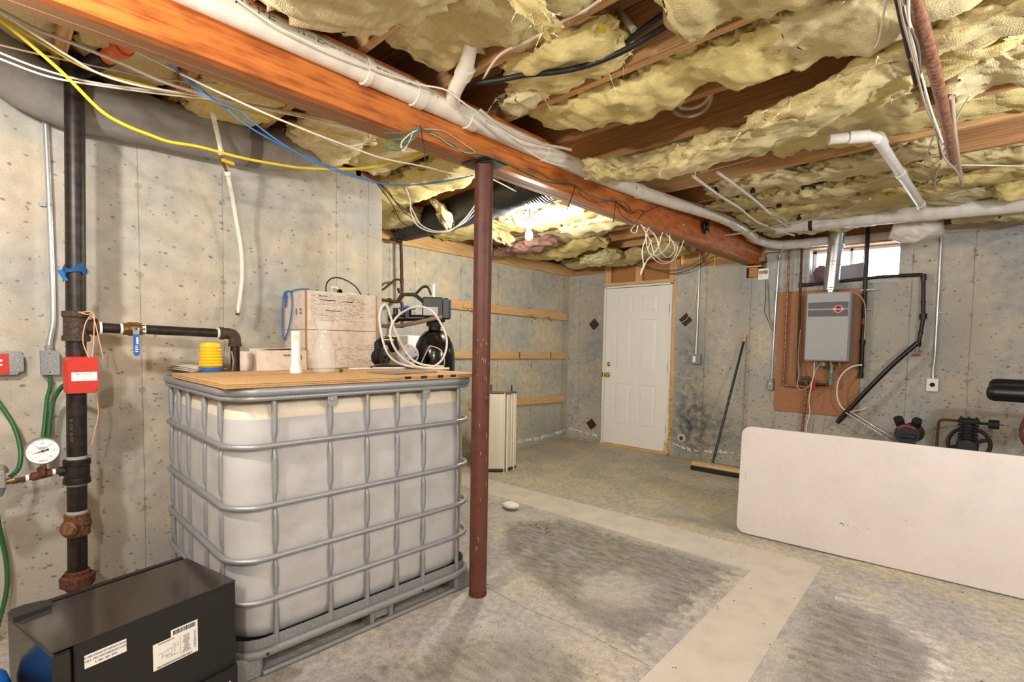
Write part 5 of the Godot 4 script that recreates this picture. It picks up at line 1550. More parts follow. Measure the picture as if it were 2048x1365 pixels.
# a glass-wool batt: swept lumpy pad, ragged along its edges and ends
func batt(label: String, pts: Array, width: float, thick: float, seed_: int, m: Material, roll := 0.0, rag := 1.0, hairs := 40, called := "insulation_batt") -> Node3D:
	var o: Vector3 = pts[0]
	var t := thing(called, label, "insulation", o)
	var loc := []
	for p: Vector3 in pts:
		loc.append(p - o)
	var len := 0.0
	for i in loc.size() - 1:
		len += (loc[i] as Vector3).distance_to(loc[i + 1])
	var k := maxi(3, int(len / (loc.size() - 1) / 0.02))
	var path := smooth(loc, k)
	var rows := path.size()
	var cols := 44
	var f := FastNoiseLite.new()
	f.seed = seed_
	f.frequency = 1.0
	f.fractal_octaves = 3
	f.noise_type = FastNoiseLite.TYPE_SIMPLEX_SMOOTH
	var f2 := FastNoiseLite.new()
	f2.seed = seed_ + 50
	f2.frequency = 1.0
	f2.fractal_octaves = 2
	f2.fractal_type = FastNoiseLite.FRACTAL_RIDGED
	var P := PackedVector3Array()
	for i in rows:
		var T := (path[mini(i + 1, rows - 1)] - path[maxi(i - 1, 0)]).normalized()
		var S := T.cross(Vector3.UP).normalized()
		S = S.rotated(T, roll)
		var U := S.cross(T).normalized()
		var e := minf(i, rows - 1 - i)
		var shrink := 1.0 if e > 3 else sqrt(maxf(0.02, 1.0 - pow((3.5 - e) / 3.6, 2)))
		var w := width * (1.0 + 0.16 * f.get_noise_2d(i * 0.07, 3.0 + seed_))
		var sag := 0.035 * f.get_noise_2d(i * 0.035, 40.0 + seed_)
		var slide := 0.04 * f.get_noise_2d(i * 0.05, 80.0)
		for c in cols:
			var a := TAU * c / cols
			var ca := cos(a)
			var sa := sin(a)
			var x := signf(ca) * pow(absf(ca), 0.6) * w / 2
			var y := signf(sa) * pow(absf(sa), 0.75) * thick / 2
			# frame for grid(): N = S, B = T x S
			var B := T.cross(S)
			var p := path[i] + S * x * (0.35 + 0.65 * shrink) + B * y * shrink + Vector3.UP * sag + S * slide
			var q := o + p
			var out := (S * ca * thick + B * sa * width).normalized()
			var n1 := f.get_noise_3dv(q * 5.0)
			var n2 := f.get_noise_3dv(q * 19.0)
			var n3 := f2.get_noise_3dv(q * 8.0)
			p += out * (0.040 * n1 + 0.010 * n2 - 0.012 * maxf(0.0, n3))
			var edge := smoothstep(0.72, 1.0, absf(ca))
			p += S * signf(ca) * edge * rag * (0.035 * f.get_noise_3dv(q * 24.0) + 0.02 * n2)
			if e < 4:
				p += T * (-1.0 if i < 4 else 1.0) * rag * 0.05 * f.get_noise_3dv(q * 14.0)
			P.append(p)
	var g := Geo.new()
	g.grid(P, rows, cols, true)
	g.fan(P.slice(0, cols), true)
	g.fan(P.slice((rows - 1) * cols, rows * cols), false)
	obj("wool_pad", g, m, t)
	if hairs > 0:
		g = Geo.new()
		var r := RandomNumberGenerator.new()
		r.seed = seed_
		for h in hairs:
			var i := r.randi_range(1, rows - 2)
			var side := r.randf()
			var c := (r.randi_range(-4, 2) if side < 0.5 else int(cols / 2) + r.randi_range(-2, 4)) if side < 0.8 else r.randi_range(cols / 2, cols - 1)
			var p := P[i * cols + (c + cols) % cols]
			var ctr := path[i]
			var d := ((p - ctr).normalized() + Vector3(r.randf_range(-0.5, 0.5), r.randf_range(-1.2, 0.1), r.randf_range(-0.5, 0.5))).normalized()
			var l := r.randf_range(0.010, 0.045) * (2.0 if r.randf() < 0.12 else 1.0)
			var wd := r.randf_range(0.002, 0.006)
			var side_v := d.cross(Vector3(r.randf_range(-1, 1), 0.3, r.randf_range(-1, 1))).normalized() * wd
			var mid := p + d * l * 0.5 + Vector3.DOWN * l * 0.1
			var tip := p + d * l + Vector3.DOWN * l * 0.3
			var third := d.cross(side_v).normalized() * wd * 0.6
			var base := p - d * 0.006
			g.tri(base - side_v, base + side_v, mid)
			g.tri(base + side_v, base + third, mid)
			g.tri(base + third, base - side_v, mid)
			g.tri(mid - side_v * 0.4, mid + side_v * 0.4, tip)
		var hs := obj("loose_fibre", g, mats.fibre, t)
		hs.set_meta("kind", "stuff")
	return t

func insulation() -> void:
	var a := 0
	var W := [mats.wool0, mats.wool1, mats.wool2]
	# label, points (x, y, z before the framing's turn), width, thickness, roll, rag, hairs
	var L := [
		["bright torn yellow batt hanging lowest beside the white drain pipe", [[-1.70, 2.43, -0.84], [-1.35, 2.405, -0.88], [-1.05, 2.40, -0.90], [-0.5, 2.44, -0.89], [0.5, 2.46, -0.89]], 0.50, 0.13, 0.20, 1.6, 160],
		["shaded yellow batt behind the lowest hanging one", [[-1.72, 2.495, -1.28], [-1.2, 2.485, -1.30], [-0.4, 2.50, -1.29], [0.6, 2.50, -1.29]], 0.36, 0.12, 0.0, 1.0, 60],
		["short yellow batt above the black cables", [[-1.52, 2.475, -1.69], [-1.25, 2.46, -1.705], [-1.01, 2.49, -1.70]], 0.34, 0.12, 0.0, 1.2, 50],
		["small yellow scrap caught beside the white branch pipe", [[-1.70, 2.46, -1.80], [-1.58, 2.44, -1.79], [-1.46, 2.47, -1.78]], 0.16, 0.10, 0.0, 1.4, 24],
		["yellow batt bulging down past the yellow gas tube", [[-0.80, 2.46, -1.66], [-0.5, 2.43, -1.69], [-0.1, 2.44, -1.69], [0.6, 2.46, -1.69]], 0.36, 0.14, 0.05, 1.1, 60],
		["long yellow batt between the two bare joists above the big sagging one", [[-1.68, 2.48, -2.09], [-1.2, 2.46, -2.11], [-0.8, 2.455, -2.11], [-0.45, 2.47, -2.10]], 0.335, 0.14, 0.0, 1.0, 70],
		["plump yellow batt with a white torn patch next to the copper pipe", [[-0.55, 2.45, -2.12], [-0.3, 2.435, -2.13], [0.0, 2.445, -2.13], [0.6, 2.46, -2.13]], 0.37, 0.14, 0.0, 1.2, 70],
		["longest yellow batt, sagging well below the joists towards the drain pipe", [[-1.63, 2.325, -2.50], [-1.3, 2.29, -2.60], [-0.85, 2.305, -2.60], [-0.45, 2.375, -2.53], [0.0, 2.44, -2.50], [0.6, 2.46, -2.50]], 0.46, 0.12, 0.30, 1.5, 200],
		["yellow batt piece folded over the sagging one near the copper pipe", [[-0.45, 2.40, -2.72], [-0.2, 2.43, -2.68], [0.1, 2.44, -2.66]], 0.28, 0.09, 0.2, 1.6, 60],
		["torn yellow batt hanging beyond the copper pipe", [[-0.10, 2.45, -2.93], [0.15, 2.44, -2.92], [0.5, 2.46, -2.92]], 0.40, 0.12, 0.1, 1.6, 70],
		["yellow batt hidden behind the longest sagging one", [[-1.68, 2.46, -2.93], [-1.0, 2.46, -2.93], [-0.2, 2.45, -2.93]], 0.39, 0.12, 0.0, 1.0, 30],
		["grey-yellow batt above the bare reddish joist", [[-0.9, 2.52, -3.33], [-0.3, 2.50, -3.33], [0.6, 2.50, -3.33]], 0.38, 0.12, 0.0, 1.0, 30],
		["pale batt with a lit torn edge just past the bare reddish joist", [[-1.42, 2.45, -3.74], [-1.0, 2.445, -3.76], [-0.5, 2.44, -3.76], [-0.15, 2.46, -3.75]], 0.37, 0.12, 0.12, 1.7, 140],
		["pale batt reaching past the thin water pipes, second beyond the reddish joist", [[-1.55, 2.455, -4.15], [-1.0, 2.445, -4.17], [-0.5, 2.445, -4.16], [0.0, 2.455, -4.16], [0.5, 2.46, -4.16]], 0.38, 0.12, 0.12, 1.7, 140],
		["pale lumpy batt right behind the bent grey drain pipe", [[-1.5, 2.46, -4.56], [-1.0, 2.445, -4.58], [-0.4, 2.44, -4.57], [0.1, 2.45, -4.57], [0.7, 2.46, -4.57]], 0.39, 0.12, 0.08, 1.5, 100],
		["greyish batt above the wide horizontal drain pipe", [[-1.5, 2.46, -4.97], [-0.9, 2.45, -4.98], [-0.2, 2.44, -4.97], [0.7, 2.43, -4.97]], 0.42, 0.12, 0.0, 1.2, 60],
		["dim batt against the north wall above the window", [[-1.5, 2.47, -5.40], [-0.8, 2.47, -5.40], [-0.2, 2.46, -5.40], [0.7, 2.45, -5.40]], 0.42, 0.13, 0.0, 1.2, 40],
		["white plastic-wrapped bag of wool bulging below the joists beside the window", [[-0.50, 2.34, -5.43], [-0.36, 2.30, -5.43], [-0.18, 2.35, -5.43]], 0.30, 0.24, 0.0, 0.3, 0],
		["yellow wad hanging at the frame edge over the north wall", [[0.12, 2.36, -5.32], [0.26, 2.345, -5.32], [0.45, 2.36, -5.32]], 0.26, 0.16, 0.0, 1.2, 40],
		["brownish wool wad between the wide drain pipe and the north wall", [[-0.12, 2.40, -5.35], [0.05, 2.38, -5.33], [0.20, 2.40, -5.35]], 0.28, 0.13, 0.0, 1.2, 30],
		["rounded wool wad sitting above the wide drain pipe, clear of the others", [[0.10, 2.40, -4.78], [0.22, 2.385, -4.78], [0.36, 2.40, -4.78]], 0.24, 0.14, 0.0, 0.8, 20],
		# west of the beam, near the riser
		["dark yellow batt deep between the joists over the grey duct bend", [[-3.05, 2.55, -0.10], [-2.5, 2.54, -0.09], [-1.98, 2.54, -0.07]], 0.37, 0.12, 0.0, 1.0, 20],
		["dark yellow batt over the black riser's top fitting", [[-3.0, 2.53, -0.47], [-2.5, 2.50, -0.48], [-1.98, 2.49, -0.46]], 0.36, 0.12, 0.0, 1.0, 30],
		["yellow batt above the hanging white water tube", [[-2.98, 2.49, -0.89], [-2.5, 2.46, -0.89], [-1.98, 2.47, -0.87]], 0.37, 0.14, 0.0, 1.2, 50],
		["crumpled yellow batt spilling past the grey duct's bend", [[-2.95, 2.42, -1.40], [-2.6, 2.40, -1.34], [-2.2, 2.44, -1.30], [-1.98, 2.47, -1.28]], 0.36, 0.15, 0.0, 1.4, 60],
		["flattened yellow batt between joists over the upper carton", [[-2.95, 2.46, -1.72], [-2.5, 2.45, -1.71], [-1.95, 2.46, -1.69]], 0.36, 0.12, 0.0, 1.0, 40],
		# beyond the concrete corner
		["yellow batt with a torn tongue hanging over the black duct", [[-4.05, 2.44, -2.20], [-3.4, 2.425, -2.16], [-2.7, 2.42, -2.13], [-1.92, 2.44, -2.11]], 0.39, 0.15, 0.0, 1.3, 60],
		["torn yellow tongue of wool hanging free in front of the black duct", [[-3.16, 2.42, -2.50], [-3.10, 2.36, -2.52], [-3.06, 2.28, -2.53], [-3.04, 2.22, -2.54]], 0.16, 0.07, 0.0, 1.6, 24],
		["yellow batt lit from below near the post, in front of the bulb", [[-4.05, 2.42, -2.60], [-3.75, 2.40, -2.58], [-3.5, 2.42, -2.56]], 0.36, 0.13, 0.0, 1.2, 30],
		["brightly lit torn wool right above the bare bulb", [[-3.30, 2.44, -3.36], [-2.95, 2.40, -3.34], [-2.6, 2.385, -3.33], [-2.2, 2.41, -3.33], [-1.90, 2.44, -3.32]], 0.42, 0.15, 0.0, 2.0, 220],
		["ragged bright wool lump between the bulb and the beam", [[-2.75, 2.36, -3.72], [-2.45, 2.37, -3.72], [-2.1, 2.41, -3.72], [-1.86, 2.44, -3.71]], 0.34, 0.13, 0.0, 2.0, 160],
		["bright wool tuft hanging between the bulb and the post", [[-3.42, 2.40, -3.36], [-3.30, 2.34, -3.40], [-3.20, 2.26, -3.42]], 0.22, 0.12, 0.0, 1.8, 60],
		["yellow batt slumped towards the far corner of the ceiling", [[-4.05, 2.42, -4.62], [-3.6, 2.38, -4.60], [-3.2, 2.40, -4.58], [-2.9, 2.43, -4.57]], 0.38, 0.14, 0.0, 1.3, 50],
		["pale yellow wad hanging before the doorway framing", [[-3.42, 2.34, -5.0], [-3.2, 2.32, -5.0], [-2.98, 2.34, -4.99]], 0.28, 0.14, 0.0, 1.5, 50],
		["long pale batt lying over the doorway framing", [[-4.0, 2.40, -5.42], [-3.4, 2.37, -5.42], [-2.8, 2.38, -5.40], [-2.3, 2.42, -5.38]], 0.36, 0.13, 0.0, 1.3, 50],
		["yellow batt beyond the black duct against the far wall", [[-4.05, 2.43, -3.33], [-3.8, 2.42, -3.33], [-3.5, 2.44, -3.33]], 0.38, 0.13, 0.0, 1.2, 30],
		["dim batt above the pink paper-faced one", [[-4.05, 2.47, -4.20], [-3.4, 2.46, -4.19], [-2.6, 2.47, -4.17]], 0.38, 0.12, 0.0, 1.0, 20],
	]
	for q: Array in L:
		var pts := []
		for p: Array in q[1]:
			pts.append(jp(p[0], p[1], p[2]))
		var m: Material = W[a % 3]
		if q[0].begins_with("white plastic"):
			m = mats.bag
		batt(q[0], pts, q[2], q[3], 200 + a * 7, m, q[4], q[5], q[6])
		a += 1
	# loose corner flap of the lowest batt
	batt("narrow strip of torn wool pointing down from the lowest hanging batt", [Vector3(-1.10, 2.38, -1.08), Vector3(-1.06, 2.345, -1.17), Vector3(-1.045, 2.31, -1.26), Vector3(-1.04, 2.295, -1.33)], 0.085, 0.04, 900, mats.wool2, 0.0, 1.2, 30)
	# pink paper-faced batt, crumpled
	batt("pink paper-faced batt hanging crumpled under the joists behind the bulb", [Vector3(-3.98, 2.37, -4.28), Vector3(-3.66, 2.31, -4.06), Vector3(-3.3, 2.29, -3.92), Vector3(-3.05, 2.31, -3.86)], 0.40, 0.11, 950, mats.wool_pink, 0.15, 1.3, 20)

func flex_duct(called: String, label: String, pts: Array, r: float, pitch: float, depth: float, m: Material, seed_: int) -> Node3D:
	var o: Vector3 = pts[0]
	var t := thing(called, label, "duct", o)
	var loc := []
	for p: Vector3 in pts:
		loc.append(p - o)
	var path := smooth(loc, 30)
	var f := FastNoiseLite.new()
	f.seed = seed_
	f.frequency = 1.0
	# even steps
	var q := PackedVector3Array([path[0]])
	var step := pitch / 4.0
	var acc := 0.0
	for i in path.size() - 1:
		var a := path[i]
		var b := path[i + 1]
		var l := a.distance_to(b)
		while acc + l >= step:
			a = a.lerp(b, (step - acc) / l)
			l = a.distance_to(b)
			acc = 0.0
			q.append(a)
		acc += l
	var P := PackedVector3Array()
	var N := Vector3.ZERO
	var seg := 36
	var rows := q.size()
	for i in rows:
		var T := (q[mini(i + 1, rows - 1)] - q[maxi(i - 1, 0)]).normalized()
		if i == 0:
			N = T.cross(Vector3.UP).normalized()
		else:
			N = (N - T * N.dot(T)).normalized()
		var B := T.cross(N)
		for s in seg:
			var a := TAU * s / seg
			var d := N * cos(a) + B * sin(a)
			var w := q[i] * 7.0
			var rr := r * (1.0 + 0.07 * f.get_noise_3d(w.x + d.x * 1.2, w.y + d.y * 1.2, w.z + d.z * 1.2))
			rr -= depth * pow(0.5 + 0.5 * cos(TAU * i / 4.0 + 1.5 * f.get_noise_3d(w.x * 0.4 + d.x, w.y * 0.4 + d.y, w.z)), 2.0)
			P.append(q[i] + d * rr)
	var g := Geo.new()
	g.grid(P, rows, seg, true)
	g.fan(P.slice(0, seg), true)
	g.fan(P.slice((rows - 1) * seg, rows * seg), false)
	obj("sleeve", g, m, t)
	return t

func ducts_and_drains() -> void:
	# grey wrapped supply duct along the near concrete wall
	var d := flex_duct("wrapped_duct", "grey cloth-wrapped air duct running along the top of the near concrete wall", [Vector3(-2.84, 2.56, 0.10), Vector3(-2.90, 2.44, -0.12), Vector3(-2.936, 2.332, -0.32), Vector3(-2.936, 2.338, -0.67), Vector3(-2.936, 2.354, -1.0), Vector3(-2.93, 2.365, -1.22), Vector3(-2.89, 2.41, -1.40), Vector3(-2.80, 2.51, -1.50)], 0.112, 0.10, 0.003, mats.cloth_grey, 3)
	var g := Geo.new()
	var o := Vector3(-2.84, 2.56, 0.10)
	g.tube(PackedVector3Array([Vector3(-2.934, 2.358, -1.10) - o, Vector3(-2.932, 2.362, -1.155) - o]), 0.1165, 36)
	obj("tape_band", g, mat(c8(96, 92, 88), 0.5), d)
	flex_duct("black_flex_duct", "black ribbed flexible duct running between the joists behind the red post", [Vector3(-4.06, 2.40, -2.94), Vector3(-3.5, 2.375, -2.86), Vector3(-2.9, 2.385, -2.80), Vector3(-2.4, 2.40, -2.78), Vector3(-1.98, 2.42, -2.77)], 0.128, 0.022, 0.004, mats.flex_black, 8)
	# wide horizontal drain along the north side
	var p := thing("wide_drain_pipe", "wide white horizontal drain pipe hung below the joists along the north wall", "pipe", Vector3(-1.30, 2.392, -4.98))
	g = Geo.new()
	g.cyl(Vector3.ZERO, Vector3(2.6, -0.095, -0.02), 0.060, 28)
	obj("pipe_wall", g, mats.pvc_cool, p)
	for q: Array in [[0.0, 0.10, 0.066], [1.02, 0.09, 0.064]]:
		g = Geo.new()
		g.cyl(Vector3(q[0], -0.0365 * q[0], -0.0077 * q[0]), Vector3(q[0] + q[1], -0.0365 * (q[0] + q[1]), -0.0077 * (q[0] + q[1])), q[2], 28)
		obj("coupling", g, mats.pvc_cool, p)
	g = Geo.new()
	g.cyl(Vector3(0.255, -0.0093, -0.002), Vector3(0.285, -0.0104, -0.002), 0.0615, 28)
	obj("black_strap", g, mats.black_matt, p)
	# bent grey-white vent pipe with an elbow
	p = thing("bent_drain_pipe", "dusty white bent pipe with an elbow hanging below the bare reddish joist", "pipe", Vector3(-0.543, 2.333, -2.91))
	var c := Vector3(-0.56, 2.365, -3.00)
	g = Geo.new()
	g.tube(fillet([Vector3(0, 0, 0), Vector3(0.175, 0.005, -0.09), Vector3(0.268, -0.005, -1.69)], 0.07), 0.0245, 20)
	obj("pipe_wall", g, mats.pvc_cool, p)
	for q: Array in [[Vector3(0.075, 0.002, -0.038), Vector3(0.15, 0.004, -0.077)], [Vector3(0.182, 0.003, -0.13), Vector3(0.187, 0.002, -0.22)], [Vector3(0.215, 0.001, -0.78), Vector3(0.219, 0.0, -0.84)], [Vector3(0.264, -0.004, -1.63), Vector3(0.268, -0.005, -1.70)]]:
		g = Geo.new()
		g.cyl(q[0], q[1], 0.0295, 20)
		obj("coupling", g, mats.pvc_cool, p)
	# white wrapped duct leaving the end of the drain pipe along the sill
	flex_duct("wrapped_pipe", "white plastic-wrapped pipe turning from the drain pipe end along the north sill", [Vector3(-1.625, 2.40, -5.30), Vector3(-1.58, 2.385, -5.50), Vector3(-1.50, 2.365, -5.64), Vector3(-1.36, 2.352, -5.69), Vector3(-1.10, 2.352, -5.70), Vector3(-0.9, 2.355, -5.70)], 0.046, 0.05, 0.004, mats.pvc_cool, 12)
	# clamps on the thin water pipes
	var k := 0
	for q: Vector3 in [Vector3(-1.325, 2.365, -3.56), Vector3(-1.335, 2.365, -4.22), Vector3(-1.135, 2.37, -3.72), Vector3(-1.095, 2.37, -4.22), Vector3(-1.33, 2.36, -4.82), Vector3(-1.07, 2.37, -4.72)]:
		g = Geo.new()
		g.box(Vector3(0.034, 0.028, 0.02), at(Vector3(0, 0.012, 0)), 0.005)
		g.box(Vector3(0.012, 0.03, 0.014), at(Vector3(0, 0.035, 0)), 0.002)
		var cl := obj("pipe_clamp", g, mats.black_matt, null, at(q))
		tag(cl, ["black plastic clamp on the outer thin water pipe, nearest the reddish joist", "black plastic clamp on the outer thin water pipe, half way along", "black plastic clamp on the inner thin water pipe, nearest the reddish joist", "black plastic clamp on the inner thin water pipe, half way along", "black plastic clamp on the outer thin water pipe, nearest the north wall", "black plastic clamp on the inner thin water pipe, nearest the north wall"][k], "clamp", "clamps on the thin water pipes")
		k += 1
	# orange and black sprinkler branch above the riser
	p = thing("sprinkler_branch", "orange plastic sprinkler pipe with a black fitting under the joists by the riser", "pipe", Vector3(-2.62, 2.42, -0.46))
	g = Geo.new()
	g.cyl(Vector3(0.02, 0, 0), Vector3(0.36, 0.005, -0.07), 0.028, 18)
	g.ball(Vector3(0.36, 0.005, -0.07), Vector3.ONE * 0.034, 14)
	obj("orange_pipe", g, mat(c8(222, 104, 44), 0.45), p)
	for x: float in [0.13, 0.24]:
		g = Geo.new()
		g.cyl(Vector3(x, 0.0016, -0.022 - (x - 0.13) * 0.2), Vector3(x + 0.04, 0.002, -0.03 - (x - 0.13) * 0.2), 0.034, 18)
		obj("coupling", g, mat(c8(214, 96, 40), 0.45), p)
	g = Geo.new()
	g.tube(fillet([Vector3(0.03, 0.0, 0.0), Vector3(-0.23, 0.0, 0.062), Vector3(-0.23, -0.06, 0.062)], 0.03), 0.033, 16)
	obj("black_fitting", g, mats.iron, p)

func riser_group() -> void:
	# fire riser: leans a little, as the real one does
	var lo := Vector3(-2.78, 0.0, -0.344)
	var hi := Vector3(-2.78, 2.44, -0.387)
	var up := hi - lo
	var r := thing("fire_riser", "black iron fire sprinkler riser pipe standing along the near concrete wall", "pipe", lo)
	var Y := func(y: float) -> Vector3:
		return up * (y / 2.44)
	var g := Geo.new()
	g.cyl(Y.call(0.26), Y.call(2.44), 0.0338, 28)
	obj("pipe_wall", g, mats.iron, r)
	g = Geo.new()
	g.cyl(Y.call(2.39), Y.call(2.46), 0.045, 24)
	obj("top_coupling", g, mats.iron, r)
	var frame := func(y: float) -> Transform3D:
		return upright(Y.call(y), Y.call(y + 0.1))
	# tee with the side outlet
	g = Geo.new()
	g.lathe([Vector2(0.036, -0.062), Vector2(0.047, -0.060), Vector2(0.047, -0.040), Vector2(0.042, -0.036), Vector2(0.042, 0.036), Vector2(0.047, 0.040), Vector2(0.047, 0.062), Vector2(0.036, 0.064)], frame.call(1.352), 28)
	g.cyl(Y.call(1.352), Y.call(1.352) + Vector3(0, 0, -0.066), 0.032, 22)
	g.cyl(Y.call(1.352) + Vector3(0, 0, -0.052), Y.call(1.352) + Vector3(0, 0, -0.07), 0.036, 22)
	obj("tee", g, mats.iron_fit, r)
	# lower tee for the gauge
	g = Geo.new()
	g.lathe([Vector2(0.036, -0.052), Vector2(0.047, -0.050), Vector2(0.047, -0.030), Vector2(0.0435, -0.026), Vector2(0.0435, 0.026), Vector2(0.047, 0.030), Vector2(0.047, 0.050), Vector2(0.036, 0.054)], frame.call(0.741), 28)
	g.cyl(Y.call(0.749), Y.call(0.749) + Vector3(0, 0, 0.058), 0.02, 16)
	obj("gauge_tee", g, mats.iron, r)
	for y: float in [0.797, 0.689, 0.564]:
		g = Geo.new()
		g.lathe([Vector2(0.0348, -0.008), Vector2(0.0375, -0.004), Vector2(0.0365, 0.008), Vector2(0.0348, 0.010)], frame.call(y), 20)
		obj("joint_paste", g, mat(c8(150, 158, 156), 0.8), r)
	# bronze check valve
	g = Geo.new()
	g.lathe([Vector2(0.036, -0.05), Vector2(0.045, -0.045), Vector2(0.043, -0.025), Vector2(0.049, 0.0), Vector2(0.043, 0.025), Vector2(0.045, 0.042), Vector2(0.036, 0.048)], frame.call(0.515), 24)
	obj("check_valve", g, mats.bronze, r)
	g = Geo.new()
	g.lathe([Vector2(0.034, 0.0), Vector2(0.034, 0.022), Vector2(0.027, 0.026), Vector2(0.025, 0.030), Vector2(0.0, 0.031)], Transform3D(Basis(Vector3.UP, 0.9) * Basis(Vector3.RIGHT, PI / 2), Y.call(0.512) + Vector3(0.03, 0, 0.022)), 8)
	obj("valve_cover", g, mats.bronze, r)
	# rusty union at the foot
	g = Geo.new()
	g.lathe([Vector2(0.036, 0.055), Vector2(0.043, 0.05), Vector2(0.044, 0.03), Vector2(0.056, 0.026)], frame.call(0.262), 24)
	g.lathe([Vector2(0.04, -0.04), Vector2(0.047, -0.026), Vector2(0.059, -0.022), Vector2(0.061, 0.02), Vector2(0.05, 0.028)], frame.call(0.272), 8)
	obj("union_nut", g, mats.rust, r)
	g = Geo.new()
	g.cyl(Y.call(0.0), Y.call(0.22), 0.037, 20)
	obj("foot_pipe", g, mats.rust, r)
	text("lettering", "ASTM A53-B", 0.012, mats.ink_grey, r, Transform3D(Basis(Vector3.UP, 0.95) * Basis(Vector3.BACK, PI / 2), Y.call(0.92) + Vector3(0.029, 0, 0.0205)), "Droid Sans Mono")

	# side branch to the tote
	var b := thing("filler_pipe", "black iron side pipe running from the riser to the tote, turning down at an elbow", "pipe", Vector3(-2.780, 1.351, -0.439))
	g = Geo.new()
	g.cyl(Vector3(0, 0, 0.0), Vector3(0, -0.003, -0.085), 0.0215, 18)
	obj("pipe_wall", g, mats.iron, b)
	g = Geo.new()
	g.cyl(Vector3(0, -0.003, -0.16), Vector3(0.03, -0.014, -0.505), 0.0215, 18)
	obj("pipe_wall", g, mats.iron, b)
	g = Geo.new()
	g.cyl(Vector3(0.036, -0.06, -0.535), Vector3(0.037, -0.202, -0.536), 0.0215, 18)
	obj("drop_pipe", g, mats.iron, b)
	g = Geo.new()
	g.tube(fillet([Vector3(0.026, -0.013, -0.475), Vector3(0.036, -0.014, -0.535), Vector3(0.036, -0.075, -0.535)], 0.03), 0.0275, 18)
	g.cyl(Vector3(0.025, -0.013, -0.468), Vector3(0.028, -0.013, -0.487), 0.031, 18)
	g.cyl(Vector3(0.036, -0.062, -0.535), Vector3(0.036, -0.078, -0.535), 0.031, 18)
	obj("elbow", g, mats.iron_fit, b)
	for q: Array in [[-0.002, -0.012, 0.029], [-0.076, -0.092, 0.024], [-0.155, -0.168, 0.025], [-0.455, -0.468, 0.025]]:
		g = Geo.new()
		var sx: float = maxf(0.0, (-q[0] - 0.16) / 0.345) * 0.03
		g.cyl(Vector3(sx, -0.003 - sx * 0.37, q[0]), Vector3(sx, -0.003 - sx * 0.37, q[1]), q[2], 16)
		obj("tape_wrap", g, mats.white, b)
	# ball valve with the blue lever
	g = Geo.new()
	g.cyl(Vector3(0, -0.003, -0.085), Vector3(0, -0.003, -0.115), 0.026, 8)
	g.cyl(Vector3(0, -0.003, -0.105), Vector3(0, -0.003, -0.145), 0.031, 20)
	g.cyl(Vector3(0, -0.003, -0.138), Vector3(0, -0.003, -0.165), 0.026, 8)
	g.cyl(Vector3(0, -0.003, -0.125), Vector3(0.046, -0.003, -0.125), 0.010, 12)
	obj("ball_valve", g, mats.brass, b)
	g = Geo.new()
	g.lathe([Vector2(0, 0), Vector2(0.009, 0), Vector2(0.009, 0.006), Vector2(0, 0.007)], Transform3D(Basis(Vector3.BACK, -PI / 2), Vector3(0.046, -0.003, -0.125)), 6)
	g.prism(PackedVector2Array([Vector2(-0.012, -0.002), Vector2(0.012, -0.002), Vector2(0.012, -0.035), Vector2(-0.012, -0.035)]), 0.003, Transform3D(Basis(Vector3.UP, PI / 2), Vector3(0.046, 0.005, -0.125)))
	obj("lever_root", g, mats.steel, b)
	g = Geo.new()
	var lev := PackedVector2Array([Vector2(-0.011, 0), Vector2(0.011, 0), Vector2(0.0115, -0.085)])
	for k in 7:
		lev.append(Vector2(0.0115 * cos(-PI * k / 6), -0.085 + 0.0115 * sin(-PI * k / 6)))
	lev.append(Vector2(-0.0115, -0.085))
	g.prism(lev, 0.005, Transform3D(Basis(Vector3.UP, PI / 2), Vector3(0.046, -0.026, -0.125)))
	var lv := obj("blue_lever", g, mats.blue, b)
	g = Geo.new()
	g.box(Vector3(0.0006, 0.030, 0.007), at(Vector3(0.0514, -0.054, -0.128)))
	for k in 4:
		g.box(Vector3(0.0006, 0.003, 0.010), at(Vector3(0.0514, -0.078 - k * 0.008, -0.125)))
	obj("lever_print", g, mats.label_white, lv)

	# water-flow switch
	var s := thing("flow_switch", "red metal flow switch box clamped to the black riser", "switch box", Vector3(-2.743, 1.151, -0.373), 0.10)
	g = Geo.new()
	g.box(Vector3(0.052, 0.152, 0.105), at(Vector3(0.0, 0, 0)), 0.008)
	obj("box_body", g, mats.red, s)
	g = Geo.new()
	g.prism(PackedVector2Array([Vector2(-0.050, -0.073), Vector2(0.034, -0.073), Vector2(0.051, -0.056), Vector2(0.051, 0.073), Vector2(-0.022, 0.073), Vector2(-0.042, 0.055), Vector2(-0.050, 0.055)]), 0.010, Transform3D(Basis(Vector3.UP, PI / 2), Vector3(0.025, 0, 0)))
	obj("cover", g, mats.red, s)
	g = Geo.new()
	g.box(Vector3(0.001, 0.036, 0.084), at(Vector3(0.0355, -0.005, -0.004)))
	var pl := obj("label_plate", g, mats.label_white, s)
	text("lettering", "POTTER", 0.0075, mat(c8(170, 120, 120), 0.8), pl, Transform3D(Basis(Vector3.UP, PI / 2), Vector3(0.0362, 0.004, -0.002)), "Droid Serif", false, 1.25)
	text("lettering", "VSR-F", 0.004, mats.ink_grey, pl, Transform3D(Basis(Vector3.UP, PI / 2), Vector3(0.0362, -0.011, -0.002)))
	g = Geo.new()
	g.torus(Transform3D(Basis(Vector3.UP, PI / 2), Vector3(0.0362, 0.0075, 0.022)), 0.004, 0.0007, 14, 5)
	obj("emblem", g, mat(c8(190, 120, 120), 0.8), pl)
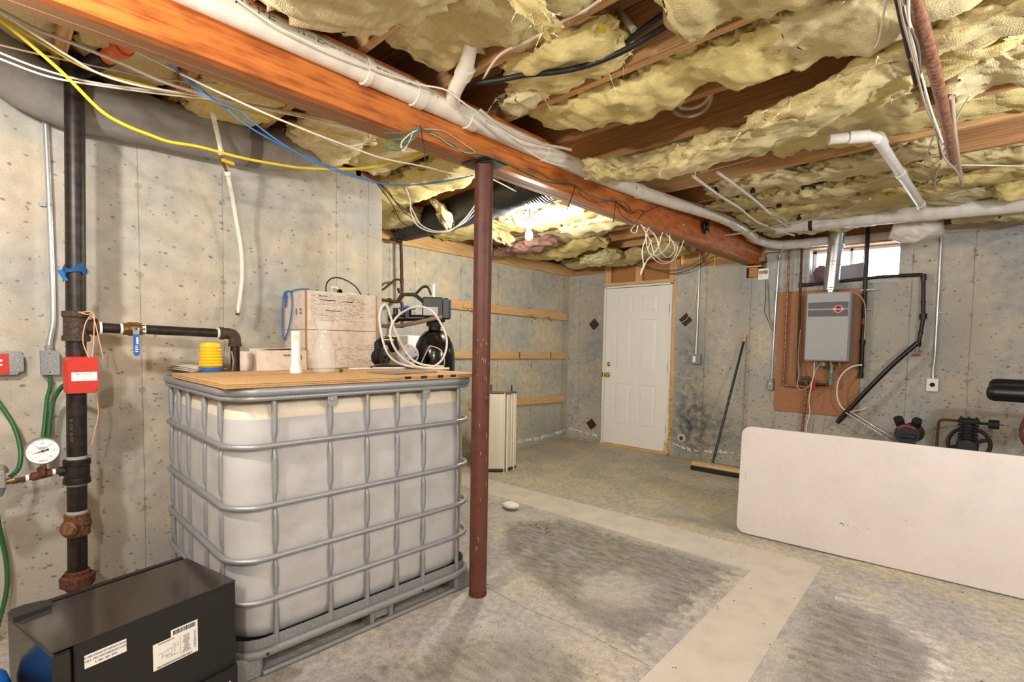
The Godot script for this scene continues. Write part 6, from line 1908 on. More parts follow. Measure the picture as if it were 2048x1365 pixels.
	for q: Vector2 in [Vector2(0.066, 0.044), Vector2(-0.066, -0.044)]:
		g = Geo.new()
		g.lathe([Vector2(0, 0), Vector2(0.005, 0), Vector2(0.005, 0.003), Vector2(0, 0.004)], Transform3D(Basis(Vector3.BACK, -PI / 2), Vector3(0.026, q.x, q.y)), 10)
		obj("screw", g, mats.steel, s)
	# grey junction box
	s = thing("junction_box", "grey steel junction box with a blank cover on the concrete between the red boxes", "junction box", Vector3(-3.05, 1.193, -0.307))
	g = Geo.new()
	g.box(Vector3(0.045, 0.106, 0.060), at(Vector3(0.0235, 0, 0)), 0.003)
	obj("box_body", g, mats.zinc_dull, s)
	g = Geo.new()
	g.box(Vector3(0.002, 0.108, 0.063), at(Vector3(0.047, 0, 0)), 0.0008)
	obj("cover", g, mats.zinc_dull, s)
	for y: float in [0.042, -0.042]:
		g = Geo.new()
		g.lathe([Vector2(0, 0), Vector2(0.004, 0), Vector2(0.003, 0.002), Vector2(0, 0.002)], Transform3D(Basis(Vector3.BACK, -PI / 2), Vector3(0.048, y, 0.002)), 10)
		obj("screw", g, mats.steel, s)
	# its conduit
	s = thing("steel_conduit", "thin steel conduit running up the near concrete wall from the junction box", "conduit", Vector3(-3.028, 1.247, -0.307))
	g = Geo.new()
	g.tube(smooth([Vector3(0, 0.0, 0), Vector3(0, 0.035, -0.002), Vector3(0, 0.11, -0.014), Vector3(0, 0.17, -0.017), Vector3(0, 0.34, -0.018), Vector3(0, 0.66, -0.016), Vector3(0, 1.03, -0.012)], 6), 0.0105, 14)
	obj("tube_wall", g, mats.conduit, s)
	g = Geo.new()
	g.cyl(Vector3(0, 0.0, 0), Vector3(0, 0.024, -0.001), 0.014, 12)
	g.box(Vector3(0.012, 0.006, 0.006), at(Vector3(0.012, 0.012, 0)), 0.001)
	obj("connector", g, mats.zinc_dull, s)
	g = Geo.new()
	g.cyl(Vector3(0, 0.632, -0.016), Vector3(0, 0.646, -0.016), 0.0125, 14)
	g.box(Vector3(0.003, 0.016, 0.022), at(Vector3(-0.010, 0.639, 0.006)), 0.001)
	obj("strap", g, mats.zinc, s)
	# fire alarm box at the frame edge
	s = thing("alarm_box", "red and silver alarm box on the concrete at the frame edge", "alarm", Vector3(-3.05, 1.193, -0.155))
	g = Geo.new()
	g.prism(PackedVector2Array([Vector2(-0.068, -0.049), Vector2(0.046, -0.049), Vector2(0.054, -0.038), Vector2(0.068, -0.034), Vector2(0.068, 0.034), Vector2(0.054, 0.038), Vector2(0.046, 0.049), Vector2(-0.068, 0.049)]), 0.034, Transform3D(Basis(Vector3.UP, PI / 2), Vector3(0.004, 0, 0)))
	obj("box_body", g, mats.zinc_dull, s)
	g = Geo.new()
	g.box(Vector3(0.008, 0.094, 0.136), at(Vector3(0.004, 0, 0)), 0.003)
	obj("back_plate", g, mats.zinc, s)
	g = Geo.new()
	g.box(Vector3(0.002, 0.088, 0.090), at(Vector3(0.039, -0.004, 0.022)), 0.0008)
	obj("red_face", g, mats.red, s)
	g = Geo.new()
	g.box(Vector3(0.001, 0.010, 0.05), at(Vector3(0.0405, 0.012, 0.022)))
	g.box(Vector3(0.001, 0.007, 0.05), at(Vector3(0.0405, -0.006, 0.022)))
	obj("white_bar", g, mats.label_white, s)
	# flow gauge
	s = thing("pressure_gauge", "round white pressure gauge standing on the small pipe beside the riser", "gauge", Vector3(-2.760, 0.749, -0.250), -0.05)
	var tilt := Transform3D(Basis(Vector3.UP, PI / 2) * Basis(Vector3.RIGHT, -0.03), Vector3(0, 0.098, 0))
	g = Geo.new()
	g.lathe([Vector2(0.0, -0.016), Vector2(0.050, -0.016), Vector2(0.055, -0.010), Vector2(0.0555, 0.010), Vector2(0.053, 0.0125), Vector2(0.0505, 0.0125), Vector2(0.0500, 0.007)], tilt * Transform3D(Basis(Vector3.RIGHT, PI / 2), Vector3.ZERO), 40)
	obj("case", g, mats.steel, s)
	g = Geo.new()
	g.lathe([Vector2(0.0502, 0.0), Vector2(0.0502, 0.0068), Vector2(0.0, 0.007)], tilt * Transform3D(Basis(Vector3.RIGHT, PI / 2), Vector3.ZERO), 40)
	var dial := obj("dial", g, mats.label_white, s)
	g = Geo.new()
	for k in 31:
		var a := deg_to_rad(225.0 - 270.0 * k / 30.0)
		var l := 0.006 if k % 5 == 0 else 0.003
		g.box(Vector3(l, 0.0012 if k % 5 == 0 else 0.0006, 0.0004), tilt * Transform3D(Basis(Vector3.BACK, a), Vector3(cos(a) * 0.042, sin(a) * 0.042, 0.0074)))
	obj("scale", g, mats.ink, dial)
	for k in 7:
		var a := deg_to_rad(225.0 - 45.0 * k)
		text("numeral", str(50 * k), 0.0048, mats.ink, dial, tilt * at(Vector3(cos(a) * 0.0325, sin(a) * 0.0325 - 0.001, 0.0074)))
	text("lettering", "FIRE SPRINKLER", 0.0036, mats.ink_grey, dial, tilt * at(Vector3(0, 0.0145, 0.0074)))
	text("lettering", "PRESSURE", 0.0040, mats.ink_grey, dial, tilt * at(Vector3(0, 0.0095, 0.0074)))
	text("lettering", "BRECCO", 0.0050, mats.ink, dial, tilt * at(Vector3(0.002, -0.040, 0.0074)), "Droid Serif", true)
	g = Geo.new()
	var na := deg_to_rad(195.0)
	var nd := Vector2(cos(na), sin(na))
	var nn := Vector2(-nd.y, nd.x)
	g.prism(PackedVector2Array([nd * 0.040, nd * 0.0 + nn * 0.0014, nd * -0.010 + nn * 0.0016, nd * -0.019 + nn * 0.0042, nd * -0.019 - nn * 0.0042, nd * -0.010 - nn * 0.0016, nd * 0.0 - nn * 0.0014]), 0.0008, tilt * at(Vector3(0, 0, 0.0088)))
	g.cyl(tilt * Vector3(0, 0, 0.0072), tilt * Vector3(0, 0, 0.0100), 0.0036, 14)
	obj("needle", g, mats.ink, s)
	g = Geo.new()
	g.cyl(Vector3(0, 0.0, 0), Vector3(0, 0.045, 0), 0.009, 8)
	g.box(Vector3(0.02, 0.018, 0.02), at(Vector3(0, 0.034, 0)), 0.003)
	obj("stem", g, mats.bronze, s)
	# small branch to the gauge and on to the bell device
	s = thing("gauge_branch", "thin brown iron pipe with a tee carrying the round gauge", "pipe", Vector3(-2.780, 0.751, -0.293))
	g = Geo.new()
	g.cyl(Vector3(0, 0, -0.01), Vector3(0, -0.018, 0.135), 0.0105, 12)
	obj("pipe_wall", g, mats.rust, s)
	g = Geo.new()
	g.cyl(Vector3(0, -0.001, 0.016), Vector3(0, -0.010, 0.076), 0.0165, 14)
	g.cyl(Vector3(0, -0.005, 0.045), Vector3(0.004, 0.024, 0.045), 0.0155, 14)
	obj("tee", g, mats.rust, s)
	for q: float in [0.004, 0.084]:
		g = Geo.new()
		g.cyl(Vector3(0, -q * 0.13, q), Vector3(0, -q * 0.13, q + 0.010), 0.0135, 12)
		obj("tape_wrap", g, mats.white, s)
	g = Geo.new()
	g.cyl(Vector3(0, -0.012, 0.125), Vector3(0, -0.016, 0.155), 0.0125, 6)
	obj("brass_nut", g, mats.brass, s)
	s = thing("pressure_switch", "grey metal pressure switch at the frame edge, fed by the thin brown pipe", "switch", Vector3(-2.790, 0.739, -0.115))
	g = Geo.new()
	g.box(Vector3(0.07, 0.070, 0.055), at(Vector3(0, 0.012, 0)), 0.004)
	obj("housing", g, mats.zinc_dull, s)
	g = Geo.new()
	g.lathe([Vector2(0, -0.06), Vector2(0.02, -0.058), Vector2(0.03, -0.03), Vector2(0.03, -0.02), Vector2(0.012, -0.018)], Transform3D(Basis(), Vector3(0, 0.0, 0.0)), 16)
	obj("bell_cup", g, mats.zinc, s)
	g = Geo.new()
	g.box(Vector3(0.075, 0.018, 0.012), at(Vector3(0, 0.045, -0.03)), 0.003)
	obj("cover_lip", g, mats.brass, s)
	# green armoured cables
	green_flex("green-jacketed armoured cable dropping from the junction box behind the gauge", [Vector3(-3.02, 1.142, -0.304), Vector3(-3.01, 1.09, -0.305), Vector3(-3.0, 1.03, -0.292), Vector3(-2.985, 0.95, -0.283), Vector3(-2.97, 0.86, -0.272), Vector3(-2.96, 0.78, -0.268)])
	green_flex("green-jacketed armoured cable curving from the red flow switch behind the gauge", [Vector3(-2.86, 1.115, -0.362), Vector3(-2.93, 1.09, -0.335), Vector3(-2.965, 1.03, -0.31), Vector3(-2.97, 0.95, -0.297), Vector3(-2.965, 0.86, -0.288), Vector3(-2.96, 0.78, -0.282)])
	green_flex("green-jacketed armoured cable curving from the frame edge to the pressure switch", [Vector3(-2.99, 1.08, -0.12), Vector3(-2.98, 1.02, -0.147), Vector3(-2.96, 0.93, -0.183), Vector3(-2.93, 0.83, -0.198), Vector3(-2.89, 0.765, -0.188), Vector3(-2.87, 0.735, -0.160)])
	green_flex("green-jacketed armoured cable running down to the floor below the pressure switch", [Vector3(-2.9, 0.68, -0.115), Vector3(-2.95, 0.58, -0.122), Vector3(-2.98, 0.47, -0.133), Vector3(-2.985, 0.36, -0.146), Vector3(-2.985, 0.25, -0.146), Vector3(-2.99, 0.15, -0.13), Vector3(-3.0, 0.02, -0.10)])
	# blue tape rag and jute ties
	s = thing("blue_tape", "scrap of blue tape wrapped round the black riser", "tape", Vector3(-2.780, 1.578, -0.372))
	g = Geo.new()
	var P := PackedVector3Array()
	for i in 9:
		var a := lerpf(-0.5, 2.6, i / 8.0)
		var rr := 0.0362 + 0.006 * absf(sin(i * 1.7))
		var low := [-0.012, -0.045, -0.038, -0.006, -0.004, 0.0, 0.004, -0.012, -0.004][i] as float
		var hgh := [0.004, 0.010, 0.03, 0.014, 0.010, 0.022, 0.036, 0.034, 0.012][i] as float
		var ang := PI * 0.5 - a
		P.append(Vector3(cos(ang) * rr, low, sin(ang) * rr))
		P.append(Vector3(cos(ang) * (rr + 0.003 * (i % 2)), hgh, sin(ang) * rr))
	g.grid(P, 9, 2, false)
	g.grid(P, 9, 2, false, true)
	g.box(Vector3(0.002, 0.05, 0.022), at(Vector3(0.014, -0.018, 0.042), Vector3(0.2, 0.5, 0.5)), 0.0005)
	obj("tape", g, mats.tape_blue, s)
	s = thing("string_tie", "pale orange string looped round the riser tee", "string", Vector3(-2.780, 1.383, -0.369))
	strand("string", s, [Vector3(0.03, 0.03, 0.03), Vector3(0.048, 0.028, -0.01), Vector3(0.04, 0.03, -0.045), Vector3(0.048, -0.02, -0.022), Vector3(0.055, -0.09, -0.012), Vector3(0.058, -0.15, -0.026), Vector3(0.056, -0.175, -0.038)], 0.0022, mats.jute)
	strand("string", s, [Vector3(0.035, 0.03, -0.045), Vector3(0.045, -0.02, -0.056), Vector3(0.05, -0.09, -0.066), Vector3(0.05, -0.165, -0.078)], 0.0022, mats.jute)
	strand("string", s, [Vector3(0.04, 0.028, 0.0), Vector3(0.05, 0.02, -0.03), Vector3(0.04, 0.022, -0.052), Vector3(0.05, -0.08, -0.048), Vector3(0.056, -0.16, -0.04)], 0.0022, mats.jute)
	strand("string", s, [Vector3(0.022, -0.33, -0.055), Vector3(0.026, -0.40, -0.060), Vector3(0.03, -0.48, -0.045), Vector3(0.032, -0.535, -0.034)], 0.0022, mats.jute)
	# hanging white water tube with the yellow stop valve
	s = thing("hanging_tube", "white flexible water tube with a yellow stop valve hanging in front of the concrete", "tube", Vector3(-2.75, 2.45, -0.875))
	o_tube(s)

func o_tube(s: Node3D) -> void:
	strand("upper_tube", s, [Vector3(0, 0, 0), Vector3(0, -0.085, -0.020), Vector3(0, -0.175, -0.040), Vector3(-0.005, -0.236, -0.052)], 0.0105, mats.wire_white, 8, 14)
	strand("lower_tube", s, [Vector3(-0.055, -0.30, -0.095), Vector3(-0.11, -0.40, -0.135), Vector3(-0.14, -0.52, -0.165), Vector3(-0.15, -0.66, -0.19), Vector3(-0.155, -0.80, -0.195), Vector3(-0.155, -0.92, -0.183), Vector3(-0.155, -1.0, -0.172)], 0.0095, mats.wire_white, 8, 14)
	var g := Geo.new()
	g.cyl(Vector3(-0.156, -0.985, -0.174), Vector3(-0.156, -1.012, -0.170), 0.0099, 14)
	obj("rusty_tip", g, mats.bronze, s)
	g = Geo.new()
	g.cyl(Vector3(-0.005, -0.225, -0.050), Vector3(-0.055, -0.31, -0.096), 0.0085, 12)
	g.cyl(Vector3(-0.018, -0.247, -0.062), Vector3(-0.040, -0.285, -0.083), 0.0125, 6)
	obj("valve_body", g, mats.brass, s)
	g = Geo.new()
	g.cyl(Vector3(-0.004, -0.218, -0.049), Vector3(-0.010, -0.237, -0.054), 0.0135, 14)
	g.cyl(Vector3(-0.052, -0.298, -0.093), Vector3(-0.060, -0.315, -0.099), 0.0135, 14)
	obj("crimp_ring", g, mats.white, s)
	g = Geo.new()
	var lev := PackedVector2Array([Vector2(-0.012, -0.007), Vector2(0.05, -0.007), Vector2(0.056, 0.0), Vector2(0.05, 0.008), Vector2(-0.012, 0.008)])
	g.prism(lev, 0.006, Transform3D(Basis(Vector3.UP, PI / 2 + 0.3), Vector3(-0.010, -0.264, -0.064)))
	obj("yellow_lever", g, mats.yellow, s)

func green_flex(label: String, pts: Array) -> void:
	var o: Vector3 = pts[0]
	var q := []
	for p: Vector3 in pts:
		q.append(p - o)
	var path := smooth(q, 26)
	var rr := PackedFloat32Array()
	var len := 0.0
	for i in path.size():
		if i > 0:
			len += path[i].distance_to(path[i - 1])
		rr.append(0.0083 + 0.0016 * sin(len / 0.0085 * TAU))
	var g := Geo.new()
	g.tube(path, 0.009, 12, true, rr)
	var c := obj("armoured_cable", g, mats.flex_green, null, at(o))
	tag(c, label, "cable", "green armoured cables")

func lens_bolt(label: String, x: float, y: float, rough: bool) -> void:
	var t := thing("form_patch", label, "wall patch", Vector3(x, y, -5.80))
	var g := Geo.new()
	if rough:
		crumple(g, Vector3(0.15, 0.14, 0.02), 77)
		obj("patch", g, mat(c8(190, 182, 172), 0.9), t, at(Vector3(0, -0.06, 0.004)))
		g = Geo.new()
		g.ball(Vector3(0, 0.0, 0.012), Vector3(0.022, 0.026, 0.008), 10)
		obj("hole_rust", g, mats.rust, t)
		return
	g.box(Vector3(0.115, 0.115, 0.008), at(Vector3(0, 0, 0.004), Vector3(0, 0, 0.72)), 0.002)
	obj("plate", g, mat(c8(66, 52, 46), 0.85, 0.1), t)
	g = Geo.new()
	g.lathe([Vector2(0, 0), Vector2(0.012, 0), Vector2(0.012, 0.008), Vector2(0, 0.010)], Transform3D(Basis(Vector3.RIGHT, PI / 2), Vector3(0, 0, 0.008)), 6)
	obj("bolt_head", g, mats.rust, t)

func north_wall_things() -> void:
	lens_bolt("rusty diamond-shaped plate on the wall at knob side of the white door, upper one", -3.712, 1.585, false)
	lens_bolt("rusty diamond-shaped plate low on the wall at knob side of the white door", -3.717, 0.240, false)
	lens_bolt("rusty diamond-shaped plate with a white wire on the wall at hinge side of the door", -2.455, 1.622, false)
	lens_bolt("chipped pale diamond scar low on the wall between the door and the broom", -2.458, 0.222, true)
	var g := Geo.new()
	# outlet with conduit beside the door
	var s := thing("outlet_box", "steel outlet box with two sockets under the conduit next to the door", "outlet", Vector3(-2.305, 1.165, -5.80))
	g.box(Vector3(0.108, 0.115, 0.04), at(Vector3(0, 0, 0.02)), 0.004)
	obj("box_body", g, mats.zinc_dull, s)
	for x: float in [-0.018, 0.030]:
		g = Geo.new()
		g.box(Vector3(0.034, 0.07, 0.006), at(Vector3(x, 0, 0.043)), 0.003)
		obj("socket", g, mats.label_white if x < 0 else mats.zinc_dull, s)
	s = thing("steel_conduit", "thin steel conduit running down the wall between the door and the broom", "conduit", Vector3(-2.309, 2.38, -5.785))
	g = Geo.new()
	g.tube(smooth([Vector3(0, 0, 0), Vector3(-0.001, -0.8, 0.0), Vector3(-0.006, -1.06, 0.0), Vector3(-0.004, -1.12, 0.004), Vector3(-0.003, -1.158, 0.006)], 6), 0.0105, 12)
	obj("tube_wall", g, mats.conduit, s)
	# push broom leaning on the wall
	var b := thing("push_broom", "wide push broom with a black handle leaning against the north wall", "broom", Vector3(-1.87, 0, -5.28))
	g = Geo.new()
	g.box(Vector3(0.62, 0.045, 0.062), at(Vector3(0.06, 0.062, 0.0), Vector3(0.35, 0, 0)), 0.010)
	obj("head", g, mats.pale, b)
	g = Geo.new()
	g.box(Vector3(0.61, 0.05, 0.05), at(Vector3(0.06, 0.025, 0.012)), 0.006)
	obj("bristles", g, mats.black_matt, b)
	g = Geo.new()
	g.cyl(Vector3(-0.035, 0.075, -0.01), Vector3(0.095, 1.44, -0.49), 0.0125, 14)
	obj("handle", g, mat(c8(30, 34, 32), 0.4), b)
	g = Geo.new()
	g.cyl(Vector3(0.0885, 1.372, -0.466), Vector3(0.096, 1.45, -0.4935), 0.014, 14)
	obj("grip_end", g, mats.pale, b)
	g = Geo.new()
	g.cyl(Vector3(-0.0385, 0.04, 0.003), Vector3(-0.033, 0.098, -0.018), 0.017, 12)
	obj("socket", g, mats.zinc_dull, b)
	# beam pocket
	s = thing("beam_shim", "timber shim packed into the wall pocket under the beam end", "timber", Vector3(-1.715, 2.06, -5.85))
	g = Geo.new()
	g.box(Vector3(0.085, 0.10, 0.10), at(Vector3(-0.002, 0.052, 0.045)), 0.003)
	obj("block", g, mats.ply, s)
	g = Geo.new()
	g.box(Vector3(0.16, 0.014, 0.12), at(Vector3(0, 0.113, 0.045)), 0.002)
	obj("shim_plate", g, mats.pale, s)
	# controller
	s = thing("wall_controller", "small white wall controller with a red lit display beside the beam end", "controller", Vector3(-1.622, 2.088, -5.80))
	g = Geo.new()
	g.box(Vector3(0.105, 0.118, 0.024), at(Vector3(0, 0, 0.012)), 0.004)
	obj("case", g, mats.label_white, s)
	g = Geo.new()
	g.box(Vector3(0.085, 0.034, 0.002), at(Vector3(0, 0.018, 0.0245)), 0.0005)
	obj("display_window", g, mat(c8(60, 40, 44), 0.2), s)
	var led := mat(c8(255, 90, 70), 0.5)
	led.emission_enabled = true
	led.emission = c8(255, 60, 40)
	led.emission_energy_multiplier = 1.2
	text("display_digits", "120", 0.020, led, s, at(Vector3(-0.012, 0.018, 0.0262)), "Droid Sans Mono", true)
	g = Geo.new()
	g.box(Vector3(0.018, 0.008, 0.002), at(Vector3(-0.022, -0.026, 0.0245)), 0.0005)
	g.box(Vector3(0.008, 0.006, 0.002), at(Vector3(0.032, 0.022, 0.0262)), 0.0005)
	obj("button", g, mats.wire_grey, s)
	cable("control_wire", "thin grey wire hanging from the wall controller, longer one", "wire", [Vector3(-1.600, 2.03, -5.785), Vector3(-1.593, 1.816, -5.79), Vector3(-1.600, 1.70, -5.79), Vector3(-1.560, 1.605, -5.785), Vector3(-1.515, 1.50, -5.78), Vector3(-1.495, 1.46, -5.78)], 0.003, mats.wire_dark)
	cable("control_wire", "thin grey wire hanging from the wall controller, shorter one by the conduit", "wire", [Vector3(-1.578, 2.03, -5.785), Vector3(-1.556, 1.762, -5.79), Vector3(-1.55, 1.65, -5.79), Vector3(-1.515, 1.56, -5.785), Vector3(-1.498, 1.53, -5.78)], 0.003, mats.wire_dark)
	# conduit to a small switch left of the heater board
	s = thing("steel_conduit", "thin steel conduit running down beside the plywood heater board", "conduit", Vector3(-1.478, 2.25, -5.782))
	g = Geo.new()
	g.tube(smooth([Vector3(0.045, 0.14, 0.03), Vector3(0.03, 0.06, 0.02), Vector3(0.004, 0.0, 0.0), Vector3(-0.004, -0.25, 0.0), Vector3(-0.014, -0.66, 0.0), Vector3(-0.019, -1.28, 0.0)], 6), 0.0105, 12)
	obj("tube_wall", g, mats.conduit, s)
	g = Geo.new()
	g.cyl(Vector3(0.006, 0.0, 0.0), Vector3(0.003, -0.035, 0.0), 0.0135, 12)
	obj("connector", g, mats.zinc_dull, s)
	s = thing("switch_box", "small steel switch box at the end of the conduit beside the heater board", "switch box", Vector3(-1.502, 0.925, -5.80))
	g = Geo.new()
	g.box(Vector3(0.055, 0.115, 0.045), at(Vector3(0, 0, 0.0225)), 0.004)
	obj("box_body", g, mats.zinc_dull, s)
	g = Geo.new()
	g.lathe([Vector2(0, 0), Vector2(0.010, 0), Vector2(0.010, 0.006), Vector2(0, 0.007)], Transform3D(Basis(Vector3.RIGHT, PI / 2), Vector3(0, 0.01, 0.045)), 12)
	obj("toggle", g, mats.label_white, s)
	cable("loose_wire", "thin loose wire hanging below the small steel switch box", "wire", [Vector3(-1.50, 0.868, -5.785), Vector3(-1.515, 0.80, -5.79), Vector3(-1.47, 0.70, -5.785), Vector3(-1.46, 0.60, -5.785), Vector3(-1.475, 0.45, -5.79)], 0.003, mats.wire_grey)
	# plywood board
	s = thing("heater_board", "reddish plywood panel fixed to the north wall behind the water heater", "panel", Vector3(-1.10, 0.655, -5.80))
	g = Geo.new()
	g.box(Vector3(0.735, 1.235, 0.016), at(Vector3(0, 0.6175, 0.0085)), 0.001)
	obj("sheet", g, mats.ply_red, s)
	# heater
	var h := thing("water_heater", "grey tankless water heater with a dark front band mounted on the plywood panel", "water heater", Vector3(-0.98, 1.188, -5.783))
	g = Geo.new()
	g.box(Vector3(0.366, 0.655, 0.215), at(Vector3(0, 0.33, 0.108)), 0.012)
	obj("case", g, mats.heater, h)
	g = Geo.new()
	var fp := PackedVector2Array()
	for c: Array in [[-0.158, 0.028, PI], [0.155, 0.028, PI * 1.5], [0.155, 0.632, 0.0], [-0.158, 0.632, PI / 2]]:
		for k in 5:
			var an: float = c[2] + PI / 2 * k / 4
			fp.append(Vector2(c[0] + cos(an) * 0.014, c[1] + sin(an) * 0.014))
	g.prism(fp, 0.014, at(Vector3(0, 0, 0.214)))
	obj("front_cover", g, mats.heater, h)
	for y: float in [0.532, 0.458]:
		g = Geo.new()
		g.box(Vector3(0.326, 0.060 if y > 0.5 else 0.062, 0.002), at(Vector3(0.0, y, 0.229)), 0.0005)
		obj("front_band", g, mat(c8(92, 92, 94), 0.5), h)
	g = Geo.new()
	g.lathe([Vector2(0, 0), Vector2(0.0345, 0), Vector2(0.0345, 0.003), Vector2(0, 0.0031)], Transform3D(Basis(Vector3.RIGHT, PI / 2), Vector3(0.085, 0.495, 0.2285)), 36)
	var em := obj("emblem", g, mats.label_white, h)
	g = Geo.new()
	g.lathe([Vector2(0, 0), Vector2(0.0305, 0), Vector2(0.0305, 0.0012), Vector2(0, 0.0013)], Transform3D(Basis(Vector3.RIGHT, PI / 2), Vector3(0.085, 0.495, 0.2315)), 36)
	obj("red_disc", g, mats.emblem_red, em)
	text("lettering", "Rheem", 0.021, mats.label_white, em, at(Vector3(0.087, 0.494, 0.2335)), "Droid Serif", true, 0.95)
	g = Geo.new()
	g.box(Vector3(0.016, 0.012, 0.001), at(Vector3(0.135, 0.035, 0.2288)))
	obj("badge", g, mat(c8(120, 140, 140), 0.5), h)
	for q: Array in [[-0.09, 0.018, 0.03], [-0.035, 0.024, 0.045], [0.03, 0.018, 0.03], [0.10, 0.016, 0.035]]:
		g = Geo.new()
		g.cyl(Vector3(q[0], 0.0, 0.12), Vector3(q[0], -q[2], 0.12), q[1], 14)
		obj("bottom_port", g, mats.copper if q[1] < 0.02 else mats.zinc_dull, h)
	# flue
	var f := thing("flue_pipe", "shiny metal flue pipe rising from the top of the water heater", "flue", Vector3(-0.985, 1.845, -5.675))
	g = Geo.new()
	g.lathe([Vector2(0.042, 0.0), Vector2(0.042, 0.025), Vector2(0.066, 0.028), Vector2(0.066, 0.26), Vector2(0.069, 0.262), Vector2(0.069, 0.268), Vector2(0.066, 0.27), Vector2(0.066, 0.45), Vector2(0.072, 0.452), Vector2(0.072, 0.60)], Transform3D(Basis(Vector3.BACK, -0.05), Vector3.ZERO), 32)
	obj("tube_wall", g, mats.steel_flue, f)
	for y: float in [0.045, 0.29]:
		g = Geo.new()
		g.lathe([Vector2(0.0662, 0), Vector2(0.0675, 0.003), Vector2(0.0662, 0.006)], Transform3D(Basis(Vector3.BACK, -0.05), Vector3(y * 0.05, y, 0)), 32)
		obj("bead", g, mats.steel_flue, f)
	# wool and board stuffed into the window
	batt("pink wool stuffed into the window opening beside the flue", [Vector3(-1.18, 2.06, -5.90), Vector3(-1.12, 2.055, -5.88), Vector3(-1.06, 2.06, -5.90)], 0.12, 0.20, 501, mats.wool_dull, 0.0, 0.5, 0, "window_stuffing")
	s = thing("window_block", "grey packing board blocking part of the window beside the flue", "board", Vector3(-0.835, 1.957, -5.90))
	g = Geo.new()
	g.prism(PackedVector2Array([Vector2(-0.11, 0), Vector2(0.07, 0.0), Vector2(0.10, 0.12), Vector2(0.105, 0.185), Vector2(0.05, 0.18), Vector2(-0.02, 0.17), Vector2(-0.11, 0.165)]), 0.05, Transform3D())
	obj("sheet", g, mat(c8(150, 146, 148), 0.8), s)
	# copper and iron pipework
	s = thing("copper_pipe", "copper water pipe running down the plywood panel, first beside the conduit", "pipe", Vector3(-1.372, 2.42, -5.74))
	g = Geo.new()
	g.tube(fillet([Vector3(0.0, 0.02, 0), Vector3(-0.002, -0.6, 0.0), Vector3(0.0, -1.49, 0.0), Vector3(0.20, -1.495, 0.0)], 0.02), 0.0115, 12)
	obj("pipe_wall", g, mats.copper, s)
	for q: Array in [[Vector3(-0.001, -0.55, 0), Vector3(-0.001, -0.59, 0)], [Vector3(-0.002, -1.44, 0), Vector3(-0.002, -1.50, 0)], [Vector3(-0.001, -1.0, 0), Vector3(-0.001, -1.02, 0)]]:
		g = Geo.new()
		g.cyl(q[0], q[1], 0.0145, 12)
		obj("fitting", g, mats.copper, s)
	s = thing("copper_pipe", "dark copper pipe running down just beside the grey water heater", "pipe", Vector3(-1.258, 2.42, -5.735))
	g = Geo.new()
	g.tube(fillet([Vector3(0.0, 0.02, 0), Vector3(0.0, -0.4, 0.0), Vector3(0.012, -1.46, 0.0), Vector3(0.26, -1.465, 0.0)], 0.02), 0.0125, 12)
	obj("pipe_wall", g, mats.copper_dark, s)
	g = Geo.new()
	g.cyl(Vector3(0.0, -0.45, 0), Vector3(0.0, -0.50, 0), 0.019, 12)
	g.cyl(Vector3(0.0, -0.475, 0), Vector3(0.05, -0.475, 0.0), 0.016, 12)
	obj("tee", g, mats.copper_dark, s)
	s = thing("valve_cluster", "cluster of valves with a red handle below the water heater", "valve", Vector3(-1.15, 0.93, -5.70))
	g = Geo.new()
	g.cyl(Vector3(0, 0.0, 0), Vector3(0, 0.11, 0), 0.016, 12)
	g.cyl(Vector3(-0.055, 0.085, 0.01), Vector3(0.045, 0.085, 0.01), 0.015, 12)
	g.cyl(Vector3(0, 0.045, -0.01), Vector3(0, 0.045, 0.05), 0.012, 12)
	obj("body", g, mats.brass_dull, s)
	for q: Array in [[Vector3(0.055, 0.045, 0.03), 0.026], [Vector3(0.05, 0.0, 0.02), 0.022]]:
		g = Geo.new()
		g.torus(at(q[0]), q[1], 0.006, 18, 6)
		g.box(Vector3(q[1] * 2, 0.006, 0.006), at(q[0]))
		obj("red_handle", g, mats.red, s)
	g = Geo.new()
	g.box(Vector3(0.008, 0.045, 0.008), at(Vector3(-0.062, 0.075, 0.02)), 0.002)
	obj("lever", g, mats.steel, s)
	s = thing("isolation_valve", "green-tinged brass isolation valve under the middle of the water heater", "valve", Vector3(-0.945, 0.965, -5.68))
	g = Geo.new()
	g.lathe([Vector2(0, 0), Vector2(0.020, 0.0), Vector2(0.021, 0.06), Vector2(0.014, 0.065), Vector2(0.014, 0.10), Vector2(0.022, 0.105), Vector2(0.022, 0.14), Vector2(0.016, 0.15), Vector2(0.016, 0.21), Vector2(0, 0.21)], Transform3D(), 14)
	obj("body", g, mat(c8(112, 140, 132), 0.5, 0.3), s)
	g = Geo.new()
	g.cyl(Vector3(-0.07, 0.16, 0), Vector3(0.03, 0.155, 0), 0.012, 10)
	g.cyl(Vector3(-0.02, 0.0, 0), Vector3(-0.18, 0.0, 0), 0.010, 10)
	obj("side_pipe", g, mats.copper_dark, s)
	s = thing("copper_pipe", "copper drop pipe going from the valve cluster down behind the table", "pipe", Vector3(-1.155, 0.94, -5.72))
	g = Geo.new()
	g.cyl(Vector3(0, 0, 0), Vector3(-0.05, -0.94, 0), 0.0145, 12)
	obj("pipe_wall", g, mats.copper, s)
	s = thing("vent_drop", "black iron pipe hanging vertically between the heater and the open wall", "pipe", Vector3(-0.722, 2.44, -5.745))
	g = Geo.new()
	g.cyl(Vector3(0, 0, 0), Vector3(0.004, -1.40, 0), 0.0185, 14)
	obj("pipe_wall", g, mats.iron, s)
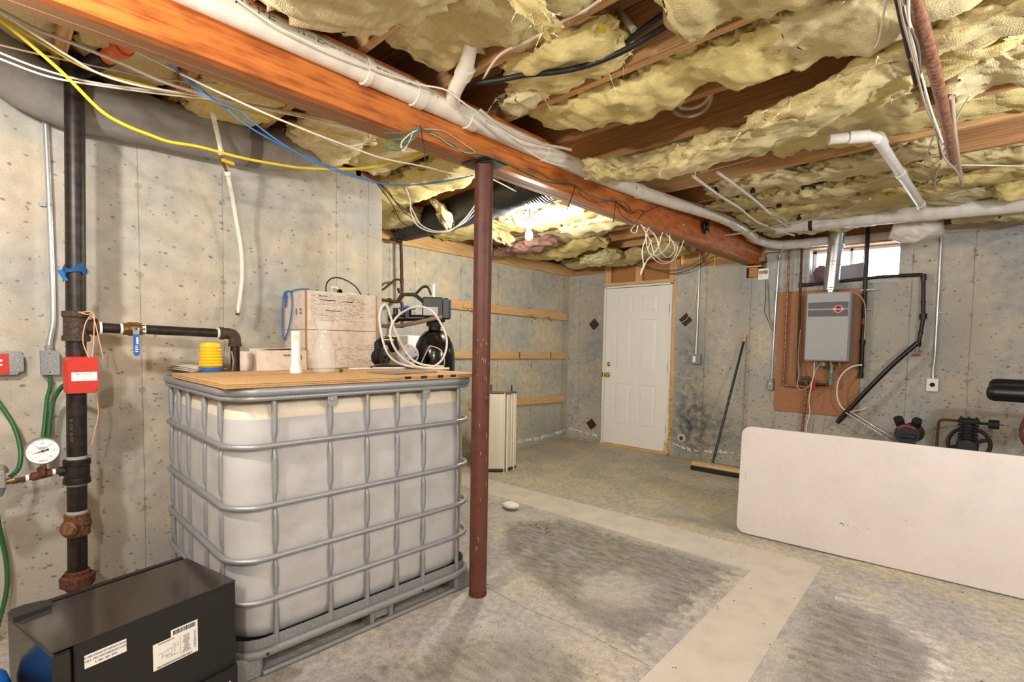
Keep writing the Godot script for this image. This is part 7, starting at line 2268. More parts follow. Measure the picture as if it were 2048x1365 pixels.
	for y: float in [-1.06, -1.27, -1.37]:
		g = Geo.new()
		g.cyl(Vector3(0.003, y + 0.02, 0), Vector3(0.003, y - 0.025, 0), 0.025 if y > -1.2 else 0.023, 12)
		obj("coupling", g, mats.iron, s)
	g = Geo.new()
	g.cyl(Vector3(0.003, -0.845, 0), Vector3(0.003, -0.895, 0), 0.0205, 12)
	obj("red_band", g, mat(c8(150, 70, 70), 0.6), s)
	g = Geo.new()
	g.box(Vector3(0.11, 0.014, 0.004), at(Vector3(0.02, -0.575, 0.012)), 0.001)
	g.box(Vector3(0.07, 0.006, 0.004), at(Vector3(0.035, -0.76, 0.012)), 0.001)
	obj("strap", g, mats.zinc, s)
	s = thing("gas_pipe", "dark iron pipe crossing below the window and turning down with a red-handled valve", "pipe", Vector3(-1.235, 1.943, -5.745))
	g = Geo.new()
	g.tube(fillet([Vector3(0, 0, 0), Vector3(0.24, 0.012, 0), Vector3(0.62, 0.035, 0), Vector3(0.935, 0.035, 0), Vector3(0.95, -0.36, 0.0), Vector3(0.925, -0.62, 0.0)], 0.03), 0.0155, 14)
	obj("pipe_wall", g, mats.iron, s)
	for q: Array in [[Vector3(0.935, 0.035, 0), Vector3(0.938, -0.02, 0), 0.021], [Vector3(0.944, -0.20, 0), Vector3(0.945, -0.22, 0), 0.019], [Vector3(0.948, -0.31, 0), Vector3(0.95, -0.36, 0), 0.028], [Vector3(0.94, -0.47, 0), Vector3(0.938, -0.49, 0), 0.019], [Vector3(0.93, -0.56, 0), Vector3(0.925, -0.60, 0), 0.021]]:
		g = Geo.new()
		g.cyl(q[0], q[1], q[2], 12)
		obj("coupling", g, mats.iron, s)
	g = Geo.new()
	g.cyl(Vector3(0.925, -0.60, 0.0), Vector3(0.922, -0.655, 0.0), 0.017, 12)
	g.cyl(Vector3(0.922, -0.63, -0.01), Vector3(0.95, -0.645, 0.035), 0.013, 12)
	obj("spigot", g, mats.zinc_dull, s)
	g = Geo.new()
	g.torus(Transform3D(Basis(Vector3.RIGHT, PI / 2), Vector3(0.915, -0.672, 0.0)), 0.028, 0.006, 18, 6)
	g.box(Vector3(0.056, 0.007, 0.008), at(Vector3(0.915, -0.672, 0)))
	obj("red_handle", g, mats.red, s)
	s = thing("black_wand", "long black tube leaning diagonally across the wall beside the water heater", "tube", Vector3(-0.868, 0.61, -5.62))
	g = Geo.new()
	g.tube(smooth([Vector3(0, 0, 0), Vector3(0.18, 0.27, 0), Vector3(0.36, 0.52, 0), Vector3(0.48, 0.67, 0), Vector3(0.56, 0.765, -0.02)], 5), 0.0205, 16)
	obj("tube_wall", g, mats.black, s)
	g = Geo.new()
	g.cyl(Vector3(0.02, 0.03, 0), Vector3(0.09, 0.135, 0), 0.0235, 16)
	obj("sleeve", g, mats.black_matt, s)
	for k in 2:
		var o := Vector3(-0.787 + 0.032 * k, 0.727 + 0.016 * k, -5.50)
		g = Geo.new()
		g.cyl(Vector3.ZERO, Vector3(0.56, -0.353, -0.02), 0.0075, 12)
		tag(obj("chrome_rod", g, mats.steel, null, at(o)), ["slim chrome rod slanting down behind the table, lower of two", "slim chrome rod slanting down behind the table, upper of two"][k], "rod", "chrome rods")
	cable("condensate_hose", "clear white hose looping from the heater down across the plywood panel", "hose", [Vector3(-0.70, 1.165, -5.66), Vector3(-0.77, 1.15, -5.65), Vector3(-0.84, 1.09, -5.65), Vector3(-0.885, 0.99, -5.66), Vector3(-0.888, 0.86, -5.67), Vector3(-0.852, 0.765, -5.67), Vector3(-0.79, 0.725, -5.67), Vector3(-0.70, 0.745, -5.68), Vector3(-0.655, 0.77, -5.69)], 0.0075, mats.wire_white)
	cable("white_cable", "white cord hanging from under the water heater down behind the table", "cord", [Vector3(-1.081, 1.178, -5.62), Vector3(-1.083, 1.06, -5.62), Vector3(-1.10, 0.93, -5.62), Vector3(-1.112, 0.80, -5.62), Vector3(-1.10, 0.68, -5.62), Vector3(-1.125, 0.52, -5.62), Vector3(-1.12, 0.30, -5.66)], 0.0048, mats.wire_white)
	cable("grey_cable", "thin grey cord looping from the heater underside past the red valve", "cord", [Vector3(-1.03, 1.17, -5.62), Vector3(-1.07, 1.09, -5.62), Vector3(-1.09, 1.0, -5.62), Vector3(-1.13, 0.93, -5.62), Vector3(-1.19, 0.90, -5.62), Vector3(-1.225, 0.94, -5.64), Vector3(-1.22, 1.05, -5.66), Vector3(-1.24, 1.2, -5.70), Vector3(-1.235, 1.5, -5.715)], 0.0042, mats.wire_grey)
	cable("grey_cable", "grey cord arching from the heater's top corner down its far side", "cord", [Vector3(-0.81, 1.84, -5.62), Vector3(-0.74, 1.80, -5.64), Vector3(-0.705, 1.72, -5.66), Vector3(-0.70, 1.62, -5.70), Vector3(-0.703, 1.4, -5.72)], 0.0042, mats.wire_grey)
	# outlet on the open wall
	s = thing("white_outlet", "white square wall outlet with a round black socket on the open north wall", "outlet", Vector3(-0.197, 1.006, -5.80))
	g = Geo.new()
	g.box(Vector3(0.082, 0.115, 0.03), at(Vector3(0, 0, 0.015)), 0.004)
	obj("plate", g, mats.label_white, s)
	g = Geo.new()
	g.lathe([Vector2(0, 0), Vector2(0.019, 0), Vector2(0.019, 0.003), Vector2(0, 0.0032)], Transform3D(Basis(Vector3.RIGHT, PI / 2), Vector3(0, 0.003, 0.030)), 20)
	obj("socket", g, mats.black_matt, s)
	s = thing("steel_conduit", "thin steel conduit running down the open north wall to the white outlet", "conduit", Vector3(-0.196, 2.44, -5.782))
	g = Geo.new()
	g.tube(smooth([Vector3(0, 0, 0), Vector3(0.004, -0.86, 0.0), Vector3(0.004, -1.20, 0.0), Vector3(-0.002, -1.30, 0.0), Vector3(0.002, -1.378, 0.004)], 6), 0.0105, 12)
	obj("tube_wall", g, mats.conduit, s)
	g = Geo.new()
	g.box(Vector3(0.04, 0.012, 0.003), at(Vector3(0.02, -0.80, 0.0)), 0.001)
	obj("strap", g, mats.zinc, s)
	# compressors behind the table
	s = thing("air_compressor", "black finned air compressor pump with a spoked flywheel behind the table", "compressor", Vector3(0.05, 0.0, -5.32))
	g = Geo.new()
	g.tube(smooth([Vector3(-0.38, 0.33, 0), Vector3(-0.36, 0.33, 0), Vector3(0.34, 0.33, 0), Vector3(0.36, 0.33, 0)], 4), 0.15, 28)
	obj("air_tank", g, mats.black, s)
	g = Geo.new()
	g.box(Vector3(0.13, 0.13, 0.14), at(Vector3(0, 0.555, 0.04)), 0.012)
	g.cyl(Vector3(0, 0.575, 0.04), Vector3(0, 0.575, 0.118), 0.05, 22)
	obj("crankcase", g, mats.compressor, s)
	for k in 6:
		g = Geo.new()
		var w := 0.118 if k < 4 else 0.125
		g.box(Vector3(w, 0.008, w * 0.95), at(Vector3(0, 0.635 + k * 0.024, 0.04)), 0.003)
		obj("cooling_fin", g, mats.black_matt, s)
	g = Geo.new()
	g.cyl(Vector3(0, 0.60, 0.04), Vector3(0, 0.79, 0.04), 0.045, 18)
	g.box(Vector3(0.125, 0.028, 0.12), at(Vector3(0, 0.772, 0.04)), 0.006)
	obj("cylinder", g, mats.black, s)
	g = Geo.new()
	for q: Vector2 in [Vector2(-0.045, -0.04), Vector2(0.045, -0.04), Vector2(-0.045, 0.04), Vector2(0.045, 0.04), Vector2(0, -0.045), Vector2(0, 0.045)]:
		g.cyl(Vector3(q.x, 0.782, 0.04 + q.y), Vector3(q.x, 0.797, 0.04 + q.y), 0.008, 6)
	obj("head_bolts", g, mats.iron_fit, s)
	g = Geo.new()
	g.torus(at(Vector3(0.01, 0.575, -0.07)), 0.125, 0.014, 36, 8)
	for k in 4:
		var a := TAU * k / 4 + 0.4
		g.box(Vector3(0.12, 0.03, 0.012), at(Vector3(0.01 + cos(a) * 0.06, 0.575 + sin(a) * 0.06, -0.07), Vector3(0, 0, a)), 0.004)
	obj("flywheel", g, mats.iron_fit, s)
	g = Geo.new()
	g.cyl(Vector3(0.06, 0.757, 0.04), Vector3(0.115, 0.757, 0.04), 0.010, 10)
	g.cyl(Vector3(0.112, 0.757, 0.04), Vector3(0.172, 0.757, 0.04), 0.034, 20)
	g.cyl(Vector3(0.17, 0.757, 0.04), Vector3(0.20, 0.757, 0.04), 0.004, 8)
	obj("intake_filter", g, mats.black_matt, s)
	g = Geo.new()
	g.tube(fillet([Vector3(-0.06, 0.762, 0.04), Vector3(-0.178, 0.762, 0.04), Vector3(-0.182, 0.47, 0.03)], 0.04), 0.010, 12)
	obj("copper_line", g, mats.rust, s)
	for x: float in [-0.25, 0.25]:
		g = Geo.new()
		g.box(Vector3(0.04, 0.18, 0.16), at(Vector3(x, 0.09, 0)), 0.004)
		obj("foot", g, mats.black, s)
	s = thing("electric_motor", "dark motor with two round caps and a red top band behind the table", "motor", Vector3(-0.325, 0.0, -5.33))
	g = Geo.new()
	g.cyl(Vector3(0, 0.615, 0.02), Vector3(0.03, 0.615, -0.12), 0.082, 28)
	obj("body", g, mats.iron_fit, s)
	g = Geo.new()
	g.cyl(Vector3(0, 0.615, 0.05), Vector3(0, 0.615, 0.018), 0.084, 28)
	g.box(Vector3(0.11, 0.04, 0.03), at(Vector3(0.012, 0.60, 0.055)), 0.010)
	obj("end_bell", g, mats.compressor, s)
	g = Geo.new()
	g.torus(at(Vector3(0, 0.612, 0.05)), 0.070, 0.011, 20, 8, 0.7, 2.5)
	obj("red_band", g, mat(c8(150, 62, 52), 0.6), s)
	for x: float in [-0.048, 0.048]:
		g = Geo.new()
		g.cyl(Vector3(x, 0.68, -0.03), Vector3(x * 1.3, 0.735, 0.02), 0.034, 18)
		obj("capacitor_cap", g, mats.black_matt, s)
	g = Geo.new()
	g.box(Vector3(0.12, 0.53, 0.12), at(Vector3(0, 0.265, -0.03)), 0.006)
	obj("stand", g, mats.black, s)
	# exercise bench rollers
	s = thing("exercise_machine", "exercise machine with two black padded rollers reaching in from the frame edge", "exercise machine", Vector3(0.62, 0, -4.8))
	for q: Array in [[0.0, 1.028, 0.0, 0.058], [0.012, 1.065, -0.10, 0.056]]:
		g = Geo.new()
		var o := Vector3(-0.495 + q[0], q[1], q[2])
		g.lathe([Vector2(0, 0), Vector2(0.030, 0.003), Vector2(0.048, 0.016), Vector2(q[3], 0.042), Vector2(q[3], 0.46), Vector2(0.04, 0.49), Vector2(0, 0.493)], Transform3D(Basis(Vector3.BACK, -PI / 2), o), 26)
		obj("padded_roller", g, mats.black, s)
	g = Geo.new()
	g.cyl(Vector3(-0.1, 1.03, 0), Vector3(0.2, 1.03, 0), 0.015, 12)
	g.cyl(Vector3(-0.1, 1.065, -0.10), Vector3(0.2, 1.065, -0.10), 0.015, 12)
	g.box(Vector3(0.06, 1.30, 0.06), at(Vector3(0.2, 0.65, -0.05)), 0.004)
	g.box(Vector3(0.06, 0.06, 0.9), at(Vector3(0.2, 0.03, -0.05)), 0.004)
	obj("frame", g, mats.zinc_dull, s)
	g = Geo.new()
	g.torus(Transform3D(Basis(Vector3.UP, 0.2), Vector3(-0.155, 0.81, 0.2)), 0.175, 0.011, 30, 8)
	obj("rusty_ring", g, mats.rust, s)
	g = Geo.new()
	g.cyl(Vector3(0.0, 0.81, 0.17), Vector3(0.2, 0.81, 0.0), 0.012, 10)
	obj("ring_arm", g, mats.zinc_dull, s)

func alcove() -> void:
	# three nailer boards on the far wall
	var k := 0
	for q: Array in [[1.765, -3.35, 1.728, -5.71, 0.096], [1.228, -3.30, 1.196, -5.70, 0.085], [0.655, -3.9, 0.60, -5.70, 0.085]]:
		var z0: float = q[1]
		var z1: float = q[3]
		var t := thing("nailer_board", ["top pine board nailed along the far concrete wall, with wire hooks", "middle pine board nailed along the far concrete wall", "lowest pine board nailed along the far concrete wall"][k], "board", Vector3(-4.13, q[0] - 0.04, z0))
		var top: float = [1.735, 1.199, 0.63][k]
		board("plank", t, Vector3(0.021, 0.0 + (top - q[0]) * 0.0, 0), Vector3(0.021, q[2] - q[0], z1 - z0), q[4], 0.038, mats.pale, 0.003)
		if k == 1:
			for zz: float in [-4.72, -5.35]:
				var g := Geo.new()
				for j in 5:
					g.box(Vector3(0.0008, 0.010, 0.026), at(Vector3(0.0406, -0.03 + j * 0.015 - (z0 - zz) * 0.0133, zz - z0)))
				obj("grade_stamp", g, mats.ink, t)
		if k == 0:
			var x := 0
			for zz: float in [-3.85, -4.92, -5.25]:
				var y: float = 0.02 - (z0 - zz) * 0.0157
				strand("wire_hook", t, [Vector3(0.046, y + 0.03, zz - z0), Vector3(0.046, y - 0.04, zz - z0), Vector3(0.048, y - 0.045, zz - z0 + 0.04), Vector3(0.06, y - 0.045, zz - z0 + 0.09), Vector3(0.062, y - 0.0, zz - z0 + 0.095)], 0.0035, mats.wire_yellow, 3, 6)
				strand("wire_hook", t, [Vector3(0.05, y - 0.045, zz - z0 + 0.02), Vector3(0.10, y - 0.075, zz - z0 + 0.05), Vector3(0.12, y - 0.11, zz - z0 - 0.01), Vector3(0.06, y - 0.035, zz - z0 - 0.01)], 0.0028, mats.iron_fit, 1, 6)
				x += 1
		k += 1
	# folded ribbed panel unit on the floor
	var a := thing("ribbed_panel", "stack of off-white ribbed folding panels standing on the floor past the post", "panel", Vector3(-3.50, 0, -3.74), 0.0)
	for q: Array in [[Vector3(-0.14, 0, 0.18), Vector3(0.055, 0, -0.015), 0.80], [Vector3(0.060, 0, -0.055), Vector3(0.045, 0, -0.135), 0.79], [Vector3(0.052, 0, -0.165), Vector3(0.03, 0, -0.215), 0.79]]:
		var p0: Vector3 = q[0]
		var p1: Vector3 = q[1]
		var g := Geo.new()
		var P := PackedVector3Array()
		var d := (p1 - p0).normalized()
		var nn := Vector3(-d.z, 0, d.x)
		var rows := 121
		for i in rows:
			var y: float = 0.03 + (q[2] - 0.03) * i / (rows - 1)
			var o := 0.004 * (1.0 if i % 2 == 0 else -0.4)
			for c: Array in [[p0, -0.03], [p0, o], [p1, o], [p1, -0.03]]:
				P.append((c[0] as Vector3) + nn * (c[1] as float) + Vector3(0, y, 0))
		g.grid(P, rows, 4, true, true)
		g.fan(P.slice(0, 4), true)
		g.fan(P.slice((rows - 1) * 4, rows * 4), false)
		obj("ribbed_leaf", g, mats.ribbed, a)
		g = Geo.new()
		g.cyl(p0 + Vector3(0, 0.0, 0), p0 + Vector3(0, q[2] + 0.01, 0), 0.012, 8)
		g.cyl(p1 + Vector3(0, 0.0, 0), p1 + Vector3(0, q[2] + 0.01, 0), 0.010, 8)
		obj("edge_post", g, mats.ribbed, a)
	var g := Geo.new()
	g.tube(PackedVector3Array([Vector3(-0.15, 0.815, 0.18), Vector3(0.05, 0.815, -0.01), Vector3(0.062, 0.805, -0.05), Vector3(0.05, 0.812, -0.14), Vector3(0.03, 0.80, -0.22)]), 0.014, 8)
	obj("top_rail", g, mat(c8(110, 98, 84), 0.6), a)
	g = Geo.new()
	g.tube(PackedVector3Array([Vector3(-0.15, 0.02, 0.18), Vector3(0.05, 0.02, -0.01), Vector3(0.05, 0.02, -0.14), Vector3(0.03, 0.02, -0.22)]), 0.016, 8)
	obj("base_rail", g, mats.iron_fit, a)
	for q: Vector3 in [Vector3(-0.12, 0.82, 0.15), Vector3(-0.045, 0.82, 0.08), Vector3(0.055, 0.81, -0.12)]:
		g = Geo.new()
		g.cyl(q, q + Vector3(0, 0.075, 0), 0.008, 8)
		obj("hanger_stud", g, mats.iron_fit, a)
	# water softener
	var s := thing("softener_tank", "glossy black fibreglass water tank with a dark control head behind the tote", "water tank", Vector3(-2.892, 0, -2.385))
	g = Geo.new()
	g.lathe([Vector2(0, 0), Vector2(0.145, 0), Vector2(0.150, 0.01), Vector2(0.150, 1.17), Vector2(0.146, 1.24), Vector2(0.132, 1.30), Vector2(0.108, 1.35), Vector2(0.075, 1.385), Vector2(0.045, 1.40), Vector2(0.045, 1.43), Vector2(0, 1.432)], Transform3D(), 40)
	obj("tank_shell", g, mats.tank_black, s)
	g = Geo.new()
	g.lathe([Vector2(0.05, 1.425), Vector2(0.06, 1.43), Vector2(0.06, 1.455), Vector2(0.048, 1.46), Vector2(0.048, 1.475), Vector2(0, 1.476)], Transform3D(), 24)
	g.box(Vector3(0.14, 0.03, 0.10), at(Vector3(0.0, 1.475, 0.0), Vector3(0, 0.72, 0)), 0.006)
	obj("valve_neck", g, mats.black_matt, s)
	var hd := Basis(Vector3.UP, 0.76)
	g = Geo.new()
	g.box(Vector3(0.155, 0.148, 0.11), Transform3D(hd, Vector3(-0.005, 1.562, 0.005)), 0.010)
	obj("control_head", g, mats.black, s)
	g = Geo.new()
	g.box(Vector3(0.07, 0.15, 0.10), Transform3D(hd, Vector3(0.058, 1.555, -0.055)), 0.010)
	obj("head_cover", g, mats.navy, s)
	g = Geo.new()
	g.box(Vector3(0.105, 0.058, 0.002), Transform3D(hd, Vector3(0.022, 1.535, 0.056)), 0.0)
	var pl := obj("info_plate", g, mat(c8(190, 192, 198), 0.5), s)
	g = Geo.new()
	for j in 5:
		g.box(Vector3([0.07, 0.05, 0.06, 0.045, 0.06][j], 0.002, 0.001), Transform3D(hd, Vector3(0.014, 1.552 - j * 0.008, 0.0625)), 0.0)
	obj("print", g, mats.ink_grey, pl)
	g = Geo.new()
	g.cyl(Vector3(0.005, 1.63, 0.02), Vector3(0.005, 1.73, 0.02), 0.011, 14)
	obj("white_stub", g, mats.label_white, s)
	# bypass valve with the blue handle and brown hoses
	s = thing("bypass_valve", "black bypass valve with a flat blue handle in front of the far wall", "valve", Vector3(-3.02, 1.48, -2.22))
	g = Geo.new()
	g.cyl(Vector3(-0.10, 0, 0.07), Vector3(0.10, 0.005, -0.10), 0.024, 16)
	g.ball(Vector3(-0.065, 0.0, 0.04), Vector3.ONE * 0.036, 14)
	g.cyl(Vector3(0.0, 0.0, -0.015), Vector3(0.0, 0.065, -0.015), 0.030, 16)
	g.cyl(Vector3(-0.065, 0.0, 0.04), Vector3(-0.065, 0.075, 0.04), 0.018, 14)
	obj("valve_body", g, mats.black, s)
	g = Geo.new()
	g.lathe([Vector2(0, 0), Vector2(0.055, 0.0), Vector2(0.062, 0.006), Vector2(0.055, 0.014), Vector2(0.02, 0.018), Vector2(0.014, 0.026), Vector2(0, 0.027)], at(Vector3(0.0, 0.065, -0.015)), 20)
	obj("blue_handle", g, mat(c8(22, 104, 196), 0.4), s)
	cable("brown_hose", "brown hose sweeping in front of the black water tank's head", "hose", [Vector3(-3.12, 1.425, -2.05), Vector3(-3.02, 1.42, -2.12), Vector3(-2.92, 1.44, -2.2), Vector3(-2.82, 1.475, -2.30), Vector3(-2.78, 1.49, -2.36)], 0.014, mat(c8(150, 116, 96), 0.6))
	# pump motors on a stand
	s = thing("pump_motor", "pump motor with a pale grey end disc standing behind the tote", "pump", Vector3(-2.72, 0, -2.02))
	var fd := Basis(Vector3.UP, 0.93)
	g = Geo.new()
	g.lathe([Vector2(0.0, -0.12), Vector2(0.066, -0.12), Vector2(0.070, -0.11), Vector2(0.070, 0.0), Vector2(0.0, 0.0)], Transform3D(fd, Vector3(0, 1.225, 0)) * Transform3D(Basis(Vector3.RIGHT, PI / 2), Vector3.ZERO), 28)
	obj("motor_body", g, mats.black, s)
	g = Geo.new()
	g.lathe([Vector2(0, 0.0), Vector2(0.069, 0.0), Vector2(0.071, 0.004), Vector2(0.066, 0.014), Vector2(0.02, 0.018), Vector2(0.0, 0.018)], Transform3D(fd, Vector3(0, 1.225, 0)) * Transform3D(Basis(Vector3.RIGHT, PI / 2), Vector3.ZERO), 32)
	obj("end_disc", g, mat(c8(176, 172, 178), 0.5, 0.2), s)
	g = Geo.new()
	g.lathe([Vector2(0.0, 0.017), Vector2(0.012, 0.017), Vector2(0.011, 0.022), Vector2(0.0, 0.022)], Transform3D(fd, Vector3(0, 1.225, 0)) * Transform3D(Basis(Vector3.RIGHT, PI / 2), Vector3.ZERO), 14)
	for j in 4:
		g.box(Vector3(0.006, 0.030, 0.002), Transform3D(fd, Vector3(0, 1.225, 0)) * at(Vector3(0.022 + j * 0.010, -0.03 + j * 0.004, 0.0165), Vector3(0, 0, -0.5)))
	for q: Vector2 in [Vector2(0.0, 0.055), Vector2(0.05, 0.02), Vector2(-0.05, -0.02)]:
		g.cyl(Transform3D(fd, Vector3(0, 1.225, 0)) * Vector3(q.x, q.y, 0.012), Transform3D(fd, Vector3(0, 1.225, 0)) * Vector3(q.x, q.y, 0.0175), 0.004, 8)
	obj("vent_hole", g, mats.ink, s)
	g = Geo.new()
	g.box(Vector3(0.16, 1.15, 0.16), Transform3D(fd, Vector3(0, 0.575, -0.05)), 0.004)
	obj("stand", g, mats.iron_fit, s)
	s = thing("booster_pump", "black ribbed booster pump beside the white cartons", "pump", Vector3(-2.66, 1.1515, -1.79), 0.35)
	g = Geo.new()
	for j in 4:
		g.torus(Transform3D(Basis(Vector3.UP, PI / 2), Vector3(0.012, 0.062, 0)), 0.016 + 0.012 * j, 0.004, 24, 6)
	obj("fan_guard", g, mats.black_matt, s)
	g = Geo.new()
	g.lathe([Vector2(0, 0), Vector2(0.052, 0.0), Vector2(0.056, 0.02), Vector2(0.056, 0.10), Vector2(0, 0.10)], Transform3D(Basis(Vector3.BACK, PI / 2), Vector3(0.0, 0.062, 0)), 24)
	g.box(Vector3(0.07, 0.075, 0.07), at(Vector3(-0.05, 0.13, 0.0)), 0.014)
	g.cyl(Vector3(-0.02, 0.16, 0.0), Vector3(-0.02, 0.16, -0.12), 0.022, 14)
	g.box(Vector3(0.10, 0.012, 0.08), at(Vector3(-0.04, 0.006, 0)), 0.003)
	obj("body", g, mats.black, s)
	g = Geo.new()
	g.cyl(Vector3(-0.02, 0.16, -0.12), Vector3(-0.03, 0.115, -0.16), 0.035, 16)
	obj("pressure_can", g, mats.black, s)
	g = Geo.new()
	g.cyl(Vector3(-0.05, 0.19, -0.10), Vector3(-0.03, 0.19, -0.19), 0.010, 12)
	obj("brass_fitting", g, mats.brass, s)
	cable("black_hose", "black hose lying along the plywood behind the white hose", "hose", [Vector3(-2.50, 1.163, -1.60), Vector3(-2.52, 1.175, -1.68), Vector3(-2.50, 1.166, -1.76), Vector3(-2.42, 1.163, -1.80), Vector3(-2.34, 1.163, -1.86)], 0.0075, mats.wire_black)
	cable("thin_white_tube", "thin white tube curling in front of the black water tank", "tube", [Vector3(-2.58, 1.175, -2.02), Vector3(-2.56, 1.27, -2.06), Vector3(-2.575, 1.285, -2.10), Vector3(-2.545, 1.26, -2.15), Vector3(-2.53, 1.20, -2.17), Vector3(-2.53, 1.155, -2.165)], 0.004, mats.wire_grey)
	# white tray behind the pumps
	s = thing("white_cabinet", "white metal cabinet corner showing between the pump motor and the black tank", "cabinet", Vector3(-3.30, 0, -2.36), 0.4)
	g = Geo.new()
	g.box(Vector3(0.30, 1.36, 0.22), at(Vector3(0, 0.68, 0)), 0.006)
	obj("body", g, mats.label_white, s)
	# copper riser in the corner
	s = thing("copper_riser", "brown copper water pipe running down the far wall near the concrete corner", "pipe", Vector3(-4.03, 2.40, -2.90))
	g = Geo.new()
	g.tube(fillet([Vector3(0, -0.03, 0.0), Vector3(0.01, -0.30, -0.005), Vector3(0.015, -0.665, -0.012), Vector3(0.08, -0.72, 0.08), Vector3(0.08, -0.71, 0.34)], 0.03), 0.0150, 14)
	obj("pipe_wall", g, mats.copper_dark, s)
	g = Geo.new()
	g.tube(fillet([Vector3(0.012, -0.50, -0.008), Vector3(0.05, -0.51, 0.09), Vector3(0.06, -0.61, 0.22), Vector3(0.06, -0.66, 0.36)], 0.02), 0.0105, 12)
	obj("branch", g, mats.copper_dark, s)
	g = Geo.new()
	g.tube(fillet([Vector3(0.08, -0.70, 0.06), Vector3(0.09, -0.74, 0.04), Vector3(0.10, -0.96, 0.05)], 0.02), 0.0150, 14)
	obj("drop", g, mats.copper_dark, s)
	for q: Array in [[Vector3(0.012, -0.49, -0.008), Vector3(0.013, -0.53, -0.009)], [Vector3(0.014, -0.63, -0.011), Vector3(0.015, -0.67, -0.012)], [Vector3(0.09, -0.76, 0.04), Vector3(0.092, -0.80, 0.042)], [Vector3(0.08, -0.71, 0.16), Vector3(0.08, -0.71, 0.19)], [Vector3(0.096, -0.86, 0.045), Vector3(0.098, -0.90, 0.047)]]:
		g = Geo.new()
		g.cyl(q[0], q[1], 0.019, 12)
		obj("fitting", g, mats.copper_dark, s)
	s = thing("overhead_valves", "short horizontal pipe fittings under the plates at the head of the copper pipe", "fitting", Vector3(-4.02, 2.345, -2.86))
	g = Geo.new()
	g.tube(fillet([Vector3(0.0, 0.02, -0.02), Vector3(0.0, -0.005, 0.02), Vector3(0.04, -0.02, 0.10), Vector3(0.10, 0.10, 0.0)], 0.02), 0.012, 10)
	obj("pipe_wall", g, mats.copper_dark, s)
	g = Geo.new()
	g.cyl(Vector3(0.06, -0.10, 0.0), Vector3(0.06, -0.095, 0.12), 0.014, 10)
	g.cyl(Vector3(0.06, -0.10, 0.02), Vector3(0.06, -0.097, 0.05), 0.02, 10)
	obj("valve", g, mats.iron, s)
	g = Geo.new()
	g.box(Vector3(0.01, 0.014, 0.05), at(Vector3(0.07, -0.10, -0.03)), 0.003)
	obj("yellow_lever", g, mats.yellow, s)
	s = thing("wire_junction", "brown iron pipe cluster with a small valve above the black tank's head", "fitting", Vector3(-3.02, 1.66, -2.36))
	g = Geo.new()
	g.tube(fillet([Vector3(0.02, -0.06, -0.02), Vector3(-0.02, 0.0, 0.04), Vector3(-0.10, 0.0, 0.10), Vector3(-0.12, -0.05, 0.12)], 0.02), 0.014, 12)
	g.tube(fillet([Vector3(-0.02, 0.0, 0.04), Vector3(0.02, 0.06, 0.0), Vector3(0.04, 0.065, -0.03), Vector3(0.06, 0.0, -0.05)], 0.02), 0.010, 12)
	g.cyl(Vector3(-0.11, 0.01, 0.11), Vector3(-0.12, 0.045, 0.12), 0.012, 8)
	obj("pipe_wall", g, mats.iron_fit, s)
	# the bare bulb and its holder
	s = thing("light_bulb", "bare glowing light bulb hanging in a keyless holder below the joists", "lamp", Vector3(-2.50, 2.135, -2.97))
	g = Geo.new()
	g.lathe([Vector2(0, -0.040), Vector2(0.016, -0.037), Vector2(0.027, -0.024), Vector2(0.030, -0.004), Vector2(0.026, 0.018), Vector2(0.016, 0.036), Vector2(0.013, 0.05)], Transform3D(), 24)
	var gl := mat(c8(255, 250, 235), 0.4)
	gl.emission_enabled = true
	gl.emission = c8(255, 246, 226)
	gl.emission_energy_multiplier = 9.0
	obj("bulb_glass", g, gl, s)
	g = Geo.new()
	g.lathe([Vector2(0.014, 0.045), Vector2(0.022, 0.05), Vector2(0.024, 0.09), Vector2(0.045, 0.10), Vector2(0.045, 0.115), Vector2(0, 0.116)], Transform3D(), 24)
	obj("holder", g, mats.label_white, s)
	g = Geo.new()
	g.cyl(Vector3(0, 0.11, 0), Vector3(0.02, 0.53, 0.01), 0.006, 8)
	obj("wire_drop", g, mats.wire_white, s)
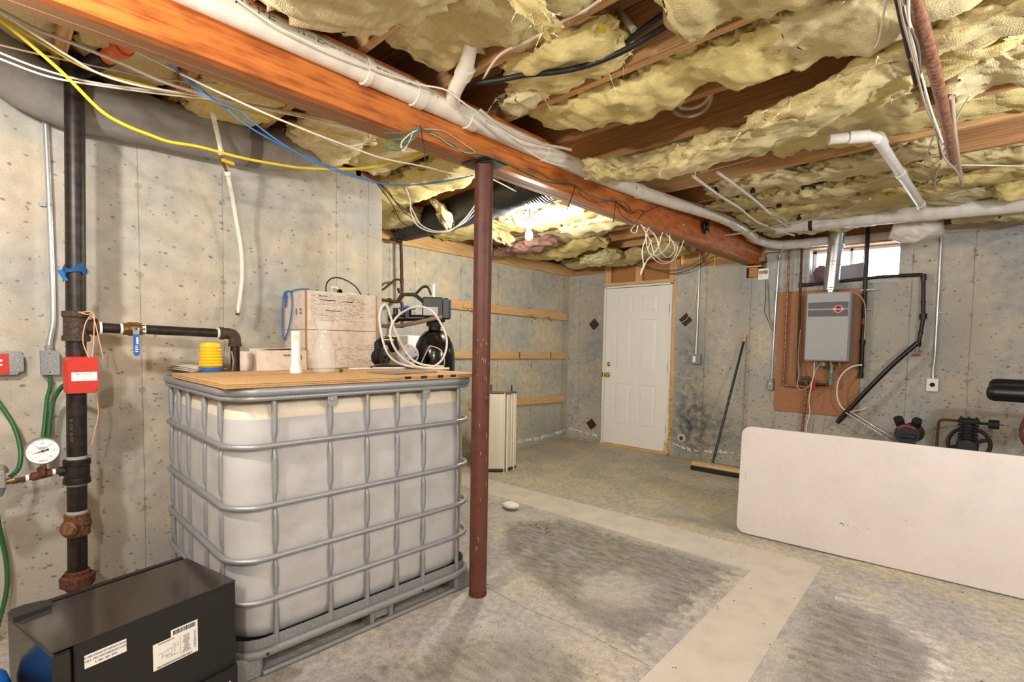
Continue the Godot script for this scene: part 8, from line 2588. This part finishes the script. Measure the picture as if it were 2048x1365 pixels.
	# small things
	s = thing("cable_reel", "black disc-shaped cable reel hung on the beam face near its far end", "reel", Vector3(-1.70, 2.33, -4.33))
	g = Geo.new()
	g.lathe([Vector2(0, 0), Vector2(0.058, 0), Vector2(0.060, 0.004), Vector2(0.060, 0.012), Vector2(0.035, 0.016), Vector2(0.033, 0.030), Vector2(0.058, 0.034), Vector2(0.058, 0.042), Vector2(0.02, 0.046), Vector2(0, 0.046)], Transform3D(Basis(Vector3.UP, 0.3) * Basis(Vector3.BACK, -PI / 2), Vector3.ZERO), 28)
	obj("spool", g, mats.black, s)
	g = Geo.new()
	g.box(Vector3(0.004, 0.016, 0.03), at(Vector3(0.048, -0.02, 0.012), Vector3(0.4, 0.3, 0)), 0.001)
	obj("tag", g, mats.paper, s)
	# crumbs and debris on the floor
	g = Geo.new()
	rng.seed = 66
	for j in 120:
		var p := Vector3(rng.randf_range(-2.2, 0.2), 0.0015, rng.randf_range(-4.6, -1.2))
		g.ball(p, Vector3(rng.randf_range(0.002, 0.006), 0.0015, rng.randf_range(0.002, 0.005)), 6)
	for q: Vector3 in [Vector3(-2.18, 0, -2.78), Vector3(-2.1, 0, -2.73), Vector3(-2.25, 0, -2.80)]:
		for j in 8:
			g.ball(q + Vector3(rng.randf_range(-0.05, 0.05), 0.002, rng.randf_range(-0.04, 0.04)), Vector3(0.007, 0.002, 0.004), 6)
	var db := obj("floor_crumbs", g, mat(c8(110, 78, 60), 0.9), null)
	db.set_meta("kind", "stuff")
	tag(db, "scattered brown crumbs and flakes on the concrete floor", "debris")
	s = thing("paper_scrap", "white crumpled paper on the floor past the red post", "paper", Vector3(-2.62, 0, -2.95))
	g = Geo.new()
	crumple(g, Vector3(0.20, 0.07, 0.16), 4)
	obj("paper", g, mats.paper, s)

func _ready() -> void:
	camera_and_light()
	materials()
	shell()
	door_and_window()
	ceiling()
	tank()
	tank_top_things()
	fridge()
	table()
	insulation()
	ducts_and_drains()
	riser_group()
	north_wall_things()
	alcove()
	cables()
